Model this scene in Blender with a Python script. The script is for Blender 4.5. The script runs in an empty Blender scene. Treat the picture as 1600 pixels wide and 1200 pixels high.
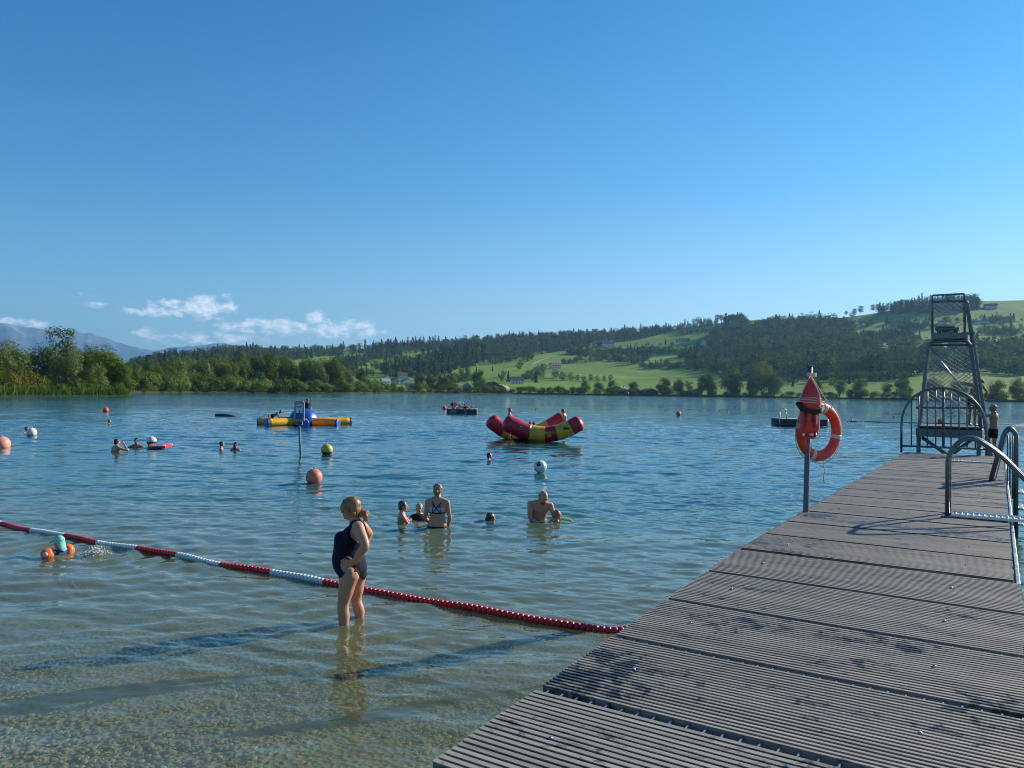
import bpy, bmesh, math, random
import numpy as np
from mathutils import Vector, Matrix, noise as mnoise

SC = bpy.context.scene
COL = SC.collection
rad = math.radians
RNG = np.random.default_rng(7)
random.seed(7)

# ------------------------------------------------------------------ camera, sky, sun, exposure
F_PX, CW, CH = 1202.0, 800.0, 600.0           # focal length in photo pixels, picture centre
CAM_H = 2.5
cam_data = bpy.data.cameras.new('camera')
cam_data.sensor_width = 36.0
cam_data.lens = 36.0 * F_PX / 1600.0
cam_data.clip_start = 0.05
cam_data.clip_end = 40000
cam = bpy.data.objects.new('camera', cam_data)
COL.objects.link(cam)
CAM_R = Matrix.Rotation(rad(90 + 0.52), 3, 'X') @ Matrix.Rotation(rad(0.82), 3, 'Z')
cam.location = (0, 0, CAM_H)
cam.rotation_euler = CAM_R.to_euler()
SC.camera = cam

SUN_AZ, SUN_EL = rad(59.0), rad(24.0)         # azimuth clockwise from +Y
sun_data = bpy.data.lights.new('sun', 'SUN')
sun_data.energy = 5.0
sun_data.angle = rad(0.53)
sun_data.color = (1.0, 0.89, 0.74)
sun = bpy.data.objects.new('sun', sun_data)
COL.objects.link(sun)
sdir = Vector((math.sin(SUN_AZ) * math.cos(SUN_EL), math.cos(SUN_AZ) * math.cos(SUN_EL), math.sin(SUN_EL)))
sun.rotation_euler = (-sdir).to_track_quat('-Z', 'Y').to_euler()
sun.location = (30, 20, 40)

SC.view_settings.view_transform = 'Standard'
SC.view_settings.look = 'None'
SC.view_settings.exposure = 0.66
SC.view_settings.gamma = 1.0
SC.cycles.use_denoising = True
SC.cycles.max_bounces = 7
SC.cycles.diffuse_bounces = 3
SC.cycles.glossy_bounces = 3
SC.cycles.transparent_max_bounces = 24
SC.cycles.volume_bounces = 0
SC.cycles.caustics_reflective = False
SC.cycles.caustics_refractive = False
SC.cycles.filter_width = 1.05
SC.cycles.use_adaptive_sampling = True
SC.cycles.adaptive_threshold = 0.008


def ray(px, py):
    d = CAM_R @ Vector(((px - CW) / F_PX, -(py - CH) / F_PX, -1.0))
    return d


def at_z(px, py, z=0.0):
    d = ray(px, py)
    t = (z - CAM_H) / d.z
    return Vector((d.x * t, d.y * t, z))


def at_d(px, py, dist):
    d = ray(px, py)
    t = dist / d.y
    return Vector((d.x * t, d.y * t, CAM_H + d.z * t))


def az_of(px, py=608):
    d = ray(px, py)
    return math.atan2(d.x, d.y)


# ------------------------------------------------------------------ node helpers
class NT:
    def __init__(s, tree):
        s.t = tree

    def n(s, typ, **kw):
        nd = s.t.nodes.new(typ)
        for k, v in kw.items():
            setattr(nd, k, v)
        return nd

    def link(s, a, b):
        s.t.links.new(a, b)

    def val(s, sock, v):
        if hasattr(v, 'links') or isinstance(v, bpy.types.NodeSocket):
            s.t.links.new(v, sock)
        else:
            sock.default_value = v

    def math(s, op, a, b=0.0, c=0.0, clamp=False):
        nd = s.n('ShaderNodeMath', operation=op, use_clamp=clamp)
        s.val(nd.inputs[0], a)
        s.val(nd.inputs[1], b)
        s.val(nd.inputs[2], c)
        return nd.outputs[0]

    def noise(s, vec, scale, detail=3.0, rough=0.55, dist=0.0):
        nd = s.n('ShaderNodeTexNoise')
        if vec is not None:
            s.link(vec, nd.inputs['Vector'])
        nd.inputs['Scale'].default_value = scale
        nd.inputs['Detail'].default_value = detail
        nd.inputs['Roughness'].default_value = rough
        nd.inputs['Distortion'].default_value = dist
        return nd.outputs['Fac']

    def ramp(s, fac, stops, interp='LINEAR'):
        nd = s.n('ShaderNodeValToRGB')
        cr = nd.color_ramp
        cr.interpolation = interp
        while len(cr.elements) < len(stops):
            cr.elements.new(0.5)
        for e, (p, c) in zip(cr.elements, stops):
            e.position = p
            e.color = (c[0], c[1], c[2], 1.0) if len(c) == 3 else c
        s.link(fac, nd.inputs['Fac'])
        return nd.outputs['Color']

    def mix(s, fac, a, b, blend='MIX'):
        nd = s.n('ShaderNodeMix', data_type='RGBA', blend_type=blend)
        s.val(nd.inputs[0], fac)
        for sock, v in ((nd.inputs[6], a), (nd.inputs[7], b)):
            if isinstance(v, bpy.types.NodeSocket):
                s.link(v, sock)
            else:
                sock.default_value = (v[0], v[1], v[2], 1.0)
        return nd.outputs[2]

    def smooth(s, x, a, b, lo=0.0, hi=1.0):
        nd = s.n('ShaderNodeMapRange', interpolation_type='SMOOTHSTEP')
        s.val(nd.inputs['Value'], x)
        nd.inputs['From Min'].default_value = a
        nd.inputs['From Max'].default_value = b
        nd.inputs['To Min'].default_value = lo
        nd.inputs['To Max'].default_value = hi
        return nd.outputs[0]

    def mapping(s, vec, scale=(1, 1, 1), rot=(0, 0, 0)):
        nd = s.n('ShaderNodeMapping')
        s.link(vec, nd.inputs['Vector'])
        nd.inputs['Scale'].default_value = scale
        nd.inputs['Rotation'].default_value = rot
        return nd.outputs[0]

    def bump(s, height, strength=0.3, dist=0.01):
        nd = s.n('ShaderNodeBump')
        s.link(height, nd.inputs['Height'])
        nd.inputs['Strength'].default_value = strength
        nd.inputs['Distance'].default_value = dist
        return nd.outputs[0]


def new_mat(name):
    m = bpy.data.materials.new(name)
    m.use_nodes = True
    t = m.node_tree
    for nd in list(t.nodes):
        t.nodes.remove(nd)
    nt = NT(t)
    out = nt.n('ShaderNodeOutputMaterial')
    return m, nt, out


MATS = {}


def mat(name, col, rough=0.5, metal=0.0, var=0.12, nscale=8.0, bump=0.0, bscale=40.0, spec=0.5, sss=0.0, coat=0.0, col2=None):
    """a plain procedural surface: its colour broken by a little noise, some roughness variation and a fine bump"""
    if name in MATS:
        return MATS[name]
    m, nt, out = new_mat(name)
    tc = nt.n('ShaderNodeTexCoord').outputs['Object']
    f = nt.noise(tc, nscale, 4.0, 0.6)
    c1 = tuple(max(0.0, c * (1 - var * 1.6)) for c in col)
    c2 = col2 if col2 else tuple(min(1.0, c * (1 + var)) for c in col)
    base = nt.ramp(f, [(0.3, c1), (0.7, c2)])
    p = nt.n('ShaderNodeBsdfPrincipled')
    nt.link(base, p.inputs['Base Color'])
    r = nt.smooth(f, 0.25, 0.75, max(0.02, rough - 0.08), min(1.0, rough + 0.08))
    nt.link(r, p.inputs['Roughness'])
    p.inputs['Metallic'].default_value = metal
    p.inputs['Specular IOR Level'].default_value = spec
    if sss:
        p.inputs['Subsurface Weight'].default_value = sss
        p.inputs['Subsurface Radius'].default_value = (0.02, 0.008, 0.004)
        p.inputs['Subsurface Scale'].default_value = 0.5
    if coat:
        p.inputs['Coat Weight'].default_value = coat
        p.inputs['Coat Roughness'].default_value = 0.1
    if bump:
        nt.link(nt.bump(nt.noise(tc, bscale, 3.0), bump, 0.01), p.inputs['Normal'])
    nt.link(p.outputs[0], out.inputs['Surface'])
    MATS[name] = m
    return m


# ------------------------------------------------------------------ world
world = bpy.data.worlds.new('World')
SC.world = world
world.use_nodes = True
wt = world.node_tree
for nd in list(wt.nodes):
    wt.nodes.remove(nd)
W = NT(wt)
wout = W.n('ShaderNodeOutputWorld')
bg = W.n('ShaderNodeBackground')
SKY_STRENGTH = 0.088
bg.inputs['Strength'].default_value = 1.0
sky = W.n('ShaderNodeTexSky', sky_type='NISHITA')
sky.sun_disc = False
sky.sun_elevation = SUN_EL
sky.sun_rotation = SUN_AZ
sky.altitude = 500
sky.air_density = 1.15
sky.dust_density = 0.25
sky.ozone_density = 2.6
vm = W.n('ShaderNodeVectorMath', operation='SCALE')
W.link(sky.outputs[0], vm.inputs[0])
vm.inputs['Scale'].default_value = SKY_STRENGTH
# small fair-weather clouds low over the hills, drawn by direction
gen = W.n('ShaderNodeTexCoord').outputs['Generated']
sep = W.n('ShaderNodeSeparateXYZ')
W.link(gen, sep.inputs[0])
azn = W.math('ARCTAN2', sep.outputs[0], sep.outputs[1])
eln = W.math('ARCSINE', sep.outputs[2])
tint = W.ramp(W.smooth(eln, 0.0, 0.62), [(0.0, (0.85, 0.90, 0.97)), (0.35, (0.35, 0.80, 1.02)), (1.0, (0.10, 0.67, 0.98))])
skycol = W.mix(1.0, vm.outputs[0], tint, 'MULTIPLY')
side = W.n('ShaderNodeSeparateXYZ')
W.link(W.n('ShaderNodeTexCoord').outputs['Generated'], side.inputs[0])
skycol = W.mix(1.0, skycol, W.ramp(W.smooth(W.math('ARCTAN2', side.outputs[0], side.outputs[1]), -0.75, 0.35), [(0.0, (0.60, 0.92, 1.03)), (1.0, (0.96, 1.0, 1.0))]), 'MULTIPLY')
CLOUDS = [(305, 482, 66, 22, .98), (350, 478, 26, 18, 0.7), (425, 512, 100, 15, 1.0), (520, 514, 80, 20, .95), (492, 500, 22, 16, 0.9),
          (240, 488, 44, 9, 0.95), (146, 476, 24, 6, 0.62), (130, 458, 26, 6, 0.35), (330, 528, 120, 16, 0.62), (228, 519, 30, 10, 0.6),
          (15, 502, 44, 7, 1.1), (58, 508, 20, 6, 1.0), (600, 520, 60, 8, 0.5)]
env = None
for px, py, wx, wy, amp in CLOUDS:
    d = ray(px, py).normalized()
    a0, e0 = math.atan2(d.x, d.y), math.asin(d.z)
    u = W.math('MULTIPLY', W.math('SUBTRACT', azn, a0), F_PX / wx)
    v = W.math('MULTIPLY', W.math('SUBTRACT', eln, e0), F_PX / wy)
    q = W.math('ADD', W.math('MULTIPLY', u, u), W.math('MULTIPLY', v, v))
    e = W.math('MULTIPLY', W.math('SUBTRACT', 1.0, q), amp)
    env = e if env is None else W.math('MAXIMUM', env, e)
comb = W.n('ShaderNodeCombineXYZ')
W.link(W.math('MULTIPLY', azn, 1.0), comb.inputs[0])
W.link(W.math('MULTIPLY', eln, 1.7), comb.inputs[1])
cn = W.noise(comb.outputs[0], 46.0, 8.0, 0.60, 0.15)
cm = W.math('ADD', W.math('MULTIPLY', env, 0.62), W.math('MULTIPLY', W.math('SUBTRACT', cn, 0.5), 2.3))
cmask = W.smooth(cm, 0.08, 0.80, 0.0, 0.88)
lit = W.smooth(W.noise(comb.outputs[0], 100.0, 5.0, 0.6), 0.35, 0.62)
ccol = W.mix(lit, (0.62, 0.72, 0.84), (1.02, 0.97, 0.95))
final = W.mix(cmask, skycol, ccol)
W.link(final, bg.inputs['Color'])
W.link(bg.outputs[0], wout.inputs['Surface'])


# ------------------------------------------------------------------ object helpers
def tag(o, label=None, cat=None, group=None, kind=None):
    if label:
        o['label'] = label
    if cat:
        o['category'] = cat
    if group:
        o['group'] = group
    if kind:
        o['kind'] = kind
    return o


def thing(name, loc, label, cat, group=None, rotz=0.0):
    o = bpy.data.objects.new(name, None)
    o.empty_display_size = 0.2
    o.location = loc
    o.rotation_euler = (0, 0, rotz)
    COL.objects.link(o)
    return tag(o, label, cat, group)


def add_obj(name, mesh, parent=None):
    o = bpy.data.objects.new(name, mesh)
    COL.objects.link(o)
    if parent is not None:
        o.parent = parent
    return o


def np_mesh(name, V, quads=None, mats=(), smooth=False, midx=None, tris=None):
    me = bpy.data.meshes.new(name)
    V = np.asarray(V, dtype=np.float32).reshape(-1, 3)
    me.vertices.add(len(V))
    me.vertices.foreach_set('co', V.ravel())
    parts = []
    starts = []
    tot = 0
    if quads is not None and len(quads):
        q = np.asarray(quads, dtype=np.int32).reshape(-1, 4)
        parts.append(q.ravel())
        starts.append(np.arange(len(q)) * 4)
        tot += q.size
    if tris is not None and len(tris):
        t = np.asarray(tris, dtype=np.int32).reshape(-1, 3)
        parts.append(t.ravel())
        starts.append(np.arange(len(t)) * 3 + tot)
    li = np.concatenate(parts)
    st = np.concatenate(starts).astype(np.int32)
    me.loops.add(len(li))
    me.loops.foreach_set('vertex_index', li)
    me.polygons.add(len(st))
    me.polygons.foreach_set('loop_start', st)
    for m in mats:
        me.materials.append(m)
    if midx is not None:
        me.polygons.foreach_set('material_index', np.asarray(midx, dtype=np.int32))
    me.update(calc_edges=True)
    me.validate()
    me.polygons.foreach_set('use_smooth', np.full(len(me.polygons), bool(smooth)))
    return me


class MB:
    """collects simple closed shapes into one mesh"""
    def __init__(s):
        s.v, s.f, s.m, s.sm = [], [], [], []
        s.cur = 0
        s.csm = False

    def _add(s, vs, fs, smooth=None):
        o = len(s.v)
        s.v.extend([tuple(v) for v in vs])
        for f in fs:
            s.f.append(tuple(i + o for i in f))
            s.m.append(s.cur)
            s.sm.append(s.csm if smooth is None else smooth)
        return s

    def box(s, c, size, R=None, bev=0.0):
        c = Vector(c)
        hx, hy, hz = size[0] / 2, size[1] / 2, size[2] / 2
        if bev <= 0:
            pts = [Vector((sx * hx, sy * hy, sz * hz)) for sz in (-1, 1) for sx, sy in ((-1, -1), (1, -1), (1, 1), (-1, 1))]
            fs = [(3, 2, 1, 0), (4, 5, 6, 7), (0, 1, 5, 4), (1, 2, 6, 5), (2, 3, 7, 6), (3, 0, 4, 7)]
        else:
            b = min(bev, hx * .9, hy * .9, hz * .9)
            pts = []
            for z, k in ((-hz, b), (-hz + b, 0), (hz - b, 0), (hz, b)):
                for sx, sy in ((-1, -1), (1, -1), (1, 1), (-1, 1)):
                    if sx * sy > 0:
                        pts += [Vector((sx * (hx - k), sy * (hy - b), z)), Vector((sx * (hx - b), sy * (hy - k), z))] if sx < 0 else \
                               [Vector((sx * (hx - k), sy * (hy - b), z)), Vector((sx * (hx - b), sy * (hy - k), z))]
                    else:
                        pts += [Vector((sx * (hx - b), sy * (hy - k), z)), Vector((sx * (hx - k), sy * (hy - b), z))]
            fs = []
            for r in range(3):
                for i in range(8):
                    j = (i + 1) % 8
                    fs.append((r * 8 + i, r * 8 + j, r * 8 + 8 + j, r * 8 + 8 + i))
            fs.append(tuple(range(7, -1, -1)))
            fs.append(tuple(range(24, 32)))
        if R is not None:
            pts = [R @ p for p in pts]
        return s._add([p + c for p in pts], fs, False)

    def tube(s, pts, r, n=10, closed=False, caps=True):
        pts = [Vector(p) for p in pts]
        N = len(pts)
        rs = r if hasattr(r, '__len__') else [r] * N
        tang = []
        for i in range(N):
            if closed:
                t = pts[(i + 1) % N] - pts[i - 1]
            else:
                t = pts[min(i + 1, N - 1)] - pts[max(i - 1, 0)]
            tang.append(t.normalized() if t.length > 1e-9 else Vector((0, 0, 1)))
        up = Vector((0, 0, 1)) if abs(tang[0].z) < 0.9 else Vector((1, 0, 0))
        a = tang[0].cross(up).normalized()
        vs, fs = [], []
        for i in range(N):
            a = (a - tang[i] * a.dot(tang[i]))
            a = a.normalized() if a.length > 1e-6 else tang[i].orthogonal().normalized()
            b = tang[i].cross(a)
            for k in range(n):
                an = 2 * math.pi * k / n
                vs.append(pts[i] + (a * math.cos(an) + b * math.sin(an)) * rs[i])
        R = N if closed else N - 1
        for i in range(R):
            for k in range(n):
                k2 = (k + 1) % n
                i2 = (i + 1) % N
                fs.append((i * n + k, i * n + k2, i2 * n + k2, i2 * n + k))
        s._add(vs, fs, True)
        if caps and not closed:
            o = len(s.v) - len(vs)
            s.f.append(tuple(o + k for k in range(n - 1, -1, -1)))
            s.f.append(tuple(o + (N - 1) * n + k for k in range(n)))
            s.m += [s.cur, s.cur]
            s.sm += [False, False]
        return s

    def ell(s, c, r, R=None, nu=20, nv=12):
        c = Vector(c)
        r = r if hasattr(r, '__len__') else (r, r, r)
        vs, fs = [Vector((0, 0, -r[2]))], []
        for j in range(1, nv):
            ph = -math.pi / 2 + math.pi * j / nv
            for i in range(nu):
                th = 2 * math.pi * i / nu
                vs.append(Vector((r[0] * math.cos(ph) * math.cos(th), r[1] * math.cos(ph) * math.sin(th), r[2] * math.sin(ph))))
        vs.append(Vector((0, 0, r[2])))
        for i in range(nu):
            i2 = (i + 1) % nu
            fs.append((0, 1 + i2, 1 + i))
            for j in range(nv - 2):
                fs.append((1 + j * nu + i, 1 + j * nu + i2, 1 + (j + 1) * nu + i2, 1 + (j + 1) * nu + i))
            fs.append((1 + (nv - 2) * nu + i, 1 + (nv - 2) * nu + i2, len(vs) - 1))
        if R is not None:
            vs = [R @ v for v in vs]
        return s._add([v + c for v in vs], fs, True)

    def rings(s, rings, caps=True, smooth=True):
        """rings: list of equal-length closed point loops"""
        n = len(rings[0])
        vs = [Vector(p) for r in rings for p in r]
        fs = []
        for i in range(len(rings) - 1):
            for k in range(n):
                k2 = (k + 1) % n
                fs.append((i * n + k, i * n + k2, (i + 1) * n + k2, (i + 1) * n + k))
        s._add(vs, fs, smooth)
        if caps:
            o = len(s.v) - len(vs)
            s.f.append(tuple(o + k for k in range(n - 1, -1, -1)))
            s.f.append(tuple(o + (len(rings) - 1) * n + k for k in range(n)))
            s.m += [s.cur, s.cur]
            s.sm += [False, False]
        return s

    def prism(s, poly, ext):
        """flat outline (list of 3D points) pushed along ext"""
        e = Vector(ext)
        a = [Vector(p) for p in poly]
        n = len(a)
        fs = [tuple(range(n - 1, -1, -1)), tuple(range(n, 2 * n))]
        fs += [(i, (i + 1) % n, n + (i + 1) % n, n + i) for i in range(n)]
        return s._add(a + [p + e for p in a], fs, False)

    def mesh(s, name, mats):
        me = bpy.data.meshes.new(name)
        me.from_pydata(s.v, [], s.f)
        for m in (mats if isinstance(mats, (list, tuple)) else [mats]):
            me.materials.append(m)
        me.polygons.foreach_set('material_index', s.m)
        me.polygons.foreach_set('use_smooth', s.sm)
        bm = bmesh.new()
        bm.from_mesh(me)
        bmesh.ops.recalc_face_normals(bm, faces=bm.faces[:])
        bm.to_mesh(me)
        bm.free()
        me.update()
        return me

    def build(s, name, mats, parent=None):
        return add_obj(name, s.mesh(name, mats), parent)


def structure(o):
    o['kind'] = 'structure'
    return o


def arc(c, a, b, r, t0, t1, n):
    c, a, b = Vector(c), Vector(a), Vector(b)
    return [c + (a * math.cos(t0 + (t1 - t0) * i / n) + b * math.sin(t0 + (t1 - t0) * i / n)) * r for i in range(n + 1)]


def fillet(pts, r, n=5):
    """round the inner corners of a polyline"""
    pts = [Vector(p) for p in pts]
    out = [pts[0]]
    for i in range(1, len(pts) - 1):
        p, a, b = pts[i], pts[i - 1], pts[i + 1]
        da, db = (a - p), (b - p)
        rr = min(r, da.length * .48, db.length * .48)
        s0, s1 = p + da.normalized() * rr, p + db.normalized() * rr
        for k in range(n + 1):
            t = k / n
            out.append(s0 * (1 - t) ** 2 + p * 2 * t * (1 - t) + s1 * t * t)
    out.append(pts[-1])
    return out
# ------------------------------------------------------------------ lake bed, water
def lake_depth(x, y):
    s = 0.25 * x + 0.97 * y
    k = np.maximum(s - 3.2, s * 0 - 8)
    d = 0.10 + 0.078 * k + np.where(k > 0, 0.0012 * k * k, 0)
    return np.minimum(d, 6.0)


xs = np.concatenate([np.linspace(-160, -12, 60), np.linspace(-11.8, 14, 160), np.linspace(15, 160, 60)])
ys = np.concatenate([np.linspace(-25, 2, 30), np.linspace(2.2, 18, 110), np.linspace(19, 160, 60)])
X, Y = np.meshgrid(xs, ys)
Z = -lake_depth(X, Y) + 0.02 * np.sin(X * 1.7 + Y * .6) * np.sin(Y * 1.3 - X * .4) - 0.03
V = np.stack([X, Y, Z], -1).reshape(-1, 3)
nx, ny = len(xs), len(ys)
ii = np.arange((ny - 1) * (nx - 1))
r0, c0 = ii // (nx - 1), ii % (nx - 1)
q = np.stack([r0 * nx + c0, r0 * nx + c0 + 1, (r0 + 1) * nx + c0 + 1, (r0 + 1) * nx + c0], -1)
m_bed, nt, out = new_mat('gravel_bed')
tc = nt.n('ShaderNodeTexCoord').outputs['Object']
vor = nt.n('ShaderNodeTexVoronoi')
nt.link(tc, vor.inputs['Vector'])
vor.inputs['Scale'].default_value = 17.0
n1 = nt.noise(tc, 1.1, 4.0)
c1 = nt.ramp(n1, [(0.3, (0.17, 0.18, 0.10)), (0.55, (0.30, 0.30, 0.19)), (0.75, (0.40, 0.38, 0.26))])
c2 = nt.mix(0.45, c1, vor.outputs['Color'], 'SOFT_LIGHT')
p = nt.n('ShaderNodeBsdfPrincipled')
nt.link(c2, p.inputs['Base Color'])
p.inputs['Roughness'].default_value = 0.8
nt.link(nt.bump(vor.outputs['Distance'], 0.8, 0.03), p.inputs['Normal'])
nt.link(p.outputs[0], out.inputs['Surface'])
bed = structure(add_obj('lake_bed', np_mesh('lake_bed', V, q, [m_bed], True)))

# pebbles on the shallow bed
def ico_unit():
    bm = bmesh.new()
    bmesh.ops.create_icosphere(bm, subdivisions=2, radius=1.0)
    v = np.array([x.co[:] for x in bm.verts])
    f = np.array([[w.index for w in fc.verts] for fc in bm.faces])
    bm.free()
    return v, f


IV, IF = ico_unit()
NP = 17000
pu = RNG.random((NP * 3, 2))
px_ = -7.0 + 10.5 * pu[:, 0]
py_ = 3.2 + 6.3 * pu[:, 1] ** 1.4
keep = (px_ > -0.75 * py_ - .5) & (px_ < 0.534 / 0.845 * (py_ - 7.48) + 2.9)
px_, py_ = px_[keep][:NP], py_[keep][:NP]
NP = len(px_)
variants = []
for k in range(8):
    rr = np.array([1 + 0.42 * mnoise.noise(Vector(v) * 1.1 + Vector((k * 7.3, 0, 0))) for v in IV])
    variants.append(IV * rr[:, None])
VA = np.stack(variants)
vi = RNG.integers(0, 8, NP)
sz = 0.010 + 0.021 * RNG.random(NP) ** 1.9
P = VA[vi] * (sz[:, None] * (0.8 + .5 * RNG.random((NP, 1))))[:, :, None] * np.stack([0.9 + .5 * RNG.random(NP), 0.75 + .3 * RNG.random(NP), 0.34 + .14 * RNG.random(NP)], -1)[:, None, :]
an = RNG.random(NP) * 6.283
ca, sa = np.cos(an)[:, None], np.sin(an)[:, None]
PX = P[:, :, 0] * ca - P[:, :, 1] * sa + px_[:, None]
PY = P[:, :, 0] * sa + P[:, :, 1] * ca + py_[:, None]
zb = -lake_depth(px_, py_) - 0.027 + RNG.random(NP) * 0.012
PZ = P[:, :, 2] + zb[:, None]
PV = np.stack([PX, PY, PZ], -1).reshape(-1, 3)
PT = (IF[None] + (np.arange(NP) * len(IV))[:, None, None]).reshape(-1, 3)
m_peb, nt, out = new_mat('pebble_stone')
ri = nt.n('ShaderNodeNewGeometry').outputs['Random Per Island']
tc = nt.n('ShaderNodeTexCoord').outputs['Object']
c1 = nt.ramp(ri, [(0.0, (0.20, 0.19, 0.09)), (0.3, (0.33, 0.30, 0.15)), (0.6, (0.25, 0.25, 0.13)), (0.85, (0.40, 0.37, 0.20)), (1.0, (0.48, 0.45, 0.30))])
c2 = nt.mix(nt.smooth(nt.noise(tc, 1.3, 3), .4, .65, 0, .55), c1, (0.17, 0.17, 0.07))
p = nt.n('ShaderNodeBsdfPrincipled')
nt.link(c2, p.inputs['Base Color'])
p.inputs['Roughness'].default_value = 0.7
nt.link(p.outputs[0], out.inputs['Surface'])
peb = add_obj('pebbles', np_mesh('pebbles', PV, None, [m_peb], True, tris=PT))
tag(peb, 'olive and grey pebbles covering the shallow lake bed', 'pebbles', kind='stuff')

# water surface: a fan that gets coarser with distance, with real waves near by
NA, AMAX = 1000, rad(78)
ang = np.linspace(-AMAX, AMAX, NA)
ang = 0.75 * ang + 0.25 * AMAX * (ang / AMAX) ** 3
ypx = np.concatenate([np.arange(0.0, 3.0, 0.25), np.arange(3.0, 9, 0.25), np.arange(9, 48, 0.125), np.arange(48, 130, 0.24), np.arange(130, 520, 0.6), np.geomspace(520, 3000, 80)])
R_ = CAM_H * 769.0 / (ypx + 2.45)
R_ = R_[::-1]
A2, R2 = np.meshgrid(ang, R_)
WX, WY = R2 * np.sin(A2), R2 * np.cos(A2)
dR = np.abs(np.gradient(R2, axis=0))
WZ = np.zeros_like(WX)
wr = np.random.default_rng(5)
for k in range(76):
    lam = 0.11 * (27.0 ** (k / 75.0))                       # 0.11 .. 3 m
    th = rad(-97) + wr.normal(0, 0.50)                      # travelling mostly towards the shore
    kx, ky = math.cos(th) * 2 * math.pi / lam, math.sin(th) * 2 * math.pi / lam
    slope = 0.019 * (1.0 if lam < .6 else (0.72 if lam < 1.2 else .42))
    amp = slope * lam / (2 * math.pi)
    fade = np.clip((lam / dR - 2.0) / 3.0, 0, 1) * (1.12 + 1.15 * np.clip((R2 - 11) / 32, 0, 1))
    ph = kx * WX + ky * WY + wr.random() * 6.283
    # slow patchiness so that crests come and go
    WZ += amp * fade * (lambda q_: (np.sin(q_) * .55 + (0.64 - np.abs(np.sin(q_ * .5))) * 1.5) if lam < 1.6 else np.sin(q_))(ph + 0.8 * np.sin(ph * 0.13 + k)) * (0.8 + 0.4 * np.sin(WX * .31 + k) * np.sin(WY * .23 + 2.1 * k))
# rings spreading from bathers and floats
for bx_px, by_px, am_ in [(545, 972, .010), (683, 826, .012), (628, 818, .010), (654, 811, .009), (766, 814, .012), (841, 812, .013), (870, 814, .012), (93, 866, .016), (149, 866, .020), (182, 706, .016), (213, 699, .016),
                          (346, 702, .014), (368, 703, .014), (764, 718, .014), (490, 756, .008), (844, 740, .008), (510, 710, .008), (3, 699, .010), (469, 710, .006)]:
    c_ = at_z(bx_px, by_px, 0.0)
    rr_ = np.hypot(WX - c_.x, WY - c_.y)
    lam_ = 0.30 + 0.012 * c_.y
    WZ += np.where(rr_ < 5, am_ * np.exp(-rr_ / 1.1) * np.sin(2 * math.pi * rr_ / lam_ + c_.x), 0) * (dR < lam_ * .45)
damp = np.clip((lake_depth(WX, WY) - 0.02) / 0.35, 0.30, 1)
WZ *= damp
V = np.stack([WX, WY, WZ], -1).reshape(-1, 3)
nx, ny = NA, len(R_)
ii = np.arange((ny - 1) * (nx - 1))
r0, c0 = ii // (nx - 1), ii % (nx - 1)
q = np.stack([r0 * nx + c0 + 1, r0 * nx + c0, (r0 + 1) * nx + c0, (r0 + 1) * nx + c0 + 1], -1)[:, ::-1]

m_water, nt, out = new_mat('lake_water')
pos = nt.n('ShaderNodeNewGeometry').outputs['Position']
sp = nt.n('ShaderNodeSeparateXYZ')
nt.link(pos, sp.inputs[0])
s_ = nt.math('ADD', nt.math('MULTIPLY', sp.outputs[0], 0.25), nt.math('MULTIPLY', sp.outputs[1], 0.97))
k_ = nt.math('SUBTRACT', s_, 3.2)
dep = nt.math('ADD', nt.math('MULTIPLY', k_, 0.078), 0.10)
dep = nt.math('ADD', dep, nt.math('MULTIPLY', nt.math('POWER', nt.math('MAXIMUM', k_, 0.0), 2.0), 0.0012))
dep = nt.math('MAXIMUM', dep, 0.0)
opac = nt.math('SUBTRACT', 1.0, nt.math('EXPONENT', nt.math('MULTIPLY', dep, -1.95)))
# ripples (bump): stretched across the wind, two sizes, in gusty patches
mp = nt.mapping(pos, (1.0, 1.35, 1.0), (0, 0, rad(-8)))
w1 = nt.noise(mp, 2.6, 4.0, 0.60, 0.4)
w2 = nt.noise(mp, 0.75, 3.0, 0.55, 0.3)
w3 = nt.noise(mp, 0.16, 3.0, 0.5)
dist = nt.n('ShaderNodeVectorMath', operation='LENGTH')
nt.link(pos, dist.inputs[0])
far = nt.smooth(dist.outputs['Value'], 16.0, 80.0)
calm = nt.smooth(dist.outputs['Value'], 160.0, 520.0, 1.0, 0.75)
def ridge(n_):
    return nt.math('SUBTRACT', 0.8, nt.math('MULTIPLY', nt.math('ABSOLUTE', nt.math('SUBTRACT', n_, 0.5)), 2.4))


w4 = nt.noise(nt.mapping(pos, (1.0, 1.2, 1.0), (0, 0, rad(14))), 0.24, 3.0, 0.55, 0.2)
h1 = nt.math('MULTIPLY', ridge(w1), nt.math('ADD', nt.math('MULTIPLY', far, 0.016), 0.004))
h2 = nt.math('MULTIPLY', ridge(w2), nt.math('MULTIPLY', far, 0.05))
h4 = nt.math('MULTIPLY', ridge(w4), nt.smooth(dist.outputs['Value'], 60.0, 220.0, 0.0, 0.22))
hh = nt.math('MULTIPLY', nt.math('ADD', nt.math('ADD', h1, h2), h4), nt.math('MULTIPLY', calm, nt.math('MULTIPLY', nt.smooth(w3, 0.3, 0.7, 0.75, 1.2), nt.smooth(nt.noise(nt.mapping(pos, (0.007, 0.035, 1.0)), 1.0, 4.0, 0.6), 0.36, 0.64, 0.45, 1.25))))
bp = nt.n('ShaderNodeBump')
bp.inputs['Strength'].default_value = 1.0
bp.inputs['Distance'].default_value = 1.0
nt.link(hh, bp.inputs['Height'])
lw = nt.n('ShaderNodeLayerWeight')
lw.inputs['Blend'].default_value = 0.5
nt.link(bp.outputs[0], lw.inputs['Normal'])
frs = nt.math('ADD', nt.math('MULTIPLY', nt.math('POWER', lw.outputs['Facing'], 5.0), 0.98), 0.02)
gl = nt.n('ShaderNodeBsdfGlossy')
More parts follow.
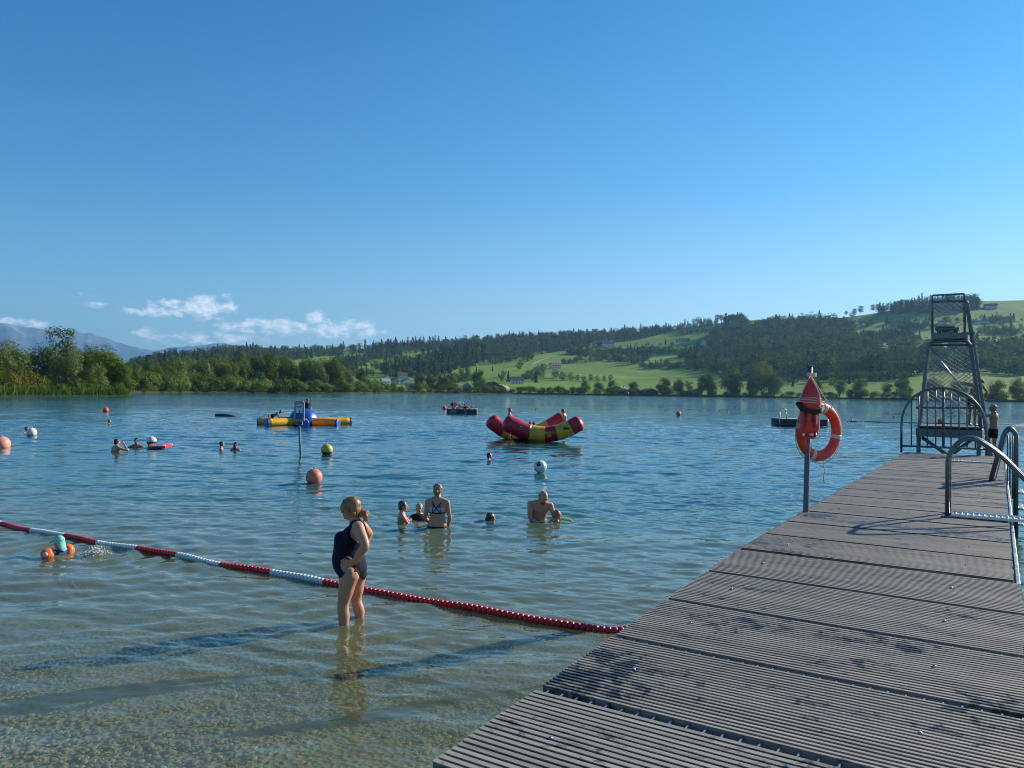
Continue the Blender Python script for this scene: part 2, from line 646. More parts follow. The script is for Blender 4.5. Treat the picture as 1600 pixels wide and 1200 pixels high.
gl.inputs['Roughness'].default_value = 0.03
gl.inputs['Color'].default_value = (1, 1, 1, 1)
nt.link(bp.outputs[0], gl.inputs['Normal'])
tr = nt.n('ShaderNodeBsdfTransparent')
tr.inputs['Color'].default_value = (0.92, 0.97, 0.94, 1)
df = nt.n('ShaderNodeBsdfDiffuse')
wcol = nt.ramp(nt.smooth(dep, 0.2, 3.0), [(0.0, (0.17, 0.19, 0.095)), (0.35, (0.045, 0.13, 0.115)), (1.0, (0.010, 0.084, 0.098))])
nt.link(wcol, df.inputs['Color'])
body = nt.n('ShaderNodeMixShader')
nt.link(opac, body.inputs[0])
nt.link(tr.outputs[0], body.inputs[1])
nt.link(df.outputs[0], body.inputs[2])
ws = nt.n('ShaderNodeMixShader')
nt.link(frs, ws.inputs[0])
nt.link(body.outputs[0], ws.inputs[1])
nt.link(gl.outputs[0], ws.inputs[2])
nt.link(ws.outputs[0], out.inputs['Surface'])
water = structure(add_obj('water', np_mesh('water', V, q, [m_water], True)))
print('water verts', len(V))

# ------------------------------------------------------------------ far shore and hills
RS_PX = [-700, 0, 198, 206, 300, 400, 540, 600, 800, 1000, 1200, 1400, 1600, 2400]
RS = [170, 185, 205, 262, 320, 360, 395, 480, 590, 640, 690, 650, 610, 560]
RR_PX = [-700, 100, 200, 400, 600, 1000, 1300, 1600, 2400]
RR = [900, 900, 1400, 1700, 1900, 1900, 1750, 1900, 1900]
SK_PX = [-700, 100, 150, 200, 240, 280, 340, 400, 460, 520, 560, 600, 640, 700, 760, 820, 900, 960, 1000, 1050, 1130, 1165, 1200, 1280, 1320, 1350, 1400, 1440, 1500, 1560, 1600, 1800, 2400]
SK_PY = [586, 598, 597, 577, 563, 556, 549, 548, 549, 549, 546, 542, 538, 535, 531, 527, 523, 521, 518, 514, 504, 501, 499, 498, 496, 492, 484, 475, 470, 470, 469, 462, 480]


def t_to_point(px, t, zoff=0.0):
    """a point of the far hillside under picture column px, t of the way from the shore (0) to the ridge (1)"""
    rs, rr = np.interp(px, RS_PX, RS), np.interp(px, RR_PX, RR)
    d = ray(px, float(np.interp(px, SK_PX, SK_PY)))
    hyp = math.hypot(d.x, d.y)
    tr_, ts = d.z / hyp, -1.7 / rs
    r = rs + (rr - rs) * t
    tan = ts + (tr_ - ts) * t
    x, y = d.x / hyp * r, d.y / hyp * r
    z = CAM_H + tan * r
    und = math.sin(math.pi * min(max(t, 0), 1)) * (9.0 * mnoise.noise(Vector((x * .0038, y * .0038, 3.1))) + 3.0 * mnoise.noise(Vector((x * .011, y * .011, 8.7))))
    return Vector((x, y, z + und + zoff))


def hill(px, py):
    rs = np.interp(px, RS_PX, RS)
    d0 = ray(px, float(np.interp(px, SK_PX, SK_PY)))
    tr_, ts = d0.z / math.hypot(d0.x, d0.y), -1.7 / rs
    d = ray(px, py)
    tan = d.z / math.hypot(d.x, d.y)
    t = (tan - ts) / (tr_ - ts)
    return t_to_point(px, min(max(t, 0.0), 1.03)), t


cols = np.concatenate([np.linspace(-700, -20, 40), np.linspace(-10, 1700, 300), np.linspace(1720, 2300, 40)])
tt = np.concatenate([np.linspace(0, 0.06, 8)[:-1], np.linspace(0.06, 1.0, 110)])
rows = []
for t in tt:
    rows.append([t_to_point(c, t)[:] for c in cols])
G = np.array(rows)
hd = G[0][:, :2] / np.linalg.norm(G[0][:, :2], axis=1)[:, None]
pre = []
for dr, z in ((-9, -3.0), (-2.2, -0.25), (-0.8, 0.25)):
    pre.append(np.concatenate([G[0][:, :2] + hd * dr, np.full((len(cols), 1), z)], 1))
hd2 = G[-1][:, :2] / np.linalg.norm(G[-1][:, :2], axis=1)[:, None]
post = []
for dr, f in ((60, 0.985), (250, 0.9), (900, 0.5), (1500, 0.2)):
    post.append(np.concatenate([G[-1][:, :2] + hd2 * dr, G[-1][:, 2:] * f], 1))
G = np.concatenate([np.array(pre), G, np.array(post)], 0)
ny, nx = G.shape[:2]
ii = np.arange((ny - 1) * (nx - 1))
r0, c0 = ii // (nx - 1), ii % (nx - 1)
q = np.stack([r0 * nx + c0, r0 * nx + c0 + 1, (r0 + 1) * nx + c0 + 1, (r0 + 1) * nx + c0], -1)
m_hill, nt, out = new_mat('meadow_grass')
pos = nt.n('ShaderNodeNewGeometry').outputs['Position']
big = nt.n('ShaderNodeTexVoronoi')
nt.link(nt.mapping(pos, (0.0035, 0.006, 0.0), (0, 0, 0.4)), big.inputs['Vector'])
big.inputs['Scale'].default_value = 1.0
n2 = nt.noise(pos, 0.02, 5.0, 0.6)
field = nt.ramp(big.outputs['Color'], [(0.1, (0.115, 0.215, 0.022)), (0.4, (0.180, 0.285, 0.030)), (0.65, (0.130, 0.240, 0.026)), (0.9, (0.225, 0.300, 0.045))])
fin = nt.ramp(n2, [(0.3, (0.62, 0.70, 0.7)), (0.7, (1.25, 1.2, 1.1))])
gc = nt.mix(1.0, field, fin, 'MULTIPLY')
wv = nt.n('ShaderNodeTexWave')
nt.link(nt.mapping(pos, (1, 1, 0), (0, 0, 0.9)), wv.inputs['Vector'])
wv.inputs['Scale'].default_value = 0.045
wv.inputs['Distortion'].default_value = 3.0
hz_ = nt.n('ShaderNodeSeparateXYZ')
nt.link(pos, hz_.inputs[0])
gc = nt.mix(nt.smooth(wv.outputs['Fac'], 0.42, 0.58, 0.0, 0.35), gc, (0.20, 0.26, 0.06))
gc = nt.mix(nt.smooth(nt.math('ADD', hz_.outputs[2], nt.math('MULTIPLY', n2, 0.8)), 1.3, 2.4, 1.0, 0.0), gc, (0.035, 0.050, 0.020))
p = nt.n('ShaderNodeBsdfPrincipled')
nt.link(gc, p.inputs['Base Color'])
p.inputs['Roughness'].default_value = 0.9
p.inputs['Specular IOR Level'].default_value = 0.1
nt.link(nt.bump(nt.noise(pos, 0.5, 4.0), 0.5, 1.0), p.inputs['Normal'])
nt.link(p.outputs[0], out.inputs['Surface'])
hills = structure(add_obj('hills', np_mesh('hills', G.reshape(-1, 3), q, [m_hill], True)))

# ------------------------------------------------------------------ far mountains
MT_PX = [-700, -300, -60, 0, 15, 40, 62, 80, 92, 102, 120, 132, 141, 152, 170, 190, 215, 240, 252, 275, 300, 330, 352, 380, 420, 500, 620]
MT_PY = [500, 512, 500, 505, 506, 511, 513, 515, 513, 518, 518, 521.5, 519.5, 523, 530, 537, 543, 548, 546, 542, 541, 537, 537, 541, 548, 560, 585]
mcols = np.linspace(-600, 620, 420)
mrows = np.linspace(0, 1, 46)
G = np.zeros((len(mrows), len(mcols), 3))
for j, c in enumerate(mcols):
    sky_y = float(np.interp(c, MT_PX, MT_PY)) + 1.6 * mnoise.fractal(Vector((c * .07, 2.2, 0)), 1.0, 2.1, 5)
    d = ray(c, sky_y)
    hyp = math.hypot(d.x, d.y)
    top = d.z / hyp * 12500 + CAM_H
    for i, t in enumerate(mrows):
        r = 10300 + 2200 * t
        x, y = d.x / hyp * r, d.y / hyp * r
        g = mnoise.fractal(Vector((c * .030, t * 4.2, 5.0)), 1.0, 2.0, 6)
        z = -40 + (top + 40) * (t ** 1.15)
        z += (1 - t) * t * 4 * (g * 140)
        rr_ = g * 200 * (1 - t) * 2 * min(1, t * 3)
        G[i, j] = (x + d.x / hyp * rr_, y + d.y / hyp * rr_, z)
back = G[-1].copy()
back[:, :2] *= 1.1
back[:, 2] = -40
G = np.concatenate([G, back[None]], 0)
ny, nx = G.shape[:2]
ii = np.arange((ny - 1) * (nx - 1))
r0, c0 = ii // (nx - 1), ii % (nx - 1)
q = np.stack([r0 * nx + c0, r0 * nx + c0 + 1, (r0 + 1) * nx + c0 + 1, (r0 + 1) * nx + c0], -1)
m_mt, nt, out = new_mat('mountain_rock_hazy')
pos = nt.n('ShaderNodeNewGeometry').outputs['Position']
zz = nt.n('ShaderNodeSeparateXYZ')
nt.link(pos, zz.inputs[0])
n1 = nt.noise(nt.mapping(pos, (0.004, 0.004, 0.0015)), 1.0, 7.0, 0.65)
lev = nt.math('ADD', nt.math('MULTIPLY', zz.outputs[2], 0.00115), nt.math('MULTIPLY', nt.math('SUBTRACT', n1, 0.5), 2.2))
mc = nt.ramp(lev, [(0.3, (0.014, 0.044, 0.056)), (0.65, (0.032, 0.066, 0.082)), (0.88, (0.10, 0.13, 0.145)), (1.0, (0.21, 0.23, 0.245))])  # rock tones pushed to blue: distance haze is put into the colour
p = nt.n('ShaderNodeBsdfPrincipled')
nt.link(mc, p.inputs['Base Color'])
p.inputs['Roughness'].default_value = 0.95
nt.link(p.outputs[0], out.inputs['Surface'])
mountain = structure(add_obj('mountains', np_mesh('mountains', G.reshape(-1, 3), q, [m_mt], True)))

# ------------------------------------------------------------------ haze
mb = MB()
mb.box((0, 5000, 520), (26000, 20000, 1060))
m_haze, nt, out = new_mat('haze_air')
pv = nt.n('ShaderNodeVolumePrincipled')
pv.inputs['Color'].default_value = (0.30, 0.61, 1.0, 1)
pv.inputs['Density'].default_value = 0.80e-4
pv.inputs['Anisotropy'].default_value = 0.25
nt.link(pv.outputs[0], out.inputs['Volume'])
haze = mb.build('haze', [m_haze])
tag(haze, 'thin pale blue haze over the lake and the far hills', 'haze', kind='stuff')
# ------------------------------------------------------------------ leaves, trees, forests
def leaf_mat(name, dark, lightc, yellow=0.0):
    m, nt, out = new_mat(name)
    geo = nt.n('ShaderNodeNewGeometry')
    ri = geo.outputs['Random Per Island']
    oi = nt.n('ShaderNodeObjectInfo').outputs['Random']
    n1 = nt.noise(geo.outputs['Position'], 0.09, 3.0, 0.6)
    f = nt.math('ADD', nt.math('MULTIPLY', ri, 0.45), nt.math('MULTIPLY', nt.smooth(n1, 0.3, 0.7), 0.55))
    c = nt.ramp(f, [(0.1, dark), (0.9, lightc)])
    c = nt.mix(1.0, c, nt.ramp(oi, [(0.0, (0.80, 0.86, 0.9)), (0.5, (1, 1, 1)), (1.0, (1.25, 1.12, 0.95))]), 'MULTIPLY')
    d = nt.n('ShaderNodeBsdfDiffuse')
    nt.link(c, d.inputs['Color'])
    t = nt.n('ShaderNodeBsdfTranslucent')
    nt.link(nt.mix(1.0, c, (1.3, 1.25, 0.6), 'MULTIPLY'), t.inputs['Color'])
    mx = nt.n('ShaderNodeMixShader')
    mx.inputs[0].default_value = 0.27
    nt.link(d.outputs[0], mx.inputs[1])
    nt.link(t.outputs[0], mx.inputs[2])
    nt.link(mx.outputs[0], out.inputs['Surface'])
    return m


L_BROAD = leaf_mat('broad_leaves', (0.042, 0.085, 0.016), (0.150, 0.215, 0.038))
L_WILLOW = leaf_mat('willow_leaves', (0.070, 0.115, 0.034), (0.200, 0.255, 0.085))
L_CON = leaf_mat('needles', (0.010, 0.026, 0.014), (0.036, 0.066, 0.024))
L_FOREST = leaf_mat('forest_leaves', (0.012, 0.032, 0.014), (0.070, 0.115, 0.026))
L_FOREST2 = leaf_mat('forest_pale_leaves', (0.024, 0.050, 0.020), (0.110, 0.155, 0.044))
L_REED = leaf_mat('reed_blades', (0.075, 0.135, 0.022), (0.160, 0.225, 0.045))
L_OLIVE = leaf_mat('olive_leaves', (0.095, 0.115, 0.020), (0.190, 0.195, 0.040))
BARK = mat('bark', (0.10, 0.075, 0.055), 0.9, var=.3, nscale=3, bump=.4)


def cards(centers, normals, size, rng, aspect=1.5):
    """leaf-sized quads"""
    n = len(centers)
    nn = normals / np.maximum(np.linalg.norm(normals, axis=1)[:, None], 1e-6)
    r = rng.normal(size=(n, 3))
    a = np.cross(nn, r)
    a /= np.maximum(np.linalg.norm(a, axis=1)[:, None], 1e-6)
    b = np.cross(nn, a)
    s = (size * (0.6 + 0.8 * rng.random(n)))[:, None] * 0.5
    a, b = a * s * aspect, b * s
    return np.stack([centers - a, centers - b * .9, centers + a, centers + b * .9], 1)


def sphere_dirs(n, rng):
    v = rng.normal(size=(n, 3))
    return v / np.linalg.norm(v, axis=1)[:, None]


def crown_pts(kind, n, rng):
    """leaf positions and outward directions of a crown whose tree is one unit tall"""
    if kind == 'conifer':
        z = 0.07 + 0.93 * rng.random(n) ** 1.35
        lay = np.round(z * 16) / 16
        R = 0.25 * (1.0 - z) ** 0.80 + 0.014
        R *= 0.65 + 0.35 * (1 - (z - lay) * 16)
        th = rng.random(n) * 6.283
        br = 0.75 + 0.25 * np.sin(th * 7 + lay * 40)
        rr = R * br * np.sqrt(rng.random(n) * .75 + .25)
        c = np.stack([rr * np.cos(th), rr * np.sin(th), z - rr * .25], -1)
        return c, np.stack([np.cos(th) * .6, np.sin(th) * .6, np.full(n, .75)], -1) + rng.normal(size=(n, 3)) * .3
    spec = {
        'round': (0.46, 0.42, 0.48, 38, 0.12, 0.20), 'wide': (0.47, 0.52, 0.46, 44, 0.12, 0.20), 'tall': (0.50, 0.22, 0.48, 28, 0.08, 0.15),
        'airy': (0.60, 0.30, 0.40, 20, 0.07, 0.13), 'bush': (0.42, 0.62, 0.52, 22, 0.18, 0.30), 'low': (0.36, 1.25, 0.50, 34, 0.18, 0.30),
    }[kind]
    zc, rx, rz, nb, b0, b1 = spec
    d = sphere_dirs(nb, rng)
    f = 0.35 + 0.5 * rng.random(nb) ** 0.6
    bc = d * f[:, None] * np.array([rx, rx, rz]) + np.array([0, 0, zc])
    lean = rng.normal(size=2) * 0.05
    bc[:, 0] += (bc[:, 2] - .3) * lean[0] * 2
    bc[:, 1] += (bc[:, 2] - .3) * lean[1] * 2
    bs = b0 + (b1 - b0) * rng.random(nb)
    k = rng.integers(0, nb, n)
    dd = sphere_dirs(n, rng)
    rr = bs[k] * (0.45 + 0.62 * rng.random(n) ** 0.55)
    sq = np.array([1.08, 1.08, 0.82])
    c = bc[k] + dd * rr[:, None] * sq
    c[:, 2] /= np.quantile(c[:, 2], .995)
    c[:, 2] = np.maximum(c[:, 2], 0.02 + .02 * rng.random(n))
    out_ = (c - np.array([0, 0, zc - .1])) / np.array([rx, rx, rz])
    return c, dd + out_ * .8 + rng.normal(size=(n, 3)) * .25


def trunk_mb(kind, rng, limbs=5):
    mb = MB()
    if kind == 'conifer':
        mb.tube([(0, 0, -.03), (0, 0, .5), (0, 0, .96)], [.022, .013, .003], 7)
        return mb
    top = {'round': .62, 'wide': .5, 'tall': .8, 'airy': .75, 'bush': .35, 'low': .25}[kind]
    b = {'bush': .02, 'low': .02}.get(kind, .024)
    wob = rng.normal(size=(4, 2)) * .012
    pts = [(0, 0, -.03), (wob[0, 0], wob[0, 1], top * .3), (wob[1, 0], wob[1, 1], top * .6), (wob[2, 0], wob[2, 1], top)]
    mb.tube(pts, [b * 1.25, b, b * .7, b * .3], 7)
    for i in range(limbs):
        z = top * (0.35 + .5 * rng.random())
        th = rng.random() * 6.283
        L = .16 + .14 * rng.random()
        e = (math.cos(th) * L, math.sin(th) * L, z + L * .9)
        mb.tube([(0, 0, z), (e[0] * .5, e[1] * .5, z + L * .35), e], [b * .45, b * .3, b * .1], 5)
    return mb


TREE = {}


def tree_protos(kind, leafm, n, size, count, seed, key=None):
    key = key or kind
    TREE[key] = []
    for k in range(count):
        rng = np.random.default_rng(seed + k)
        c, nr = crown_pts(kind, n, rng)
        Q = cards(c, nr, np.full(n, size), rng)
        cm = np_mesh(key + '_crown', Q.reshape(-1, 3), np.arange(n * 4).reshape(-1, 4), [leafm], False)
        tm = trunk_mb(kind, rng).mesh(key + '_trunk', BARK)
        TREE[key].append((cm, tm))


tree_protos('round', L_BROAD, 5600, .029, 5, 10)
tree_protos('wide', L_WILLOW, 7500, .027, 4, 20)
tree_protos('tall', L_BROAD, 2600, .026, 3, 30)
tree_protos('airy', L_WILLOW, 1700, .026, 2, 40)
tree_protos('conifer', L_CON, 2600, .032, 3, 50)
tree_protos('bush', L_BROAD, 2200, .05, 4, 60)
tree_protos('low', L_OLIVE, 3400, .05, 2, 70, 'olive_bush')
tree_protos('bush', L_WILLOW, 2200, .05, 3, 80, 'pale_bush')

KINDNAME = {'round': ('broadleaf_tree', 'tree'), 'wide': ('willow_tree', 'tree'), 'tall': ('poplar_tree', 'tree'), 'airy': ('birch_tree', 'tree'),
            'conifer': ('spruce_tree', 'tree'), 'bush': ('bush', 'bush'), 'olive_bush': ('bush', 'bush'), 'pale_bush': ('bush', 'bush')}


def plant(key, p, h, label, group=None, rng=RNG, wide=1.0):
    nm, cat = KINDNAME[key]
    cm, tm = TREE[key][int(rng.integers(0, len(TREE[key])))]
    t = thing(nm, p, label, cat, group, rotz=float(rng.random() * 6.28))
    s = (h * wide * float(.92 + .16 * rng.random()), h * wide * float(.92 + .16 * rng.random()), h)
    t.scale = s
    add_obj('trunk', tm, t)
    add_obj('crown', cm, t)
    return t


def px_h(px, py_base, dist_pt, py_top):
    """height in metres of something standing at a point whose top shows at py_top"""
    d = ray(px, py_top)
    r = math.hypot(dist_pt[0], dist_pt[1])
    return CAM_H + d.z / math.hypot(d.x, d.y) * r - dist_pt[2]


def shore(px, back=4.0):
    rs = float(np.interp(px, RS_PX, RS)) + back
    d = ray(px, 608)
    h = math.hypot(d.x, d.y)
    rs0 = rs - back
    z = 0.8 + max(0, back) * 0.02
    return Vector((d.x / h * rs, d.y / h * rs, z))


# trees: (kind, picture column, metres behind the waterline, picture row of its top, width factor, label)
LEFT = 'trees on the near left shore'
for k, px, bk, top, w, lab in [
    ('wide', 6, 26, 533, 1.0, 'pale green willow at the left end of the near shore, cut by the picture edge'),
    ('round', 36, 34, 553, 1.0, 'rounded tree just right of the willow at the left picture edge'),
    ('round', 68, 24, 542, 1.05, 'very dark bushy tree left of the tall airy tree on the near shore'),
    ('airy', 103, 20, 512, 1.0, 'tall airy pale tree standing above all others on the near left shore'),
    ('wide', 100, 12, 553, .85, 'grey green willow in front of the tall airy tree'),
    ('wide', 128, 30, 540, .9, 'leafy tree between the tall airy tree and the big round one'),
    ('round', 163, 20, 541, 1.15, 'big round sunlit tree at the right of the near left shore'),
    ('wide', 150, 8, 568, .8, 'low grey green willow in front of the big round tree'),
    ('round', 182, 14, 561, 1.0, 'shorter round tree on the tip of the near left shore'),
    ('round', 192, 9, 577, 1.0, 'smallest round tree at the very tip of the near left shore'),
    ('round', -22, 22, 540, 1.0, 'round tree beyond the left end of the near shore'),
    ('wide', -60, 24, 545, 1.0, 'willow further along the near shore past the picture edge'),
]:
    p = shore(px, bk)
    plant(k, p, px_h(px, 0, p, top), lab, LEFT, wide=w)
for k, px, bk, top, w, lab in [
    ('olive_bush', 12, 9, 577, .9, 'yellow olive bush at the waterline by the left picture edge'),
    ('olive_bush', 40, 7, 580, .8, 'broad olive bush rusty in tone near the left end of the shore'),
    ('bush', 66, 9, 588, .8, 'small green bush behind the reeds under the dark tree'),
    ('pale_bush', 120, 7, 590, .85, 'grey green bush at the right end of the long reed bed'),
    ('bush', 140, 6, 588, .9, 'dark green bush above the waterline under the big round tree'),
    ('pale_bush', 160, 5, 592, .9, 'light green bush behind the reeds near the tip of the shore'),
    ('bush', 185, 5, 596, .9, 'low bush among reeds at the tip of the near left shore'),
]:
    p = shore(px, bk)
    plant(k, p, px_h(px, 0, p, top), lab, 'bushes on the near left shore', wide=w)

MID = 'trees on the middle shore left of the octopus float'
mid = [
    ('round', 212, 26, 573, 1.0, 'dim tree just right of the gap after the near shore'),
    ('round', 232, 30, 566, 1.0, 'dim round tree in the bay behind the near shore tip'),
    ('round', 248, 12, 574, 1.0, 'dark low tree at the water in the shaded bay'),
    ('wide', 272, 14, 557, .95, 'big dark willow with a sunlit top at the right of the bay'),
    ('round', 264, 8, 571, .95, 'dark round tree in front of the big dark willow'),
    ('wide', 300, 10, 577, .9, 'low broad willow hanging over the water right of the bay'),
    ('wide', 318, 24, 561, .75, 'upright willow with a flat pale top behind the low broad one'),
    ('wide', 345, 22, 560, .7, 'slender pale willow left of the two drooping ones'),
    ('wide', 362, 12, 566, .62, 'drooping grey willow with a narrow column shaped crown'),
    ('tall', 374, 20, 554, 1.2, 'tall sunlit tree topping the drooping willow column'),
    ('round', 396, 26, 559, 1.0, 'very dark tree left of the tallest middle shore tree'),
    ('round', 419, 22, 551, .85, 'tallest sunlit tree of the middle shore, bright yellow green top'),
    ('round', 438, 26, 560, .9, 'sunlit tree against the right flank of the tallest one'),
    ('round', 455, 16, 569, .9, 'dark tree in the middle of the middle shore clump'),
    ('tall', 477, 18, 562, 1.2, 'sharp topped pale tree left of the last round tree'),
    ('wide', 494, 12, 568, .65, 'grey green willow sloping down to the water'),
    ('round', 516, 22, 556, .85, 'round sunlit tree at the right end of the middle shore clump'),
    ('wide', 505, 8, 580, .6, 'lower pale willow at the waterline below the round sunlit tree'),
    ('tall', 528, 14, 577, 1.3, 'thin brownish tree right of the middle shore clump'),
    ('airy', 546, 14, 581, 1.0, 'sparse bare looking tree between the clump and the dark oak'),
    ('round', 567, 10, 579, .95, 'dark rounded oak standing alone before the village'),
    ('airy', 588, 12, 592, 1.0, 'small thin tree right of the dark oak at the village'),
]
for k, px, bk, top, w, lab in mid:
    p = shore(px, bk)
    plant(k, p, px_h(px, 0, p, top), lab, MID, wide=w)
for k, px, bk, top, w, lab in [
    ('bush', 225, 5, 592, 1.0, 'dark shrub at the waterline of the shaded bay'),
    ('bush', 250, 4, 597, 1.0, 'lowest dark shrub in the shaded bay'),
    ('pale_bush', 290, 3, 597, 1.0, 'pale shrub below the low broad willow'),
    ('pale_bush', 330, 4, 599, 1.0, 'shrub at the foot of the upright willow'),
    ('pale_bush', 388, 3, 594, 1.1, 'pale broad shrub at the left of the shrub row by the water'),
    ('pale_bush', 412, 3, 591, 1.1, 'tallest pale shrub of the waterside row'),
    ('pale_bush', 434, 3, 597, 1.0, 'pale shrub at the right end of the waterside row'),
    ('bush', 470, 5, 597, 1.0, 'dark shrub under the sharp topped tree'),
    ('bush', 533, 4, 603, .9, 'low dark shrub below the thin brownish tree'),
    ('bush', 557, 4, 604, .9, 'low dark shrub left of the dark oak'),
]:
    p = shore(px, bk)
    plant(k, p, px_h(px, 0, p, top), lab, 'shrubs on the middle shore', wide=w)

bx = list(np.arange(206, 600, 9.0))
for i, px in enumerate(bx):
    px = px + float(RNG.normal() * 2.5)
    p = shore(px, 0.3 + float(RNG.random()) * 4)
    plant('bush' if RNG.random() < .5 else 'pale_bush', p, 3.0 + 4.0 * float(RNG.random()), 'leafy shrub in the dense fringe under the trees of the middle shore', 'shrub fringe under the middle shore trees', wide=1.35)
for i, px in enumerate(np.arange(205, 545, 15.0)):
    px = px + float(RNG.normal() * 4)
    p = shore(px, 38 + 22 * float(RNG.random()))
    top = float(np.interp(px, [205, 240, 270, 420, 520, 545], [580, 572, 566, 563, 566, 584])) + float(RNG.normal() * 3)
    plant('round' if RNG.random() < .6 else 'wide', p, max(8, px_h(px, 0, p, top)), 'tree in the back row of the middle shore, mostly hidden by the front trees', 'back row trees of the middle shore', wide=1.05)
FAR = 'trees along the far shore'
for k, px, bk, top, w, lab in [
    ('round', 615, 12, 597, 1.0, 'small round tree on the shore in front of the village'),
    ('round', 628, 9, 603, 1.1, 'lowest round tree before the village'),
    ('wide', 655, 20, 583, .7, 'rounded grey tree right of the village'),
    ('round', 672, 14, 588, 1.0, 'dark tree between the village and the grey barn'),
    ('round', 690, 12, 586, 1.0, 'second dark tree left of the grey barn'),
    ('tall', 708, 14, 585, 1.1, 'narrow tree beside the grey barn'),
    ('wide', 700, 8, 594, .8, 'low dark tree at the water left of the grey barn'),
    ('round', 748, 16, 578, .85, 'large oval tree between the grey barn and the brown barn'),
    ('airy', 780, 10, 598, 1.0, 'little tree between the brown barn and the tan barn'),
    ('round', 848, 8, 606, 1.0, 'tiny round tree on the far bank right of the tan barn'),
    ('tall', 872, 8, 602, 1.2, 'slim little tree on the far bank below the farmhouse'),
    ('round', 895, 8, 604, 1.3, 'dark round bush like tree on the far bank'),
    ('round', 915, 40, 595, 1.0, 'lone round tree in the meadow left of the white shore house'),
    ('round', 936, 40, 596, 1.1, 'second lone round tree in the meadow left of the white shore house'),
    ('round', 958, 12, 594, 1.0, 'tree touching the left gable of the white shore house'),
    ('round', 990, 10, 596, 1.2, 'dark tree touching the right side of the white shore house'),
    ('round', 1037, 10, 590, 1.1, 'dark oak right of the brown chalet on the shore'),
    ('round', 1059, 14, 591, .9, 'paler tree right of the dark oak on the shore'),
    ('airy', 1077, 12, 595, 1.0, 'thin tree before the campsite on the far shore'),
    ('tall', 1096, 12, 586, 1.3, 'slim tree left of the rounded pair on the far shore'),
    ('round', 1110, 10, 585, .9, 'rounded tree left of the large domed tree'),
    ('round', 1142, 18, 576, 1.1, 'large domed tree on the far shore'),
    ('round', 1150, 6, 594, .9, 'small dark tree at the foot of the large domed tree'),
    ('wide', 1190, 20, 565, .68, 'tallest ragged tree of the far shore, left of the lifebuoy post'),
    ('wide', 1210, 10, 580, .7, 'broad dark shoulder tree between the ragged tree and the lifebuoy post'),
    ('round', 1176, 8, 586, .9, 'dark lower tree under the ragged tallest one'),
    ('round', 1275, 10, 594, 1.0, 'round tree hidden behind the red rescue can'),
    ('tall', 1312, 14, 592, 1.4, 'narrow dark tree right of the lifebuoy on the far shore'),
    ('round', 1345, 10, 591, 1.0, 'round dark tree in the middle of the right far shore'),
    ('round', 1328, 6, 607, 1.0, 'low tree left of the round dark one on the right far shore'),
    ('tall', 1386, 12, 596, 1.3, 'slim tree left of the diving tower on the far shore'),
    ('round', 1412, 12, 592, 1.1, 'pale tree touching the left leg of the diving tower'),
    ('round', 1460, 12, 588, 1.0, 'tree seen through the wire mesh of the diving tower'),
    ('round', 1497, 12, 592, 1.0, 'second tree seen through the wire mesh of the diving tower'),
    ('round', 1560, 12, 594, 1.1, 'sunlit tree right of the diving tower behind the boys'),
    ('wide', 1590, 14, 590, .7, 'light green tree at the right picture edge on the shore'),
    ('wide', 1640, 14, 588, .8, 'tree past the right picture edge on the shore'),
]:
    p = shore(px, bk)
    plant(k, p, px_h(px, 0, p, top), lab, FAR, wide=w)
# waterside shrubs along the far bank, one by one
hx = list(np.arange(598, 1640, 14.5))
for i, px in enumerate(hx):
    px = px + float(RNG.normal() * 3)
    p = shore(px, 2.5 + float(RNG.random()) * 3)
    hh_ = 3.0 + 3.2 * float(RNG.random())
    plant('bush' if RNG.random() < .75 else 'pale_bush', p, hh_, 'low green shrub in the unbroken shrub line along the far bank', 'shrub line along the far bank', wide=1.5)

# reeds on the near left shore: uncountable
rn = 9000
rpx = np.concatenate([RNG.uniform(-60, 60, 2600), RNG.uniform(50, 128, 3800), RNG.uniform(122, 201, 2600)])
rb = RNG.uniform(-1.0, 3.5, rn)
RV = np.zeros((rn, 4, 3))
for i in range(rn):
    b = shore(rpx[i], rb[i])
    h = 2.5 * (.45 + .6 * RNG.random()) * (0.8 + .3 * math.sin(rpx[i] * .31) * math.sin(rpx[i] * .11))
    a = RNG.random() * 6.28
    dx, dy = math.cos(a) * .09, math.sin(a) * .09
    lx, ly = RNG.normal() * .35, RNG.normal() * .35
    RV[i] = [(b.x - dx, b.y - dy, -.1), (b.x + dx, b.y + dy, -.1), (b.x + lx + dx * .5, b.y + ly + dy * .5, h), (b.x + lx - dx * .5, b.y + ly - dy * .5, h)]
reeds = add_obj('reeds', np_mesh('reeds', RV.reshape(-1, 3), np.arange(rn * 4).reshape(-1, 4), [L_REED]))
tag(reeds, 'green reeds fringing the waterline of the near left shore', 'reeds', kind='stuff')


# ---- forests on the hills: one uncountable mass
def in_poly(poly, n, rng):
    P = np.array(poly, float)
    lo, hi = P.min(0), P.max(0)
    res = []
    while len(res) < n:
        c = rng.uniform(lo, hi)
        ins = False
        j = len(P) - 1
        for i in range(len(P)):
            if (P[i, 1] > c[1]) != (P[j, 1] > c[1]) and c[0] < (P[j, 0] - P[i, 0]) * (c[1] - P[i, 1]) / (P[j, 1] - P[i, 1]) + P[i, 0]:
                ins = not ins
            j = i
        if ins:
            res.append(c)
    return res


lowp = {}
for kind, n, size in (('conifer', 150, .085), ('round', 210, .095), ('wide', 260, .085), ('bush', 150, .16)):
    lowp[kind] = []
    for k in range(4):
        rng = np.random.default_rng(200 + k)
        c, nr = crown_pts(kind, n, rng)
        lowp[kind].append(cards(c, nr, np.full(n, size), rng, 1.25))
FQ, FM = [], []


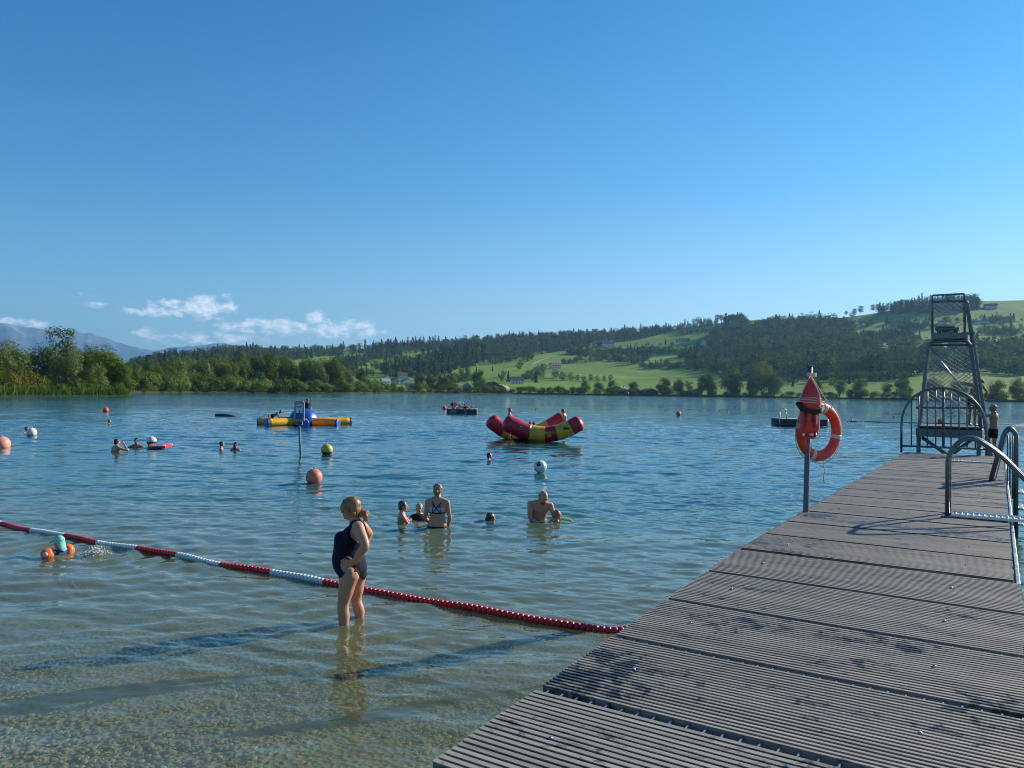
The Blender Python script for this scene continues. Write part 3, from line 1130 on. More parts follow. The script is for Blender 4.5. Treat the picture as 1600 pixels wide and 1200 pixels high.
def fput(kind, p, h, w=1.0):
    Q = lowp[kind][int(RNG.integers(0, 4))]
    a = RNG.random() * 6.283
    R = np.array([[math.cos(a), -math.sin(a), 0], [math.sin(a), math.cos(a), 0], [0, 0, 1]])
    FQ.append((Q @ R.T) * np.array([h * w, h * w, h]) + np.array(p[:]))
    FM.append(np.full(len(Q), 0 if kind == 'conifer' else (2 if (kind == 'wide' or RNG.random() < .25) else 1)))


def forest(poly, n, con, hmin, hmax):
    for c in in_poly(poly, n, RNG):
        p, t = hill(*c)
        k = 'conifer' if RNG.random() < con else ('round' if RNG.random() < .55 else 'wide')
        h = hmin + (hmax - hmin) * RNG.random()
        fput(k, p, h * (1.1 if k == 'conifer' else .85), 1.05 if k == 'conifer' else 1.15)


forest([(200, 588), (206, 572), (240, 563), (290, 556), (350, 550), (460, 549), (560, 547), (640, 543), (700, 538), (705, 546), (640, 551), (560, 554), (500, 560), (450, 570), (380, 582)], 850, .22, 11, 20)
forest([(655, 572), (690, 556), (730, 549), (762, 556), (766, 563), (735, 574), (700, 584), (672, 588), (652, 588)], 230, .5, 15, 28)
forest([(690, 539), (760, 532), (830, 527), (900, 524), (960, 521), (1020, 516), (1050, 518), (1000, 532), (940, 538), (925, 544), (880, 549), (840, 555), (800, 560), (770, 560), (750, 548), (715, 546)], 780, .20, 11, 20)
forest([(560, 548), (640, 543), (700, 539), (700, 543), (600, 550)], 60, .7, 16, 26)
forest([(1000, 520), (1060, 514), (1130, 505), (1130, 508), (1060, 518), (1000, 526)], 70, .5, 9, 18)
forest([(885, 551.5), (960, 547), (1060, 547), (1060, 550), (960, 551), (890, 554)], 170, .2, 8, 15)
forest([(1392, 560), (1430, 556), (1432, 562), (1394, 568)], 50, .05, 14, 24)
forest([(1110, 529), (1150, 512), (1165, 512), (1130, 530)], 60, .1, 16, 26)
forest([(900, 556), (958, 558), (1000, 566), (960, 566), (905, 559)], 60, .2, 6, 12)
forest([(585, 551), (628, 548), (628, 550), (585, 553)], 40, .2, 8, 14)
forest([(560, 561), (600, 558), (640, 560), (640, 563), (600, 562), (560, 565)], 70, .2, 7, 13)
forest([(1060, 522), (1110, 519), (1110, 521), (1060, 524)], 34, .2, 6, 11)
forest([(1400, 512), (1460, 510), (1460, 513), (1400, 515)], 40, .2, 7, 13)
forest([(1345, 532), (1400, 530), (1440, 532), (1440, 534), (1345, 536)], 60, .2, 7, 13)
forest([(1105, 537), (1130, 522), (1160, 509), (1190, 511), (1240, 506), (1280, 502), (1322, 508), (1335, 522), (1330, 532), (1345, 546), (1385, 558), (1392, 580), (1370, 590), (1300, 592), (1240, 592), (1180, 590), (1165, 580), (1150, 560), (1112, 550)], 1000, .05, 13, 28)
forest([(1055, 558), (1100, 551), (1150, 566), (1170, 588), (1120, 584), (1075, 574)], 150, .25, 10, 20)  # scattered trees, packed denser to imitate the big wood's shadow in the hollow
forest([(880, 566), (930, 563), (990, 566), (990, 568), (930, 566), (880, 568)], 46, .1, 6, 11)  # hedge strip added in place of a long shadow on the meadow
forest([(1000, 575), (1060, 572), (1100, 578), (1100, 581), (1060, 576), (1000, 578)], 50, .1, 6, 12)  # added tree strip standing in for a shadow across the slope
forest([(1180, 599), (1250, 600), (1250, 602), (1180, 601)], 20, .1, 5, 10)
forest([(1260, 598), (1420, 597), (1420, 600), (1260, 600)], 60, .1, 6, 12)
forest([(1370, 490), (1400, 483), (1440, 476), (1480, 472), (1530, 474), (1530, 484), (1480, 489), (1420, 491), (1375, 493)], 190, .3, 14, 24)
forest([(1345, 524), (1430, 522), (1430, 526), (1345, 528)], 80, .2, 8, 14)
forest([(1520, 516), (1620, 517), (1620, 524), (1520, 523)], 45, .2, 8, 15)
forest([(1390, 548), (1420, 541), (1470, 545), (1520, 540), (1620, 536), (1620, 590), (1560, 590), (1540, 580), (1470, 591), (1400, 594)], 330, .06, 11, 22)
forest([(1132, 505), (1163, 503), (1163, 506), (1132, 507)], 40, .2, 17, 24)
forest([(1200, 505), (1240, 500), (1240, 503), (1200, 508)], 16, .4, 10, 18)
forest([(1405, 505), (1600, 498), (1600, 502), (1405, 509)], 50, .2, 8, 15)
forest([(1340, 505), (1420, 503), (1420, 507), (1340, 509)], 30, .2, 8, 14)
forest([(575, 555), (628, 553), (628, 556), (575, 558)], 50, .2, 8, 14)
forest([(525, 566), (570, 563), (578, 568), (560, 575), (525, 576)], 60, .4, 9, 18)
forest([(520, 583), (560, 580), (590, 588), (560, 590), (520, 592)], 40, .2, 7, 14)
forest([(600, 575), (655, 566), (655, 578), (640, 588), (610, 590), (595, 583)], 75, .3, 10, 20)
forest([(762, 560), (830, 556), (832, 566), (800, 568), (765, 570)], 46, .3, 9, 17)
forest([(960, 566), (1000, 556), (1020, 552), (1008, 572), (975, 572)], 34, .3, 9, 17)
forest([(700, 585), (735, 578), (742, 592), (705, 598)], 34, .2, 5, 10)
forest([(1130, 588), (1250, 590), (1250, 596), (1130, 596)], 30, .2, 8, 14)
forest([(640, 585), (700, 586), (745, 585), (735, 597), (650, 598)], 60, .1, 5, 9)
Q = np.concatenate(FQ)
fo = add_obj('forest', np_mesh('forest', Q.reshape(-1, 3), np.arange(len(Q) * 4).reshape(-1, 4), [L_CON, L_FOREST, L_FOREST2], False, np.concatenate(FM)))
tag(fo, 'dark mixed forests, hedges and shadow-imitating tree strips covering the far hillside', 'forest', kind='stuff')
print('forest quads', len(Q))

# ---- single trees on the meadows
TREE_MINI = []
for kind in ('round', 'round', 'conifer', 'wide'):
    rng = np.random.default_rng(300 + len(TREE_MINI))
    c, nr = crown_pts(kind, 420, rng)
    Qm = cards(c, nr, np.full(420, .07), rng)
    TREE_MINI.append((kind, np_mesh('meadow_crown', Qm.reshape(-1, 3), np.arange(420 * 4).reshape(-1, 4), [L_CON if kind == 'conifer' else L_BROAD], False), trunk_mb(kind, rng, 2).mesh('meadow_trunk', BARK)))


def meadow_tree(px, py, h, label, group, k=None):
    p, t = hill(px, py)
    kind, cm, tm = TREE_MINI[int(RNG.integers(0, 4)) if k is None else k]
    nm, cat = KINDNAME[kind]
    o = thing(nm, p - Vector((0, 0, .3)), label, cat, group, rotz=float(RNG.random() * 6.28))
    o.scale = (h, h, h)
    add_obj('trunk', tm, o)
    add_obj('crown', cm, o)


for pts, lab, grp, hr in [
    ([(868, 588), (880, 590), (893, 590), (842, 584), (850, 580), (838, 588), (846, 587)], 'tree of the dark cluster below the white farmhouse in mid slope', 'trees below the farmhouse', (10, 16)),
    ([(903, 590), (913, 590.5), (924, 590), (934, 590), (945, 590), (955, 590)], 'small round fruit tree in the straight row crossing the middle meadow', 'row of meadow trees', (6, 9)),
    ([(994, 541), (1012, 541), (1032, 541), (1019, 545), (1040, 538)], 'lone round tree on the bright upper meadow right of the upper farmhouse', 'trees of the upper meadow', (7, 12)),
    ([(1000, 528), (1012, 527), (1022, 526), (975, 530), (985, 529), (962, 533), (950, 533)], 'tree in the line under the ridge wood above the upper farmhouse', 'tree line under the ridge', (8, 13)),
    ([(1074, 518), (1085, 519), (1098, 519), (1120, 512)], 'small tree near the upper edge of the high meadow', 'trees of the high meadow', (8, 13)),
    ([(1045, 505), (1070, 503), (1085, 503), (1091, 502), (1096, 502), (1101, 502), (1106, 501), (1120, 500), (1126, 500)], 'slim tree standing on the skyline left of the dark ridge clump', 'skyline trees', (9, 17)),
    ([(1322, 492), (1335, 491), (1345, 489), (1332, 497), (1364, 484), (1372, 482)], 'lone tree on the skyline left of the wooded summit', 'lone skyline trees', (9, 17)),
    ([(1385, 521), (1380, 518), (1395, 512), (1438, 512), (1400, 508)], 'roundish tree on the high meadows left of the diving tower', 'trees of the right meadows', (9, 16)),
    ([(1492, 528), (1475, 515), (1480, 505)], 'tree on the high meadow framed by the diving tower cage', 'trees behind the tower', (12, 20)),
    ([(1565, 508), (1580, 511), (1595, 514), (1610, 510)], 'tree on the high meadow at the right picture edge', 'trees of the right edge', (10, 17)),
    ([(595, 552), (601, 553), (588, 551), (635, 552), (650, 551)], 'bushy tree on the pale upper meadow above the village', 'trees above the village', (10, 18)),
    ([(562, 566), (585, 575), (607, 573), (570, 571), (590, 580)], 'dark round tree on the left meadows above the village', 'left meadow trees', (9, 16)),
    ([(552, 584), (620, 583), (622, 590), (612, 590)], 'tree between the lower meadow and the village roofs', 'village trees', (9, 15)),
    ([(785, 592), (795, 593), (812, 577), (815, 572), (826, 590), (833, 592), (838, 594)], 'tree near the white chalet above the tan barn', 'trees round the chalet', (9, 14)),
    ([(780, 586), (788, 586), (770, 580), (745, 582)], 'small tree on the slope above the brown barn', 'trees above the brown barn', (6, 10)),
    ([(948, 556), (958, 558), (963, 562), (972, 560), (990, 563), (1000, 557), (993, 571)], 'bushy tree in the loose group on the shaded slope below the upper meadow', 'trees of the shaded slope', (10, 18)),
    ([(1240, 605), (1262, 606), (1280, 607), (1300, 607), (1328, 604), (1370, 603), (1300, 598)], 'small tree on the bright shore meadow behind the lifebuoy', 'trees of the shore meadow', (7, 12)),
    ([(1415, 592), (1405, 585), (1425, 580), (1360, 594), (1378, 590)], 'tree at the upper rim of the bright shore meadow', 'trees at the meadow rim', (12, 18)),
    ([(1120, 545), (1085, 545), (1090, 540), (1050, 540), (1058, 536), (1110, 542)], 'bushy tree round the two houses on the upper meadow', 'trees round the upper houses', (8, 13)),
]:
    for px, py in pts:
        meadow_tree(px, py, hr[0] + (hr[1] - hr[0]) * float(RNG.random()), lab, grp)

# ---- houses
H_WHITE = mat('house_plaster', (0.72, 0.70, 0.66), 0.9, var=.06, nscale=.6)
H_CREAM = mat('house_cream', (0.55, 0.48, 0.36), 0.9, var=.08, nscale=.6)
H_WOOD = mat('house_timber', (0.10, 0.055, 0.032), 0.85, var=.25, nscale=1.0)
H_GREYW = mat('house_grey_boards', (0.33, 0.29, 0.22), 0.9, var=.2, nscale=1.0)
ROOF_R = mat('roof_red_tiles', (0.24, 0.085, 0.05), 0.85, var=.25, nscale=1.5)
ROOF_D = mat('roof_dark_tiles', (0.075, 0.062, 0.06), 0.8, var=.25, nscale=1.5)
ROOF_G = mat('roof_grey_tiles', (0.30, 0.28, 0.27), 0.8, var=.2, nscale=1.5)
GLASS = mat('window_glass', (0.03, 0.04, 0.05), 0.12, var=.05)
SHUT = mat('window_frame_paint', (0.45, 0.44, 0.42), 0.6, var=.1)


def house(px, py, wpx, hpx, wall, roof, label, rot=0.0, gable=False, onshore=None, storeys=2):
    """px,py: bottom centre in the picture; wpx,hpx: wanted size in the picture"""
    p = hill(px, py)[0] if onshore is None else shore(px, onshore)
    r = math.hypot(p.x, p.y)
    Wd, Hh = wpx * r / F_PX, hpx * r / F_PX
    Dp = Wd * (1.25 if gable else .75)
    eave = Hh * .58
    base = -2.5
    ya = math.atan2(p.x, p.y)
    t = thing('house', p, label, 'house', 'houses across the lake', rotz=-ya + rot)
    hw, hd = Wd / 2, Dp / 2
    m = MB()
    if gable:                    # ridge runs away from the lake, gable faces it
        pts = [(-hw, -hd, base), (hw, -hd, base), (hw, -hd, eave), (0, -hd, Hh * .97), (-hw, -hd, eave)]
        m.prism(pts, (0, 2 * hd, 0))
    else:
        pts = [(-hw, -hd, base), (-hw, hd, base), (-hw, hd, eave), (-hw, 0, Hh * .97), (-hw, -hd, eave)]
        m.prism(pts, (2 * hw, 0, 0))
    m.build('wall', wall, t)
    rm = MB()
    ov, th = Wd * .07, .28
    for sgn in (-1, 1):
        if gable:
            a = Vector((0, -hd - ov, Hh)); b = Vector((sgn * (hw + ov), -hd - ov, eave - ov * .7))
            rm.prism([a, b, b + Vector((0, 0, th)), a + Vector((0, 0, th))], (0, 2 * (hd + ov), 0))
        else:
            a = Vector((-hw - ov, 0, Hh)); b = Vector((-hw - ov, sgn * (hd + ov), eave - ov * .7))
            rm.prism([a, b, b + Vector((0, 0, th)), a + Vector((0, 0, th))], (2 * (hw + ov), 0, 0))
    rf = rm.build('roof', roof, t)
    ch = MB()
    ch.box((hw * .3, hd * .15, Hh * 1.02), (.7, .7, Hh * .22))
    ch.build('chimney', H_GREYW, rf)
    if storeys:
        nw = max(2, min(5, int(Wd / 2.6)))
        for s in range(storeys):
            z = eave * (s + .55) / storeys
            for i in range(nw):
                x = -hw + Wd * (i + .5) / nw
                if gable and s == storeys - 1 and storeys > 2:
                    continue
                fm = MB()
                fm.box((x, -hd - .03, z), (1.25, .12, eave / storeys * .52))
                fo_ = fm.build('window', SHUT, t)
                gm = MB()
                gm.box((x, -hd - .10, z), (1.0, .06, eave / storeys * .44))
                gm.build('pane', GLASS, fo_)
    return t


for a in [
    (768, 606.5, 21, 16, H_WOOD, ROOF_R, 'dark brown timber barn with reddish roof on the far shore', .35, True, 20, 0),
    (787, 609.0, 14, 12, H_GREYW, ROOF_G, 'tan barn with grey roof right of the dark brown barn', -.35, True, 12, 1),
    (809, 598.5, 18, 11, H_WHITE, ROOF_D, 'white chalet with wide dark roof above the tan barn', .2, False, None, 2),
    (823, 588.5, 12, 7.5, H_WOOD, ROOF_D, 'dark house with black roof just above the white chalet', .2, False, None, 1),
    (868, 576, 15, 9.5, H_WHITE, ROOF_R, 'white farmhouse with red roof alone in mid slope', .5, False, None, 2),
    (729, 604.0, 12, 13, H_GREYW, ROOF_G, 'grey weathered barn behind the large oval tree', .3, True, 24, 0),
    (787, 554, 12, 8, H_CREAM, ROOF_R, 'house with bright red roof at the wood edge', .5, True, None, 2),
    (802, 556.5, 11, 7, H_WHITE, ROOF_G, 'white gabled house right of the red roofed one', .2, True, None, 2),
    (826, 549.5, 11, 4.5, H_CREAM, ROOF_G, 'pale low house partly hidden in the ridge wood', .2, False, None, 1),
    (950, 542, 17, 9, H_WHITE, ROOF_D, 'long white farmhouse on the upper meadow', .15, False, None, 2),
    (938, 541, 10, 7, H_WOOD, ROOF_D, 'brown barn leaning against the long white farmhouse', .15, False, None, 0),
    (1070, 536.5, 13, 8, H_CREAM, ROOF_D, 'dark roofed house on the right of the upper meadow', .3, False, None, 1),
    (1100, 539, 7, 8.5, H_WHITE, ROOF_G, 'narrow white gabled house at the edge of the big wood', .1, True, None, 2),
    (972, 608.5, 15, 11.5, H_WHITE, ROOF_G, 'white gabled house on the far shore with small dark windows', -.35, True, 14, 2),
    (1014, 609.5, 20, 9, H_WOOD, ROOF_D, 'low brown chalet with wide roof right of the white shore house', .4, True, 14, 1),
    (1226, 594.5, 15, 8, H_WHITE, ROOF_D, 'white house with low dark roof left of the lifebuoy post', -.1, False, None, 1),
    (603, 603, 13, 10, H_WHITE, ROOF_G, 'white village house at the left with pale grey roof', .5, False, None, 2),
    (617, 601, 11, 9, H_CREAM, ROOF_R, 'cream village house behind the left one', .3, True, None, 2),
    (605, 595.5, 7, 11, H_WHITE, ROOF_D, 'white tower like gabled house at the back of the village', .2, True, None, 2),
    (629, 590, 14, 9, H_WHITE, ROOF_D, 'dark roofed house above the others in the village', .3, False, None, 2),
    (635, 602, 13, 9, H_WHITE, ROOF_G, 'white village house in the middle with shuttered windows', .4, True, None, 2),
    (641, 608, 12, 8, H_WHITE, ROOF_D, 'white house nearest the water in the village', .2, False, None, 2),
    (655, 605, 15, 8, H_WHITE, ROOF_G, 'pale house at the right of the village half behind trees', .1, False, None, 2),
    (642, 541.5, 7, 5, H_WHITE, ROOF_D, 'tiny white house on the upper meadow near the left ridge', .2, True, None, 1),
    (680, 541, 8, 6, H_WHITE, ROOF_R, 'tiny white house by the ridge wood left of the conifer wood', .2, True, None, 1),
    (1150, 508, 16, 6, H_CREAM, ROOF_G, 'pale farm building on the ridge below the dark clump', .2, False, None, 1),
    (1548, 482, 14, 6, H_CREAM, ROOF_D, 'grey barn on the high ridge right of the diving tower', .1, False, None, 0),
    (1472, 505, 9, 4, H_WHITE, ROOF_G, 'small pale house seen through the tower cage', .1, False, None, 1),
    (1526, 504.5, 9, 4, H_WHITE, ROOF_G, 'small white house just right of the tower cage', .1, False, None, 1),
    (1540, 503.5, 8, 4, H_WHITE, ROOF_G, 'small white house second from the tower on the high meadow', .1, False, None, 1),
    (1071, 606.5, 16, 4.5, H_CREAM, ROOF_R, 'low hut with reddish roof between shore trees', .1, False, 10, 0),
]:
    px, py, w, h, wl, rf, lab, rot, gab, on, st = a
    house(px, py, w, h, wl, rf, lab, rot, gab, on, st)

# pale farm track climbing the slope
trk = []
for px, py in [(832, 570), (845, 564.5), (858, 560), (870, 556.5), (882, 553.5), (892, 552.8)]:
    trk.append(hill(px, py)[0] + Vector((0, 0, .7)))
mv, mf = [], []
for i, p_ in enumerate(trk):
    tdir = (trk[min(i + 1, len(trk) - 1)] - trk[max(i - 1, 0)]).normalized()
    sd = tdir.cross(Vector((0, 0, 1))).normalized() * 2.6
    mv += [p_ - sd, p_ + sd + Vector((0, 0, .4))]
for i in range(len(trk) - 1):
    mf.append((2 * i, 2 * i + 1, 2 * i + 3, 2 * i + 2))
trkm = np_mesh('farm_track', [v[:] for v in mv], mf, [mat('track_gravel', (0.42, 0.40, 0.33), 0.95, var=.1, nscale=.3)])
structure(add_obj('farm_track', trkm))
# ------------------------------------------------------------------ the pier
UV = Vector((math.sin(rad(32.3)), math.cos(rad(32.3)), 0))       # along the pier, away from shore
VV = Vector((UV.y, -UV.x, 0))                                     # across it, to the right
L0 = Vector((2.24, 7.48, 0))
PW, DECK = 2.22, 1.0
SLOPE = math.tan(rad(1.8))


def pr(s, v, z):
    """pier coordinates -> world"""
    return L0 + UV * s + VV * v + Vector((0, 0, z))


def dz(s):
    return DECK + min(0.0, s) * SLOPE


RP = Matrix((UV, VV, Vector((0, 0, 1)))).transposed()             # columns: along, across, up


def deck_mat(name, c1, c2, wet=0.5):
    m, nt, out = new_mat(name)
    pos = nt.n('ShaderNodeNewGeometry').outputs['Position']
    rot = nt.mapping(pos, (1, 1, 1), (0, 0, rad(32.3)))
    grain = nt.noise(nt.mapping(rot, (2.2, 40, 40)), 1.0, 4.0, 0.6)
    ri = nt.n('ShaderNodeNewGeometry').outputs['Random Per Island']
    base = nt.ramp(grain, [(0.25, c1), (0.75, c2)])
    base = nt.mix(1.0, base, nt.ramp(ri, [(0.0, (0.82, 0.82, 0.84)), (1.0, (1.12, 1.1, 1.06))]), 'MULTIPLY')
    # grime and worn pale patches
    base = nt.mix(nt.smooth(nt.noise(pos, 2.3, 5.0, 0.65), 0.55, 0.75, 0.0, 0.45), base, (0.11, 0.105, 0.095))
    base = nt.mix(nt.smooth(nt.noise(pos, 9.0, 3.0), 0.62, 0.75, 0.0, 0.5), base, (0.34, 0.33, 0.31))
    # water splashes and footprints still wet
    w = nt.math('ADD', nt.math('MULTIPLY', nt.noise(nt.mapping(rot, (0.45, 1.2, 1)), 1.7, 2.0, 0.5, 0.6), 0.50), nt.math('MULTIPLY', nt.noise(rot, 8.5, 5.0, 0.65, 0.8), 0.50))
    wm = nt.smooth(w, 0.545, 0.635, 0.0, wet)
    base = nt.mix(wm, base, (0.028, 0.029, 0.032))
    p = nt.n('ShaderNodeBsdfPrincipled')
    nt.link(base, p.inputs['Base Color'])
    nt.link(nt.math('SUBTRACT', 0.66, nt.math('MULTIPLY', wm, 0.34)), p.inputs['Roughness'])
    p.inputs['Specular IOR Level'].default_value = 0.4
    nt.link(nt.bump(grain, 0.25, 0.003), p.inputs['Normal'])
    nt.link(p.outputs[0], out.inputs['Surface'])
    return m


D_RIB = deck_mat('deck_ribbed_slats', (0.225, 0.20, 0.175), (0.39, 0.36, 0.32), 0.92)
D_WOOD = deck_mat('deck_old_wood', (0.20, 0.185, 0.155), (0.38, 0.355, 0.305), 0.95)
D_DARK = deck_mat('deck_weathered_boards', (0.13, 0.117, 0.103), (0.26, 0.237, 0.21), 0.95)
GALV = mat('galvanised_steel', (0.42, 0.45, 0.48), 0.38, 0.85, var=.15, nscale=6, bump=.05)
STEEL = mat('dark_steel_tube', (0.12, 0.145, 0.158), 0.38, 0.45, var=.2, nscale=5, bump=.05)
STAIN = mat('stainless_tube', (0.50, 0.53, 0.56), 0.22, 1.0, var=.1, nscale=5)
BEAM = mat('pier_beam_wood', (0.040, 0.035, 0.030), 0.85, var=.3, nscale=4, bump=.3)
ALU = mat('aluminium_plate', (0.62, 0.65, 0.68), 0.35, 0.9, var=.12, nscale=20)


def deck_run(parent, s0, s1, v0, v1, mat_, pitch, gap, wood=False, skew=0.0):
    m = MB()
    n = max(1, int(round((s1 - s0 - .06) / pitch)))
    for i in range(n):
        s = s0 + .03 + (i + .5) * (s1 - s0 - .06) / n
        c = pr(s, (v0 + v1) / 2, dz(s) - .016)
        tilt = Matrix.Rotation(math.atan(SLOPE) if s < 0 else 0, 3, VV) if s < 0 else Matrix.Identity(3)
        j = .003 * math.sin(i * 12.9898 + s0 * 7.1)
        w2 = ((s1 - s0 - .06) / n - gap) / 2
        hv = (v1 - v0 + j) / 2
        rr_ = []
        for zz, wf in ((-.034, .34), (.004, .36), (.0125, .97), (.0145, 1.0), (.016, .93)):
            rr_.append([c + UV * (a_ * w2 * wf) + VV * (b_ * hv) + Vector((0, 0, zz + j * .5)) for a_, b_ in ((-1, -1), (1, -1), (1, 1), (-1, 1))])
        m.rings(rr_, True, False)
    return m.build('deck_panel', mat_, parent)


pier_t = thing('pier', (0, 0, 0), 'grey slatted wooden bathing pier running out into the lake', 'pier')
edges = [0.0, -0.96, -1.92, -2.88, -3.85, -4.83, -5.8, -6.8, -7.8, -8.8, -9.8]
for i in range(len(edges) - 1):
    b, a = edges[i], edges[i + 1]
    if i < 4:
        deck_run(pier_t, a, b, -.015, PW + .05, D_RIB, .0385, .0180)
    else:
        deck_run(pier_t, a, b, -.015, PW + .05, D_WOOD, .047, .0145)
    if i == 4:
        pass
PIER_L = 15.9
for i in range(16):
    a = i * PIER_L / 16
    deck_run(pier_t, a + (.04 if i == 0 else 0), a + PIER_L / 16, 0, PW, D_DARK, .046, .010)
# steel strips with teeth bridging the panel joints
m = MB()
for i in range(1, len(edges) - 1):
    s = edges[i]
    for k in range(26):
        v = .04 + k * (PW - .04) / 25
        m.box(pr(s, v, dz(s) - .022), (.085, .008, .02), RP)
    for ds in (-.022, .022):
        m.box(pr(s + ds, PW / 2, dz(s) - .036), (.008, PW, .006), RP)
m.build('joint_grating', GALV, pier_t)
# screw heads and small mushrooms bolts standing proud
m = MB()
for i in range(1, 10):
    for v in (.33, PW - .42):
        s = edges[i] + .5
        if i < 6:
            m.ell(pr(s, v, dz(s) + .004), (.011, .011, .006), None, 10, 6)
for i in range(14):
    for v in (.33, PW - .35):
        m.ell(pr(i + .5, v, DECK + .004), (.010, .010, .006), None, 8, 5)
m.build('bolt_head', GALV, pier_t)
# structure below
m = MB()
for v in (.10, PW / 2, PW - .10):
    m.box(pr(PIER_L / 2, v, DECK - .15), (PIER_L, .09, .20), RP)
m.build('stringer_beam', BEAM, pier_t)
m = MB()
tl = Matrix.Rotation(math.atan(SLOPE), 3, VV)
for v in (.10, PW / 2, PW - .10):
    c = pr(-4.9, v, dz(-4.9) - .16)
    m.box(c, (9.7, .09, .20), Matrix.Rotation(-math.atan(SLOPE), 3, VV) @ RP)
m.build('stringer_beam', BEAM, pier_t)
for v in (-.035, PW + .035):
    m = MB()
    m.box(pr(PIER_L / 2, v, DECK - .085), (PIER_L, .03, .13), RP, .004)
    m.build('edge_rail', BEAM if v < 0 else GALV, pier_t)
for s in (.3, 5.4, 10.5, 15.5):
    m = MB()
    m.box(pr(s, PW / 2, DECK - .34), (.16, PW - .1, .17), RP)
    m.build('crossbeam', BEAM, pier_t)
    for v in (.22, PW - .22):
        m = MB()
        m.tube([pr(s, v, -5.0), pr(s, v, DECK - .43)], .085, 14)
        m.build('pile', BEAM, pier_t)

# ------------------------------------------------------------------ near ladder with its step plate
def rail_tube(m, pts, r, fil=.18, n=12):
    m.tube(fillet(pts, fil, 8), r, n)


lad = thing('pool_ladder', pr(3.0, 1.75, DECK), 'near bathing ladder with twin curved steel handrails and shiny step plate', 'ladder', 'ladders on the pier')
lo = lad.location
A = at_z(1480, 808, DECK)                       # foot of the nearer handrail
for off, nm in ((0.0, 0), (.36, 1)):
    m = MB()
    a = A + UV * off
    pts = [a, a + Vector((0, 0, .82)), a + VV * .22 + Vector((0, 0, 1.04)), a + VV * .55 + Vector((0, 0, .82)), a + VV * 1.62 + Vector((0, 0, -.42)), a + VV * 1.66 + Vector((0, 0, -1.9))]
    pts = [p - lo for p in pts]
    rail_tube(m, pts, .027, .30, 14)
    m.ell(a - lo + Vector((0, 0, .008)), (.07, .07, .012), None, 14, 6)
    m.build('handrail', STEEL, lad)
m = MB()
pc = A + UV * .18 + VV * .85 + Vector((0, 0, .022)) - lo
m.box(pc, (.30, 1.62, .012), RP, .003)
for e in (-.155, .155):
    m.box(pc + UV * e + Vector((0, 0, .006)), (.012, 1.62, .036), RP)
for k in range(26):
    for j in range(5):
        m.ell(pc + VV * (-.77 + k * .0616) + UV * (-.115 + j * .0575) + Vector((0, 0, .006)), (.017, .017, .007), None, 8, 4)
m.build('step_plate', ALU, lad)
for k in range(5):
    m = MB()
    z = -.30 - .27 * k
    x = 1.52 + (.10 if k else 0.02)
    m.box(A + UV * .18 + VV * x + Vector((0, 0, z)) - lo, (.34, .10, .03), RP, .008)
    m.build('rung', GALV, lad)

# second ladder further out, broad rails and upright bars
lad2 = thing('pool_ladder', at_z(1548, 752, DECK), 'farther bathing ladder with wide flat rails and upright bars, below the climbing boy', 'ladder', 'ladders on the pier')
lo = lad2.location.copy()
B = lo.copy()
for off in (0.0, .75):
    m = MB()
    a = B + UV * off
    pts = [a, a + VV * .20 + Vector((0, 0, .86)), a + VV * .29 + Vector((0, 0, .97)), a + VV * .38 + Vector((0, 0, .86)), a + VV * .39 + Vector((0, 0, -1.4))]
    rail_tube(m, [p - lo for p in pts], .036, .16, 12)
    m.build('handrail', STEEL, lad2)
m = MB()
q0, q1 = B + VV * .06 + UV * .40 - lo, B + VV * .24 + UV * .40 + Vector((0, 0, .92)) - lo
m.prism([q0 - UV * .30, q0 + UV * .10, q1 + UV * .10, q1 - UV * .30], VV * .02)
m.build('side_panel', GALV, lad2)
for k in range(5):
    m = MB()
    vv = .25 + .04 * k
    m.tube([B + VV * vv + UV * .05 * k + Vector((0, 0, -.3)) - lo, B + VV * vv + UV * .05 * k + Vector((0, 0, .84)) - lo], .013, 8)
    m.build('upright_bar', STEEL, lad2)
m = MB()
m.box(at_z(1518, 722, DECK) + Vector((0, 0, .016)) - lo, (.28, .95, .012), RP)
for k in range(12):
    m.box(at_z(1518, 722, DECK) + VV * (-.42 + k * .075) + Vector((0, 0, .024)) - lo, (.26, .02, .012), RP)
m.build('step_plate', ALU, lad2)
for k in range(4):
    m = MB()
    m.box(B + UV * .37 + VV * .45 + Vector((0, 0, .1 - .28 * k)) - lo, (.72, .09, .03), RP, .006)
    m.build('rung', GALV, lad2)

# ------------------------------------------------------------------ lifebuoy post
RED = mat('rescue_red_plastic', (0.76, 0.030, 0.026), 0.38, var=.08, nscale=5, coat=.2)
ORANGE = mat('lifebuoy_orange', (0.72, 0.055, 0.022), 0.45, var=.08, nscale=6)
WBAND = mat('white_band', (0.62, 0.55, 0.48), 0.6, var=.1, nscale=14)
ROPE = mat('pale_rope', (0.60, 0.56, 0.48), 0.85, var=.2, nscale=60)
BLACKST = mat('black_strap', (0.012, 0.012, 0.014), 0.7, var=.2)
Pd = 9.9
pb = at_d(1259, 800, Pd)
ptop = at_d(1265.5, 573, Pd)
POSTM = mat('post_dull_zinc', (0.12, 0.128, 0.138), .55, .35, var=.12, nscale=5)
post_t = thing('lifebuoy_post', Vector((pb.x, pb.y, 0)), 'grey steel post fixed to the left edge of the pier', 'post')
o_ = post_t.location
m = MB()
m.tube([Vector((pb.x - .012, pb.y, -1.6)) - o_, pb - o_, ptop - o_], .034, 16)
m.tube([ptop - o_, ptop + Vector((0, 0, .012)) - o_], .037, 16)
m.build('post_tube', POSTM, post_t)
m = MB()
for z in (.62, .90):
    m.box(Vector((.07, -.03, z)), (.16, .12, .05), None, .006)
m.build('bracket', GALV, post_t)
m = MB()
m.cur = 0
kn = at_d(1268, 588, Pd - .06) - o_
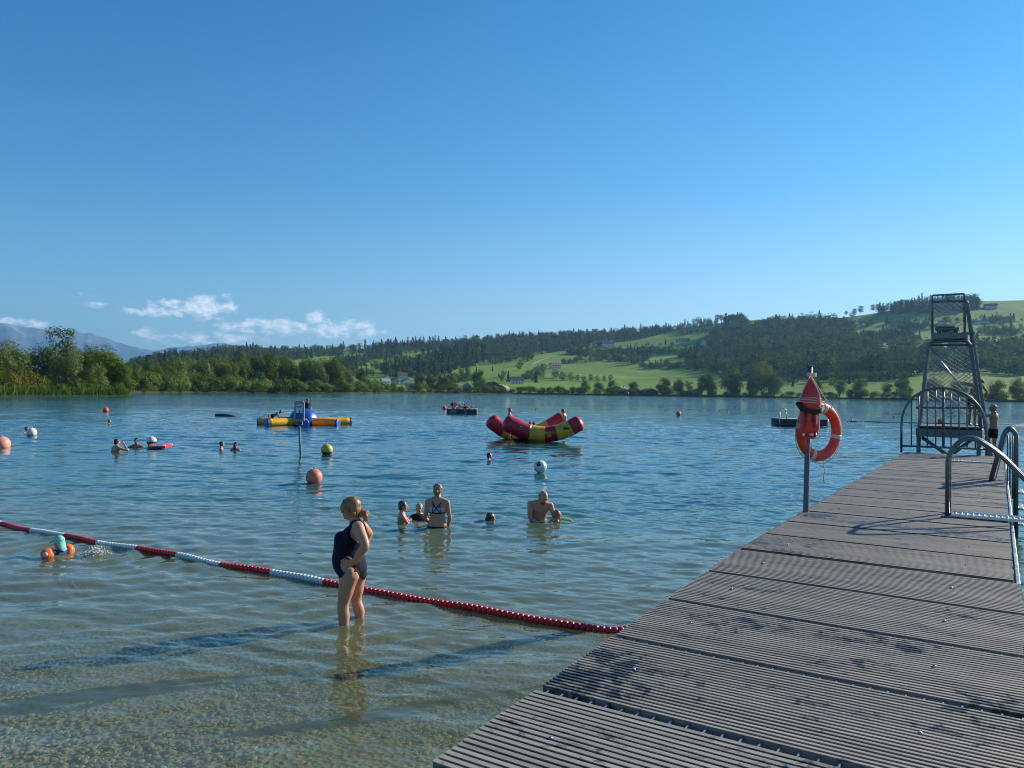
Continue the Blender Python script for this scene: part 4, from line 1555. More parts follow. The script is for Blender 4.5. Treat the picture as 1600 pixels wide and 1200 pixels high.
for k in range(4):
    m.tube([kn + Vector((.055 * math.cos(t * 6.283 / 14), .055 * math.sin(t * 6.283 / 14), .012 * k + .006 * math.sin(t))) for t in range(14)], .006, 6, closed=True)
m.build('rope_knot', ROPE, post_t)

# ring
cen = at_d(1279.5, 674.5, Pd + .13)
ring_t = thing('lifebuoy', cen, 'orange ring lifebuoy with white bands hanging on the steel post', 'lifebuoy')
ya = rad(25)
RA = Vector((math.cos(ya), math.sin(ya), 0))     # ring's horizontal axis in its own plane
RB = Vector((0, 0, 1))
RN = RA.cross(RB)
RO, RI = .385, .245
rm_, rw, rd = (RO + RI) / 2, (RO - RI) / 2, .058


def ring_sec(th, k=1.0):
    e = RA * math.cos(th) + RB * math.sin(th)
    return [e * (rm_ + rw * k * math.cos(a)) + RN * (rd * k * math.sin(a)) for a in [2 * math.pi * i / 16 for i in range(16)]]


m = MB()
nt_ = 64
secs = [ring_sec(2 * math.pi * i / nt_) for i in range(nt_)]
vs = [p for s in secs for p in s]
fs = [(i * 16 + k, i * 16 + (k + 1) % 16, ((i + 1) % nt_) * 16 + (k + 1) % 16, ((i + 1) % nt_) * 16 + k) for i in range(nt_) for k in range(16)]
m._add(vs, fs, True)
m.build('ring_body', ORANGE, ring_t)
for th in (rad(-14), rad(76), rad(168), rad(-112)):
    m = MB()
    m.rings([ring_sec(th + d_, 1.03) for d_ in (-.095, -.05, 0, .05, .095)])
    m.build('white_band', WBAND, ring_t)
m = MB()
pts = []
for i in range(33):
    th = rad(76) - i * rad(360 - 0) / 32
    sag = .035 * abs(math.sin((th - rad(76)) * 2))
    pts.append((RA * math.cos(th) + RB * math.sin(th)) * (RO + .012 + sag * .6) + Vector((0, 0, -sag * .3)))
m.tube(pts, .006, 6)
m.build('grab_line', ROPE, ring_t)
m = MB()
b0 = RA * .10 + RB * (-RO)
m.tube([b0, b0 + Vector((0, .01, -.08)), b0 + Vector((.015, 0, -.13)), b0 + Vector((-.005, .01, -.2)), b0 + Vector((.0, .0, -.29))], .006, 6)
m.build('loose_line', ROPE, ring_t)
m = MB()
k0 = at_d(1268, 588, Pd - .05) - cen
k1 = at_d(1300, 638, Pd - .02) - cen
m.tube([k0, (k0 + k1) / 2 + Vector((0, 0, -.012)), k1], .006, 6)
m.build('hanging_rope', ROPE, ring_t)

# rescue can in front of the post
cc = at_d(1265, 640, Pd - .16)
can_t = thing('rescue_can', cc, 'red plastic rescue can with pointed nose hanging in front of the lifebuoy', 'rescue can')


def cl(px, py, dd=0.0):
    return at_d(px, py, Pd - .16 + dd) - cc


m = MB()
prof = [(590, 1.2), (594, 4), (602, 8), (612, 12.5), (622, 15.6), (628, 16.4), (634, 15.5), (642, 15.0), (655, 15.2), (668, 15.0), (676, 13.2), (681, 11.2), (684, 9.5), (685.5, 6)]
secs = []
for y, w in prof:
    c = cl(1266.5 - (y - 590) * .022, y)
    ww = w * (Pd - .16) / F_PX
    dp = min(.105, ww * .75)
    ring = []
    for i in range(24):
        a = 2 * math.pi * i / 24
        ca_, sa_ = math.cos(a), math.sin(a)
        ring.append(c + Vector((ww * math.copysign(abs(ca_) ** .75, ca_), dp * math.copysign(abs(sa_) ** .8, sa_), 0)))
    secs.append(ring)
m.rings(secs)
m.build('can_body', RED, can_t)
m = MB()
for sx in (-1, 1):                                    # moulded side grips
    for k in range(2):
        x = 1265 + sx * (8.5 - 0 * k)
        m.tube(fillet([cl(x, 646, -.09), cl(x, 644, -.125), cl(x, 668, -.125), cl(x, 666, -.09)], .02, 4), .010, 8)
m.tube(fillet([cl(1255, 676, -.07), cl(1255.5, 684, -.11), cl(1274, 684, -.11), cl(1274.5, 676, -.07)], .03, 4), .012, 8)
m.build('grip_handle', RED, can_t)
m = MB()
for x, w in ((1259.5, 4.6), (1270, 4.6)):              # dark lettering blocks, too blurred to read
    for k in range(6):
        c = cl(x, 645 + k * 3.0, -.106)
        m.box(c, (w * .0080 * (.8 + .2 * math.sin(k * 5 + x)), .006, .016))
m.build('lettering', mat('dark_print', (0.10, 0.012, 0.012), 0.6), can_t)
m = MB()
for x, y, w, h in ((1256, 678.6, 3.6, 4.2), (1268, 679, 6.0, 3.4), (1276.2, 656, 2.6, 14)):
    m.box(cl(x, y, -.112), (w * .0081, .006, h * .0081), None, .002)
m.build('slot_opening', mat('slot_pale', (0.66, 0.66, 0.66), 0.6), can_t)
m = MB()
for k in range(3):
    y = 623 + k * 2.6
    m.tube([cl(1266 + 17 * math.cos(a), y + 1.2 * math.sin(a + k), 0.115 * math.sin(a)) for a in [2 * math.pi * i / 20 for i in range(20)]], .006, 6, closed=True)
m.tube([cl(1266, 588, -.02), cl(1262, 594, -.06), cl(1252, 616, -.07), cl(1250, 623, -.06)], .006, 6)
m.tube([cl(1268, 588, -.02), cl(1272, 596, -.05), cl(1281, 618, -.06), cl(1282, 624, -.05)], .006, 6)
m.build('rope_lashing', ROPE, can_t)
m = MB()
for k in range(4):
    m.tube([cl(1247, 630 + k * 1.6, -.02), cl(1252, 634 + k * 2.4, -.12), cl(1262, 639 + k * 1.4, -.13), cl(1272, 641 + k * 1.8, -.13), cl(1282, 638 + k * 2.2, -.10), cl(1287, 636 + k, -.03)], .013, 8)
m.ell(cl(1247, 631, -.02), (.03, .03, .028))
m.build('shoulder_strap', BLACKST, can_t)

# ------------------------------------------------------------------ diving tower beyond the pier end
TD = 22.4
tw = thing('diving_tower', at_d(1483, 706, TD), 'dark steel diving tower with wire mesh cage at the end of the pier', 'diving tower')
o_ = tw.location.copy()
UD = UV                                                         # depth direction of the tower


def tp(px, py, k=0.0):
    """front plane of the tower faces back along the pier; k metres further out"""
    d = ray(px, py)
    n = UD
    q0 = at_d(1483, 706, TD)
    t = (q0 - Vector((0, 0, CAM_H)) + UD * k).dot(n) / d.dot(n)
    return Vector((0, 0, CAM_H)) + d * t - o_


# platform
m = MB()
pl, prt = tp(1431, 674), tp(1535, 674)
zt, zb_ = tp(1431, 666).z, tp(1431, 682).z
mid_ = (pl + prt) / 2 + UD * .9
wpl = (prt - pl).length
m.box(Vector((mid_.x, mid_.y, (zt + zb_) / 2 - .02)), (1.9, wpl, zt - zb_ - .06), RP, .01)
m.build('platform_frame', STEEL, tw)
m = MB()
for i in range(13):
    m.box(Vector((mid_.x, mid_.y, zt + .012)) + UD * (-.92 + i * .153), (.13, wpl + .05, .03), RP, .004)
m.build('platform_deck', D_DARK, tw)
for px in (1435.5, 1529.5):
    for k in (0.05, 1.7):
        m = MB()
        a = tp(px, 682, k)
        m.box(Vector((a.x, a.y, (zt - .1 - 6.0) / 2)), (.11, .11, zt - .1 + 6.0), RP, .01)
        m.build('leg', STEEL, tw)
for (x0, y0), (x1, y1) in (((1440, 683), (1476, 708)), ((1524, 683), (1490, 708))):
    for k in (.15, .5):
        m = MB()
        m.tube([tp(x0, y0, k), tp(x1, y1, k), tp(x1 + (x1 - x0) * .8, y1 + (y1 - y0) * .8, k)], .05, 8)
        m.build('brace', STEEL, tw)
# leaning mesh frame: two nested tubes
for k, dx, r in ((.10, 0, .047), (1.5, 5, .042)):
    m = MB()
    pts = [tp(1436 + dx * .3, 667, k), tp(1437 + dx * .3, 660, k), tp(1450.5 + dx * .3, 541, k), tp(1456 + dx * .3, 533.5, k), tp(1510 - dx * .3, 532, k), tp(1517 - dx * .3, 540, k), tp(1531 - dx * .3, 640, k), tp(1532 - dx * .3, 667, k)]
    rail_tube(m, pts, r, .5, 12)
    m.build('frame_tube', STEEL, tw)
m = MB()
m.tube([tp(1455, 545, .12), tp(1508, 612, .12)], .022, 8)
m.build('diagonal_rod', GALV, tw)
for y, xa, xb in ((637, 1431, 1533), (539, 1455, 1512)):
    m = MB()
    m.tube([tp(xa, y, .10), tp(xb, y, .10)], .033, 10)
    m.build('cross_rail', STEEL, tw)
WIRE = mat('mesh_wire', (0.30, 0.33, 0.35), 0.4, 0.8, var=.1)


def wire_mesh(corner_px, step, k, r, parent, both=(1, -1)):
    """diamond wire mesh filling a four-sided frame given by its picture corners, lying in the tower plane"""
    P4 = [tp(x, y, k) for x, y in corner_px]
    ex = (P4[1] - P4[0]).normalized()
    ez = Vector((0, 0, 1))
    pl2 = [((p - P4[0]).dot(ex), (p - P4[0]).z) for p in P4]
    lo_x, hi_x = min(p[0] for p in pl2), max(p[0] for p in pl2)
    lo_z, hi_z = min(p[1] for p in pl2), max(p[1] for p in pl2)
    m = MB()
    for s in both:
        slope = s * .78
        c = lo_z - abs(slope) * (hi_x - lo_x) - 1
        while c < hi_z + abs(slope) * (hi_x - lo_x) + 1:
            hits = []
            for i in range(4):
                (x0, z0), (x1, z1) = pl2[i], pl2[(i + 1) % 4]
                f0, f1 = z0 - slope * x0 - c, z1 - slope * x1 - c
                if (f0 > 0) != (f1 > 0):
                    t = f0 / (f0 - f1)
                    hits.append((x0 + (x1 - x0) * t, z0 + (z1 - z0) * t))
            if len(hits) == 2:
                a, b = hits
                m.tube([P4[0] + ex * a[0] + ez * a[1], P4[0] + ex * b[0] + ez * b[1]], r, 4, caps=False)
            c += step
    return m.build('wire_mesh', WIRE, parent)


wire_mesh([(1437, 660), (1530, 655), (1516, 540), (1452, 541)], .115, .11, .008, tw)
wire_mesh([(1457, 520), (1507, 519), (1507, 471), (1457, 472)], .13, .06, .005, tw, (1, -1))
# upper platform, springboard stand
m = MB()
a, b = tp(1456, 525, .0), tp(1512, 525, .0)
c = (a + b) / 2 + UD * .8
m.box(c, (1.7, (b - a).length, .17), RP, .01)
m.box(tp(1513, 521, .2), (.5, .35, .05), RP, .01)
m.build('upper_platform', STEEL, tw)
m = MB()
c = tp(1481, 520, .5)
for s in (-.22, .22):
    m.box(c + VV * s + Vector((0, 0, -.02)), (.35, .10, .20), RP, .02)
m.box(c + Vector((0, 0, .09)), (.9, .62, .06), RP, .01)
m.build('springboard_stand', STEEL, tw)
m = MB()
m.box(tp(1481, 516.5, 1.6), (3.2, .5, .05), RP, .015)
m.build('springboard', mat('board_blue_grey', (0.18, 0.24, 0.28), .6), tw)
# top safety cage
for k in (0.05, 1.4):
    m = MB()
    rail_tube(m, [tp(1457, 527, k), tp(1457, 471.5, k), tp(1507.5, 470.5, k), tp(1507.5, 527, k)], .033, .06, 10)
    m.build('cage_tube', STEEL, tw)
m = MB()
rail_tube(m, [tp(1457, 472, .05), tp(1457, 461.5, .05), tp(1507, 459, .05), tp(1507, 471, .05)], .028, .04, 8)
m.tube([tp(1481.5, 460.5, .05), tp(1481.5, 471, .05)], .022, 8)
m.build('top_rail', STEEL, tw)
for xs_, in ((1457,), (1507.5,)):
    m = MB()
    rail_tube(m, [tp(xs_, 478, .05), tp(xs_ + (3 if xs_ < 1480 else -4), 488, .6), tp(xs_, 484, 1.4)], .03, .1, 8)
    m.tube([tp(xs_, 500, .05), tp(xs_, 500, 1.4)], .03, 8)
    m.build('side_rail', STEEL, tw)
# stair stringers at the right
for k, dx in ((.0, 0), (.62, -3)):
    m = MB()
    rail_tube(m, [tp(1505 + dx, 470.5, k), tp(1511.5 + dx, 471.5, k), tp(1516 + dx, 500, k), tp(1548 + dx, 706, k), tp(1551 + dx, 730, k)], .037 if k == 0 else .030, .12, 10)
    m.build('stair_rail', STEEL, tw)
for i in range(13):
    y = 540 + i * 12.5
    x = 1516 + (y - 500) * (32 / 206.0)
    m = MB()
    m.box((tp(x, y, .0) + tp(x - 3, y, .62)) / 2, (.60, .14, .03), RP)
    m.build('stair_tread', STEEL, tw)

# arched railing closing the pier end
ar = thing('arched_railing', at_z(1474, 706, DECK), 'dark arched steel railing with upright bars closing the pier end', 'railing')
o_ = ar.location.copy()
AD = (at_z(1409, 706, DECK)).dot(UV)


def ap(px, py):
    d = ray(px, py)
    t = (AD - Vector((0, 0, CAM_H)).dot(UV)) / d.dot(UV)
    return Vector((0, 0, CAM_H)) + d * t - o_


outl = [(1408.5, 707), (1408.5, 668), (1409.5, 652), (1413, 640), (1420, 628), (1430, 618), (1443, 610.5), (1458, 606.8), (1474, 606), (1490, 608.5), (1505, 614), (1518, 622), (1529, 634), (1536, 646), (1540, 660), (1541.5, 680), (1541.5, 712)]
m = MB()
m.tube([ap(*p) for p in outl], .031, 12)
m.build('arch_tube', STEEL, ar)
m = MB()
m.tube([ap(1408.5, 696.5), ap(1541.5, 702)], .028, 10)
m.build('bottom_rail', STEEL, ar)


def arch_y(px):
    return float(np.interp(px, [p[0] for p in outl[1:-1]], [p[1] for p in outl[1:-1]]))


for px, r in ((1424, .018), (1436, .018), (1449, .02), (1462, .018), (1474, .034), (1486, .018), (1498.5, .018), (1511, .018), (1524, .018)):
    m = MB()
    m.tube([ap(px, arch_y(px)), ap(px, 697 + (px - 1409) * .04)], r, 8)
    m.build('upright_bar', STEEL, ar)

# ------------------------------------------------------------------ swim line
LR = mat('float_red', (0.66, 0.018, 0.022), 0.35, var=.1, nscale=9)
LW = mat('float_white', (0.72, 0.72, 0.70), 0.4, var=.08, nscale=9)
poly = [(-60, 806), (0, 818.5), (45, 829), (100, 838), (150, 848), (210, 857), (275, 868.5), (345, 883), (420, 894), (510, 912), (620, 932), (780, 960), (860, 974), (900, 980), (945, 985), (968, 985.5), (982, 983)]
pv = np.array(poly, float)
poly2 = []
for i in range(len(pv) - 1):
    p0, p1, p2, p3 = pv[max(i - 1, 0)], pv[i], pv[i + 1], pv[min(i + 2, len(pv) - 1)]
    for k in range(6):
        t = k / 6
        poly2.append(tuple(.5 * ((2 * p1) + (p2 - p0) * t + (2 * p0 - 5 * p1 + 4 * p2 - p3) * t * t + (3 * p1 - p0 - 3 * p2 + p3) * t ** 3)))
poly = poly2 + [tuple(pv[-1])]
wp = [at_z(x, y, .01) for x, y in poly]
wpt, px_at = [], []
cum = [0.0]
for a, b in zip(wp, wp[1:]):
    cum.append(cum[-1] + (b - a).length)
FL = .066
nf = int(cum[-1] / FL)
swim = thing('swim_line', wp[48], 'red and white float line marking off the shallow bathing area', 'float line')
o_ = swim.location.copy()
bands = [(-60, -45, 1), (-45, 2, 0), (2, 48, 1), (48, 100, 0), (100, 152, 1), (152, 212, 0), (212, 275, 1), (275, 345, 0), (345, 422, 1), (422, 506, 0), (506, 1000, 1)]
segs = {}
fi = 0
for i in range(nf):
    s = (i + .5) * FL
    j = max(0, min(len(wp) - 2, int(np.searchsorted(cum, s) - 1)))
    t = (s - cum[j]) / (cum[j + 1] - cum[j])
    p = wp[j].lerp(wp[j + 1], t)
    x = poly[j][0] + (poly[j + 1][0] - poly[j][0]) * t
    tang = (wp[j + 1] - wp[j]).normalized()
    z = .012 + .007 * math.sin(s * 2.3) + .005 * math.sin(s * 5.1)
    for bi, (x0, x1, c) in enumerate(bands):
        if x0 <= x < x1:
            mbk = segs.setdefault(bi, MB())
            ctr = p - o_ + Vector((0, 0, z))
            h = FL * .485
            mbk.tube([ctr + tang * h * f for f in (-1, -.92, -.6, 0, .6, .92, 1)], [.018, .032, .041, .044, .041, .032, .018], 12)
            break
for bi, mbk in segs.items():
    mbk.build('red_float' if bands[bi][2] else 'white_float', LR if bands[bi][2] else LW, swim)
m = MB()
m.tube([p - o_ + Vector((0, 0, .012)) for p in wp] + [at_z(1000, 972, .55) - o_], .012, 6)
m.build('rope', ROPE, swim)

# ------------------------------------------------------------------ buoys
def buoy(px, py_top, py_wat, wpx, matl, label, band=None, lower=None, extra=None, group='round buoys'):
    p = at_z(px, py_wat, 0.0)
    d_ = p.y / 1.0
    r = wpx * .5 * d_ / F_PX
    top = at_d(px, py_top, d_).z
    cz = top - r
    t = thing('buoy', p, label, 'buoy', group, rotz=random.random() * .6)
    m = MB()
    N, nv = 28, 18
    m.cur = 0
    m.ell((0, 0, cz), (r, r, r), None, N, nv)
    if lower is not None:                      # algae-dark lower part, a second material on the same skin
        for i, f in enumerate(m.f):
            zc = sum(m.v[k][2] for k in f) / len(f)
            if zc < cz + r * band:
                m.m[i] = 1
    m.build('float_ball', [matl] + ([lower] if lower else []), t)
    m = MB()
    m.tube([(0, 0, cz + r * .97), (0, 0, cz + r * 1.06)], r * .12, 10)
    m.tube([Vector((0, 0, cz + r * 1.10)) + Vector((math.cos(a), 0, math.sin(a))) * r * .11 for a in [i * 6.283 / 12 for i in range(12)]], r * .035, 6, closed=True)
    m.build('eyelet', matl, t)
    return t, r, cz


B_SALM = mat('buoy_salmon', (0.86, 0.22, 0.13), 0.5, var=.10, nscale=5)
B_PINK = mat('buoy_faded_pink', (0.85, 0.33, 0.25), 0.55, var=.12, nscale=5)
B_YEL = mat('buoy_yellow', (0.62, 0.42, 0.085), 0.5, var=.14, nscale=5)
B_ALGAE = mat('buoy_algae', (0.045, 0.045, 0.02), 0.7, var=.3, nscale=9)
B_WHITE = mat('buoy_white', (0.72, 0.70, 0.66), 0.5, var=.08, nscale=5)
B_ORG = mat('buoy_orange', (0.88, 0.13, 0.03), 0.5, var=.08, nscale=5)
BLACK = mat('black_paint', (0.012, 0.012, 0.014), 0.55)
buoy(490.5, 732.5, 756, 25.5, B_SALM, 'large salmon orange ball buoy behind the woman in the dark swimsuit')
buoy(510.5, 693.5, 710.5, 18.5, B_YEL, 'yellow ball buoy with algae dark waterline right of the sign pole', -.30, B_ALGAE)
t, r, cz = buoy(844, 719, 740, 20.5, B_WHITE, 'white ball buoy with a round black emblem in front of the red and yellow rocker')
t.rotation_euler = (0, 0, 0)
m = MB()
dn = Vector((-.30, -.82, .48)).normalized()
ax = dn.orthogonal().normalized()
bx_ = dn.cross(ax)
cb = Vector((0, 0, cz))
secs = []
for k, (rr, off) in enumerate(((r * .36, .945), (r * .30, .975), (r * .12, 1.01))):
    secs.append([cb + dn * r * off + (ax * math.cos(a) + bx_ * math.sin(a)) * rr for a in [i * 6.283 / 18 for i in range(18)]])
m.rings(secs)
m.build('emblem', BLACK, t)
m = MB()
m.ell(cb + dn * r * 1.02, (r * .07, r * .07, r * .07), None, 10, 6)
m.tube([cb + dn * r * 1.015 + Vector((-.02, 0, .02)), cb + dn * r * .98 + Vector((-.035, -.01, r * .42))], r * .03, 6)
m.build('emblem_mark', B_WHITE, t)
buoy(3, 682, 699, 24, B_PINK, 'faded pink ball buoy cut by the left picture edge')
t, r, cz = buoy(49.5, 668.5, 681, 14.5, B_WHITE, 'white ball buoy with a red lower rim beside a swimmer', -.45, mat('buoy_rust', (0.55, 0.16, 0.09), .6))
t, r, cz = buoy(237, 682, 697, 15, B_WHITE, 'white ball buoy with dark algae underside beside the red air mat', -.0, B_ALGAE)
buoy(165.3, 636.5, 643.5, 8.2, B_ORG, 'small orange buoy far out before the near left shore')
buoy(694.3, 634, 640, 6.2, B_ORG, 'small orange buoy just left of the crowded dark raft')
buoy(1060, 642.5, 649.5, 7.4, B_ORG, 'small orange buoy alone right of the rocker')
buoy(1469.5, 654, 662, 8.5, B_ORG, 'small orange buoy seen between the bars of the arched railing')

# ------------------------------------------------------------------ sign on a pole
sb = at_z(469.5, 709.5, 0)
SD = sb.y
sg = thing('bathing_sign', sb, 'framed white and blue notice board on a pole in the water', 'sign')
o_ = sb.copy()


def sp_(px, py, k=0.0):
    return at_d(px, py, SD + k) - o_


m = MB()
m.tube([Vector((.02, 0, -3)), Vector((0, 0, 0)), sp_(467.5, 658)], .042, 12)
m.build('pole', POSTM, sg)
FR = mat('sign_frame_grey', (0.30, 0.30, 0.31), .5, .3)
m = MB()
a, b = sp_(460, 628.5), sp_(475.5, 657.5)
w_, h_ = b.x - a.x, a.z - b.z
cx, cz = (a.x + b.x) / 2, (a.z + b.z) / 2
m.box((cx - w_ / 2 + .03, 0, cz), (.06, .07, h_), None, .005)
m.box((cx + w_ / 2 - .03, 0, cz), (.06, .07, h_), None, .005)
m.box((cx, 0, cz + h_ / 2 - .03), (w_ - .121, .068, .06), None, .005)
m.box((cx, 0, cz - h_ / 2 + .03), (w_ - .121, .068, .06), None, .005)
m.box((cx, .02, cz), (w_ - .1, .03, h_ - .1))
m.build('sign_frame', FR, sg)
pn = MB()
pw, ph = w_ - .13, h_ - .14
pn.box((cx, -.012, cz + ph * .20), (pw, .02, ph * .58))
panel = pn.build('upper_panel', mat('sign_white', (0.62, 0.70, 0.78), .5, var=.04), sg)
pn = MB()
pn.box((cx, -.012, cz - ph * .30), (pw, .02, ph * .40))
pn.build('lower_panel', mat('sign_blue', (0.030, 0.075, 0.24), .5, var=.25, nscale=2), sg)
pn = MB()
pn.box((cx, -.026, cz + ph * .36), (pw * .84, .008, ph * .045))
# the short dark word of the header, unreadable in the photo: five stubby letters
for i in range(5):
    x = cx - pw * .20 + i * pw * .10
    pn.box((x, -.026, cz + ph * .265), (pw * (.065 if i != 3 else .04), .008, ph * (.055 if i % 2 else .048)))
# small figure with raised arms above the blue
pn.ell((cx + pw * .06, -.026, cz + ph * .075), (pw * .05, .006, pw * .05), None, 12, 6)
pn.tube([(cx + pw * .06, -.026, cz + ph * .05), (cx + pw * .06, -.026, cz - ph * .045)], pw * .045, 6)
pn.tube([(cx - pw * .09, -.026, cz + ph * .04), (cx + pw * .06, -.026, cz + ph * .015), (cx + pw * .15, -.026, cz + ph * .06)], pw * .03, 6)
pn.tube([(cx - pw * .02, -.026, cz - ph * .095), (cx + pw * .06, -.026, cz - ph * .04), (cx + pw * .14, -.026, cz - ph * .095)], pw * .03, 6)
pn.build('lettering', mat('sign_navy', (0.02, 0.05, 0.13), .5), sg)
m = MB()
m.box(sp_(467.5, 661), (.26, .05, .15), None, .006)
m.build('arrow_plate', mat('plate_grey', (0.25, 0.27, 0.29), .5), sg)
m = MB()
z = sp_(467.5, 661).z
x = sp_(467.5, 661).x
m.prism([(x - .11, -.032, z), (x - .06, -.032, z + .045), (x - .06, -.032, z + .015), (x + .06, -.032, z + .015), (x + .06, -.032, z + .045), (x + .11, -.032, z), (x + .06, -.032, z - .045), (x + .06, -.032, z - .015), (x - .06, -.032, z - .015), (x - .06, -.032, z - .045)], (0, -.008, 0))
m.build('double_arrow', BLACK, sg)
m = MB()
m.box((cx, 0, cz + h_ / 2 + .035), (w_ * .8, .09, .05), None, .01)
m.build('top_cap', FR, sg)

# ------------------------------------------------------------------ inflatables
def inflat(name, col, r=.38):
    return mat(name, col, r, var=.14, nscale=2.2, coat=.10, bump=.04, bscale=5)


I_YEL, I_ORG = inflat('vinyl_yellow', (0.92, 0.44, 0.012)), inflat('vinyl_orange', (0.86, 0.32, 0.012))
I_BLUE = inflat('vinyl_blue', (0.010, 0.085, 0.46))
I_RED, I_GOLD = inflat('vinyl_dark_red', (0.54, 0.013, 0.026)), inflat('vinyl_gold', (0.84, 0.37, 0.018))

oc_c = at_z(474, 664, 0)
oct_t = thing('inflatable_float', oc_c, 'yellow and blue inflatable octopus shaped float with blue dome', 'inflatable', 'inflatable water toys')
OD = oc_c.y
sc_o = OD / F_PX                                   # metres per photo pixel there


def inf_tube(parent, a, b, r, mats, tip, name='arm', z0=None, cap_r=.16):
    """a fat air tube from a to b with a coloured tip cushion at b"""
    a, b = Vector(a), Vector(b)
    L = (b - a).length
    dr = (b - a).normalized()
    tp_ = .11
    m = MB()
    N = 9
    m.tube([a + dr * (L - tp_) * i / N for i in range(N + 1)], [r * (.93 + .07 * math.sin(math.pi * min(1, i / N * 1.2))) for i in range(N + 1)], 20)
    m.build(name, mats, parent)
    m = MB()
    m.tube([b - dr * tp_ + dr * tp_ * t for t in (0.0, .35, .7, .86, .95, 1.0)], [r, r, r * .97, r * .86, r * .62, r * .2], 20)
    m.build('arm_tip', tip, parent)


Rr = 7.0 * sc_o
z_ = Rr * .62
arms = [((-16, -.1), (-68, -.6), I_YEL), ((-10, -.7), (-43, -2.2), I_YEL), ((6, -.8), (18, -2.6), I_ORG), ((14, -.3), (60, -.9), I_ORG), ((14, .6), (66, 1.8), I_YEL), ((-14, .8), (-54, 2.4), I_YEL), ((2, 1.0), (8, 3.0), I_ORG)]
for (x0, y0), (x1, y1), mm in arms:
    inf_tube(oct_t, (x0 * sc_o, y0, z_), (x1 * sc_o, y1, z_), Rr, mm, I_BLUE)
m = MB()
prof = [(0.0, 1.0), (.25, .985), (.5, .93), (.72, .80), (.88, .62), (.97, .42), (1.0, .2), (1.0, .02)]
DR, DH = 23 * sc_o, 26 * sc_o
secs = []
for rr, zz in prof[::-1]:
    ring = []
    for i in range(48):
        a = 2 * math.pi * i / 48
        lob = 1 + .035 * abs(math.cos(4 * a)) - .03
        ring.append(Vector((max(rr, .02) * DR * lob * math.cos(a), max(rr, .02) * DR * lob * math.sin(a), zz * DH)))
    secs.append(ring)
m.rings(secs)
m.build('dome', I_BLUE, oct_t)
for i in range(8):
    a = 2 * math.pi * i / 8 + .2
    m = MB()
    m.tube([Vector((DR * .99 * math.cos(a), DR * .99 * math.sin(a), DH * .45)) + Vector((-math.sin(a), math.cos(a), 0)) * x + Vector((math.cos(a), math.sin(a), 0)) * (.05 * (1 - (x / .14) ** 2)) for x in (-.14, -.07, 0, .07, .14)], .018, 6)
    m.build('grab_handle', BLACK, oct_t)

# the rocker: two bent tubes side by side joined by a deck
rk_c = at_z(838, 688.5, 0)
rk = thing('inflatable_float', rk_c, 'dark red and gold inflatable rocker with two upturned tubes', 'inflatable', 'inflatable water toys')
RD_ = rk_c.y


def rp(px, py, k):
    return at_d(px, py, RD_ + k) - rk_c


def bent(parent, cen, radii, cuts):
    """cen: centreline as picture points with depth; cuts: fractions where the colour changes"""
    P = [rp(*c) for c in cen]
    # resample by Catmull-Rom
    S = []
    for i in range(len(P) - 1):
        p0, p1, p2, p3 = P[max(i - 1, 0)], P[i], P[i + 1], P[min(i + 2, len(P) - 1)]
        for k in range(12):
            t = k / 12
            S.append(.5 * ((2 * p1) + (-p0 + p2) * t + (2 * p0 - 5 * p1 + 4 * p2 - p3) * t * t + (-p0 + 3 * p1 - 3 * p2 + p3) * t ** 3))
    S.append(P[-1])
    cum = [0]
    for a, b in zip(S, S[1:]):
        cum.append(cum[-1] + (b - a).length)
    T = cum[-1]
    cuts = [0] + cuts + [1]
    cols_ = [I_RED, I_GOLD, I_RED, I_GOLD, I_RED]
    for ci in range(len(cuts) - 1):
        f0, f1 = cuts[ci], cuts[ci + 1]
        pts, rs = [], []
        for k in range(25):
            f = f0 + (f1 - f0) * k / 24
            if ci in (0, len(cuts) - 2):            # denser near the rounded ends
                g = (k / 24) ** 2 if ci == 0 else 1 - (1 - k / 24) ** 2
                f = f0 + (f1 - f0) * g
            L = f * T
            j = max(0, min(len(S) - 2, int(np.searchsorted(cum, L) - 1)))
            t = (L - cum[j]) / max(1e-6, cum[j + 1] - cum[j])
            pts.append(S[j].lerp(S[j + 1], t))
            R0 = float(np.interp(f, [0, .5, 1], radii))
            e = min(L, T - L)
            rs.append(R0 * math.sqrt(max(0.0004, 1 - (1 - min(1, e / (R0 * .62))) ** 2)))
        m = MB()
        m.tube(pts, rs, 32)
        m.build('red_section' if cols_[ci] is I_RED else 'gold_section', cols_[ci], parent)
    return S


s_r = RD_ / F_PX
R_f = 12.4 * s_r
Sf = bent(rk, [(786, 659, -1.05), (802, 665.5, -1.05), (823, 674.5, -1.0), (846, 678.5, -1.0), (869, 676.5, -1.0), (889, 669.5, -1.0), (910, 658, -1.0)], [R_f * 1.08, R_f * .98, R_f * 1.0], [.34, .52, .66, .84])
Sb = bent(rk, [(764, 653, 1.15), (777, 665, 1.15), (793, 674, 1.2), (822, 677, 1.2), (846, 672.5, 1.2), (866, 662, 1.2), (883, 651, 1.2)], [R_f * 1.0, R_f * .95, R_f * .98], [.22, .40, .62, .78])
m = MB()
a0, a1 = rp(806, 685, -.8), rp(880, 684, -.8)
b0, b1 = rp(800, 685, 1.1), rp(850, 683, 1.1)
m.prism([a0, a1, b1, b0], (0, 0, .16))
m.build('joining_deck', I_GOLD, rk)
for f, sg_ in ((.24, 0), (.80, 0), (.575, 0)):
    p = Sf[int(f * (len(Sf) - 1))] + Vector((0, -R_f * 1.0, R_f * .22))
    m = MB()
    m.tube([p + Vector((-.12, 0, 0)), p + Vector((-.08, -.06, .02)), p + Vector((.08, -.06, .02)), p + Vector((.12, 0, 0))], .022, 6)
    m.box(p + Vector((0, .012, 0)), (.30, .03, .10), None, .01)
    m.build('grab_handle', BLACK if f != .575 else I_GOLD, rk)
